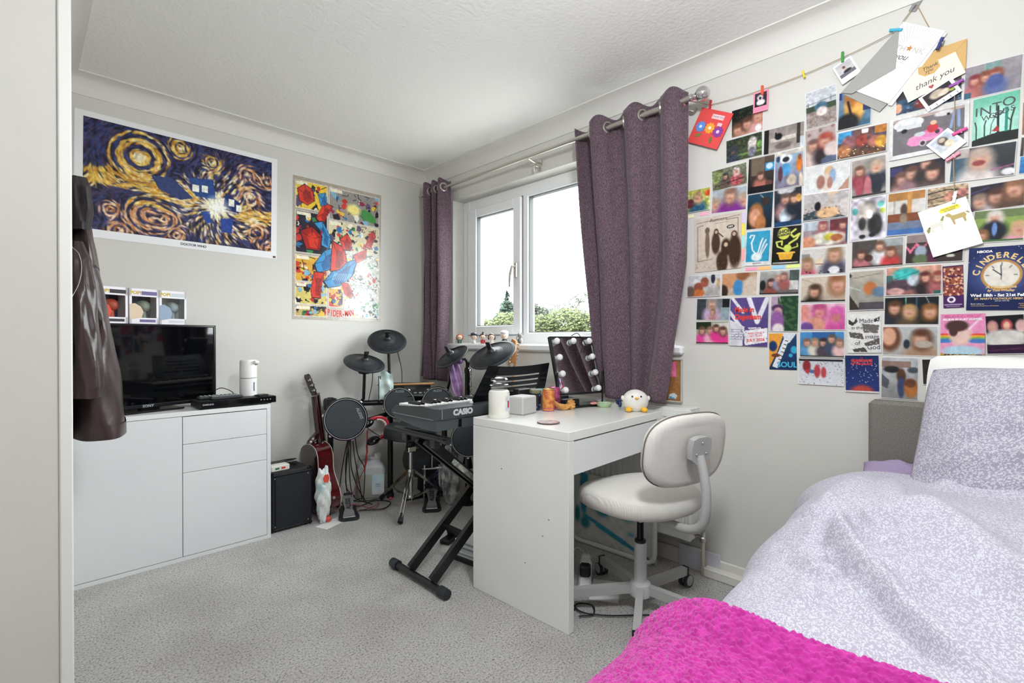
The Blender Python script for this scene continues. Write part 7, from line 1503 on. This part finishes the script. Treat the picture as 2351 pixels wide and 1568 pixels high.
for s_, y, z, q in (('Thank', .183, 2.043, .017), ('you', .185, 2.031, .015), ('x', .186, 2.022, .010)): text('lettering', s_, q, M_ink, tk, Matrix.Translation((-(y - .174), z - 2.005, .0019)) @ tr_, shear=.3)
text('lettering', 'thank you', .027, M_ink, tk, Matrix.Translation((-(.172 - .174), 1.996 - 2.005, .0013)) @ Matrix.Rotation(rad(17), 4, 'Z'), shear=.4)
part('heart', MB(Matrix.Translation((-(.178 - .174), 1.972 - 2.005, .0012)) @ tr_).prism([(0, -.007), (.007, .001), (.006, .006), (.002, .006), (0, .003), (-.002, .006), (-.006, .006), (-.007, .001)], 0, .0006), mat('dark_red_heart', '9a3036', .5), tk)
# horse card
hc = card('drawing_card', 'white square card with a unicorn and a horse cartoon', 'card', .1295, 1.4725, .130, .169, 14.5, .0105, 'f0efec', th=.003)
M_unic = mat('unicorn_white', 'dcd8cc', .6); M_hrs = mat('horse_tan', 'b09a5c', .6); M_olv = mat('olive_mane', '8a8a4a', .6)
def pony(x, y, s, m, flip):
    P_ = [(-.022, .0), (-.018, .010), (.012, .010), (.020, .022), (.030, .018), (.028, .012), (.020, .006), (.018, -.004), (.016, -.022), (.012, -.022), (.011, -.006), (-.010, -.006), (-.012, -.022), (-.016, -.022), (-.018, -.006)]
    return MB(Matrix.Translation((x, y, .003)) @ Matrix.Diagonal((-s if flip else s, s, 1, 1)) ).prism(P_, 0, .0006)
part('unicorn', pony(-.030, .018, .9, M_unic, False), M_unic, hc); part('unicorn_mane', MB().prism([(-.016, .032), (-.006, .045), (-.002, .043), (-.010, .028)], .0036, .0042), M_olv, hc); part('unicorn_tail', MB().prism([(-.05, .02), (-.058, .012), (-.057, .0), (-.05, .004), (-.046, .02)], .003, .0036), M_olv, hc)
part('horse', pony(.030, .026, 1.0, M_hrs, True), M_hrs, hc); part('horse_tail', MB().prism([(.05, .036), (.058, .036), (.061, .026), (.056, .030)], .003, .0036), M_olv, hc)
part('speech_bubble', MB().prism([(-.008, .054), (.040, .054), (.044, .060), (.040, .070), (-.006, .070), (-.012, .062)], .003, .0035), mat('yellow_bubble', 'ecd83c', .6), hc)
text('lettering', "YOU'RE UNIQUE", .006, M_ink, hc, Matrix.Translation((.016, .064, .0037))); text('lettering', 'MY FRIEND', .006, M_ink, hc, Matrix.Translation((.016, .057, .0037)))

# ================================================================== BED
def floral_mat(name, ground, leafc, scale=34):
    m = bpy.data.materials.new(name); m.use_nodes = True; nt = m.node_tree; b = nt.nodes['Principled BSDF']
    b.inputs['Roughness'].default_value = .85; b.inputs['Specular IOR Level'].default_value = .15; b.inputs['Sheen Weight'].default_value = .1
    tc = nt.nodes.new('ShaderNodeTexCoord'); last = None
    nz = nt.nodes.new('ShaderNodeTexNoise'); nz.inputs['Scale'].default_value = 60; nt.links.new(tc.outputs['Object'], nz.inputs['Vector'])
    wob = nt.nodes.new('ShaderNodeMix'); wob.data_type = 'RGBA'; wob.blend_type = 'ADD'; wob.inputs[0].default_value = .012
    nt.links.new(tc.outputs['Object'], wob.inputs[6]); nt.links.new(nz.outputs['Color'], wob.inputs[7])
    for k, (rot, st) in enumerate((((.3, .2, .5), (1, .34, .5)), ((.2, .9, 2.0), (1, .36, .5)), ((1.1, .1, 3.6), (1, .34, .5)))):
        mp = nt.nodes.new('ShaderNodeMapping'); mp.inputs['Rotation'].default_value = rot; mp.inputs['Scale'].default_value = tuple(q for q in st); mp.inputs['Location'].default_value = (k * 3.1, k * 1.7, 0)
        mp.vector_type = 'TEXTURE'
        vo = nt.nodes.new('ShaderNodeTexVoronoi'); vo.inputs['Scale'].default_value = scale; vo.inputs['Randomness'].default_value = .9
        nt.links.new(wob.outputs[2], mp.inputs['Vector']); nt.links.new(mp.outputs['Vector'], vo.inputs['Vector'])
        mr = nt.nodes.new('ShaderNodeMapRange'); mr.inputs['From Min'].default_value = .30; mr.inputs['From Max'].default_value = .36; mr.inputs['To Min'].default_value = 1; mr.inputs['To Max'].default_value = 0
        nt.links.new(vo.outputs['Distance'], mr.inputs['Value'])
        if last is None: last = mr.outputs[0]
        else:
            mx = nt.nodes.new('ShaderNodeMath'); mx.operation = 'MAXIMUM'; nt.links.new(last, mx.inputs[0]); nt.links.new(mr.outputs[0], mx.inputs[1]); last = mx.outputs[0]
    mc = nt.nodes.new('ShaderNodeMix'); mc.data_type = 'RGBA'; mc.inputs[6].default_value = lin(ground); mc.inputs[7].default_value = lin(leafc)
    nt.links.new(last, mc.inputs[0]); nt.links.new(mc.outputs[2], b.inputs['Base Color'])
    return m
M_flor = floral_mat('lilac_leaf_print', 'a8a3b1', 'c7c7d0', 98); M_florp = floral_mat('lilac_leaf_print_pillow', '9a94a3', 'c2c1ca', 84)
M_pillow = mat('white_cotton', 'e6e5e2', .85)
BX0, BX1, BY0, BY1 = .26, 2.17, -.80, .33
bd = T('bed', 'divan bed with a grey fabric headboard against the window wall', 'bed', (1.2, -.25, 0))
bl = -Vector(bd.location)
def bp2(name, mb, m, **k): o = part(name, mb, m, bd, **k); o.data.transform(Matrix.Translation(bl)); return o
bp2('divan_base', MB().box(BX0 + .02, BX1, BY0 + .02, BY1 - .02, .06, .33, .012), mat('grey_divan', '8f8c88', .9))
for x in (BX0 + .12, BX1 - .12):
    for y in (BY0 + .12, BY1 - .12): bp2('foot', MB().lathe([(.025, 0), (.028, .06)], 12, TR((x, y, 0))), M_blk)
bp2('headboard', MB().box(2.188, 2.262, -.85, .346, .10, .866, .012), mat('grey_tweed', '67645e', .9, noise=('86827a', 420, 2, .4, .6), bump=(420, .4)))
solo('mattress', MB().box(BX0, BX1 + .01, BY0, BY1, .331, .49, .04), mat('mattress_ticking', 'd6d4d0', .8), 'white mattress on the divan base', 'mattress')

def sm(t): t = min(1, max(0, t)); return t * t * (3 - 2 * t)
wr = random.Random(9); WV = [(wr.uniform(5, 16), wr.uniform(-9, 9), wr.uniform(0, 6.28), wr.uniform(.002, .0055)) for _ in range(16)]
def fold(x, y, x0, y0, x1, y1, w_, h_):
    """ridge along a segment"""
    L2 = (x1 - x0) ** 2 + (y1 - y0) ** 2; t = ((x - x0) * (x1 - x0) + (y - y0) * (y1 - y0)) / L2; tc = min(1, max(0, t))
    d = math.hypot(x - x0 - tc * (x1 - x0), y - y0 - tc * (y1 - y0)); s = (x1 - x0) * (y - y0) - (y1 - y0) * (x - x0)
    e = 1 if 0 <= t <= 1 else math.exp(-((t - tc) / .15) ** 2)
    return 1.7 * h_ * math.exp(-(d / w_) ** 2) * e
def edge_out(x): return .48 + .012 * math.sin(7 * x)
RD = .25            # roll of the duvet over the side of the bed
CR = [(1.33 + wr.uniform(-.16, .16), .23 + wr.uniform(-.14, .10), wr.uniform(0, 3.14), wr.uniform(.05, .14), wr.uniform(.009, .018), wr.choice((-1, 1)) * wr.uniform(.003, .008)) for _ in range(26)]
def duvet_top(x, y):
    z = .535 + .045 * sm((x - .84) / .2) + .10 * sm((x - 1.0) / .6)
    q = sm((x - .98) / .1)
    for a, b_, p, h_ in WV: z += h_ * q * math.sin(a * x + b_ * y + p)
    z += q * (fold(x, y, 1.30, .255, 1.0, .0, .026, .026) - fold(x, y, 1.25, .25, .97, .02, .020, .020) + fold(x, y, 1.20, .235, .96, .06, .024, .014)
         + fold(x, y, 1.40, .24, 1.29, .265, .018, .020) - fold(x, y, 1.40, .275, 1.28, .29, .020, .018) + fold(x, y, 1.50, .12, 1.12, -.18, .05, .022) + fold(x, y, 1.36, .31, 1.08, .27, .03, .010)
         + fold(x, y, 1.70, .30, 1.42, .33, .035, .012) + fold(x, y, 1.75, .22, 1.45, .18, .03, .010) + fold(x, y, 1.86, .1, 1.72, -.3, .04, .02) + fold(x, y, 1.30, -.05, 1.02, -.30, .04, .018))
    for cx_, cy_, a, L, w_, h_ in CR: z += fold(x, y, cx_, cy_, cx_ + L * math.cos(a), cy_ + L * math.sin(a), w_, h_)
    return z
def duvet_pt(u, v):
    """u along the bed 0 foot..1 head, v across 0 far side..1 near (left) side and down"""
    x = .24 + (1.985 - .24) * u; eo = edge_out(x)
    ys = BY0 - .06; s = v * (eo - ys + .52)      # arc length across
    top = eo - RD - ys; arc = RD * math.pi / 2
    if s < top: y = ys + s; z = duvet_top(x, y)
    else:
        y0 = ys + top
        if s < top + arc: a = (s - top) / RD; y = y0 + RD * math.sin(a); z = duvet_top(x, y) - RD * .9 * (1 - math.cos(a))
        else: y = y0 + RD; z = duvet_top(x, y) - RD * .9 - (s - top - arc)
        k = sm((s - top) / .4); y += k * (.012 * math.sin(13 * x + 2) + .007 * math.sin(27 * x + 4 * z))
    if u > .975: z -= .03 * ((u - .975) / .025) ** 2
    return (x, y, max(z, .12))
dv = T('duvet', 'lilac duvet with a white leaf print covering the bed', 'duvet', (1.2, -.2, .12))
o = part('cover', MB().grid(duvet_pt, 270, 220), M_flor, dv, 80); o.data.transform(Matrix.Translation(-Vector(dv.location)))
sol = o.modifiers.new('loft', 'SOLIDIFY'); sol.thickness = .03; sol.offset = -1

# magenta bobble-knit throw over the foot of the bed: every loop is real relief
def throw():
    TX0, TX1 = .20, .925; nx, ny = 420, 640
    rng = np.random.default_rng(4); cell = .0082; ys = -.45; wid = .565 - ys + .34
    X, SS = np.meshgrid(np.linspace(TX0, TX1, nx), np.linspace(0, wid, ny))
    gi, gj = np.floor(X / cell).astype(int), np.floor(SS / (cell * .87)).astype(int)
    jit = rng.uniform(-.36, .36, (400, 400, 2)); hgt = rng.uniform(.45, 1.15, (400, 400)); best = np.zeros(X.shape)
    for di in (-1, 0, 1):
        for dj in (-1, 0, 1):
            ii, jj = (gi + di) % 400, (gj + dj) % 400
            cx = (gi + di + .5 + .5 * ((gj + dj) % 2) + jit[ii, jj, 0]) * cell; cy = (gj + dj + .5 + jit[ii, jj, 1]) * cell * .87
            d2 = ((X - cx) ** 2 + (SS - cy) ** 2) / (cell * .60) ** 2
            best = np.maximum(best, hgt[ii, jj] * np.sqrt(np.clip(1 - d2, 0, 1)))
    Rr = .25; top = .565 - Rr - ys; arc = Rr * math.pi / 2
    smv = lambda t: np.clip(t, 0, 1) ** 2 * (3 - 2 * np.clip(t, 0, 1))
    A = np.clip((SS - top) / Rr, 0, math.pi / 2)
    Yv = np.where(SS < top, ys + SS, ys + top + Rr * np.sin(A))
    Zv = .566 + .006 * np.sin(6 * X) * np.cos(5 * np.minimum(Yv, ys + top)) + .034 * smv((X - .82) / .1) - Rr * .9 * (1 - np.cos(A)) - np.clip(SS - top - arc, 0, 9)
    h = best * .0062
    XE = X + (.010 * np.sin(SS * 16) + .02 * smv((SS - top) / .35)) * np.clip((X - TX0) / (.7 * (TX1 - TX0)), 0, 1)
    vs = np.stack([XE, Yv + np.sin(A) * h, Zv + np.cos(A) * h], -1)
    for q, dz in ((nx - 1, .026), (nx - 2, .014), (nx - 3, .008), (nx - 4, .003)): vs[:, q, 2] -= dz     # rolled border
    idx = np.arange(nx * ny).reshape(ny, nx)
    F = np.stack([idx[:-1, :-1], idx[:-1, 1:], idx[1:, 1:], idx[1:, :-1]], -1).reshape(-1, 4)
    me = bpy.data.meshes.new('knit'); me.from_pydata(vs.reshape(-1, 3).tolist(), [], F.tolist()); me.shade_smooth()
    return me
th = T('knitted_throw', 'magenta chunky knitted throw across the foot of the bed', 'throw', (.55, .05, .30))
me = throw(); me.transform(Matrix.Translation(-Vector(th.location)))
link('knit', me, mat('magenta_chenille', 'a01e7c', .85, noise=('b83292', 60, 3), sheen=.4, spec=.15), th)

# pillows
def pillow(name, label, loc, rot, w_, h_, d_, m, seed, cat='pillow'):
    t = T(name, label, cat, M=Matrix.Translation(Vector(loc)) @ rot.to_4x4()); rg_ = random.Random(seed); ph_ = [rg_.uniform(0, 6.28) for _ in range(6)]
    def f(sgn):
        def g(u, v):
            a, b_ = 2 * u - 1, 2 * v - 1
            prof_ = (max(0, 1 - abs(a) ** 2.2)) ** .62 * (max(0, 1 - abs(b_) ** 2.2)) ** .62
            px_, py_ = a * w_ / 2 * (1 - .05 * (1 - abs(b_)) ** 0 * (abs(b_) < 1) * (1 - b_ * b_) * .6), b_ * h_ / 2 * (1 - .04 * (1 - a * a))
            z = sgn * d_ / 2 * prof_ + .006 * math.sin(9 * a + ph_[0] + 3 * b_) * prof_ + .004 * math.sin(17 * b_ + ph_[1] - 6 * a) * prof_
            rr = .35 if name == 'pillow' else 0
            px_ *= 1 - .14 * rr * abs(b_) ** 4; py_ *= 1 - .24 * rr * abs(a) ** 4
            return (px_, py_, z)
        return g
    mb = MB().grid(f(1), 46, 40).grid(f(-1), 46, 40)
    part('cushion', mb, m, t, 80); return t
# local x along the wall (y), local y up, local z out from the wall
def prot(lean, yaw=0, roll=0):
    z = Vector((-math.cos(rad(lean)), 0, math.sin(rad(lean)))); x = Vector((0, -1, 0)); y = z.cross(x); m = Matrix((x, y, z)).transposed()
    return Matrix.Rotation(rad(yaw), 3, 'Z') @ m @ Matrix.Rotation(rad(roll), 3, 'Z')
pillow('pillow', 'plump white pillow behind the floral one', (2.105, -.15, .812), prot(9, 0, -2), .68, .46, .15, M_pillow, 2)
pillow('pillow', 'lilac leaf print pillow leaning at the head of the bed', (1.915, -.118, .790), prot(27, -14, 1), .64, .50, .23, M_florp, 3)
pillow('lilac_cushion', 'small plain lilac pillow corner beside the headboard', (2.09, .235, .632), prot(78, 6, 0), .22, .14, .075, mat('plain_lilac', '9a8aa8', .85), 4)
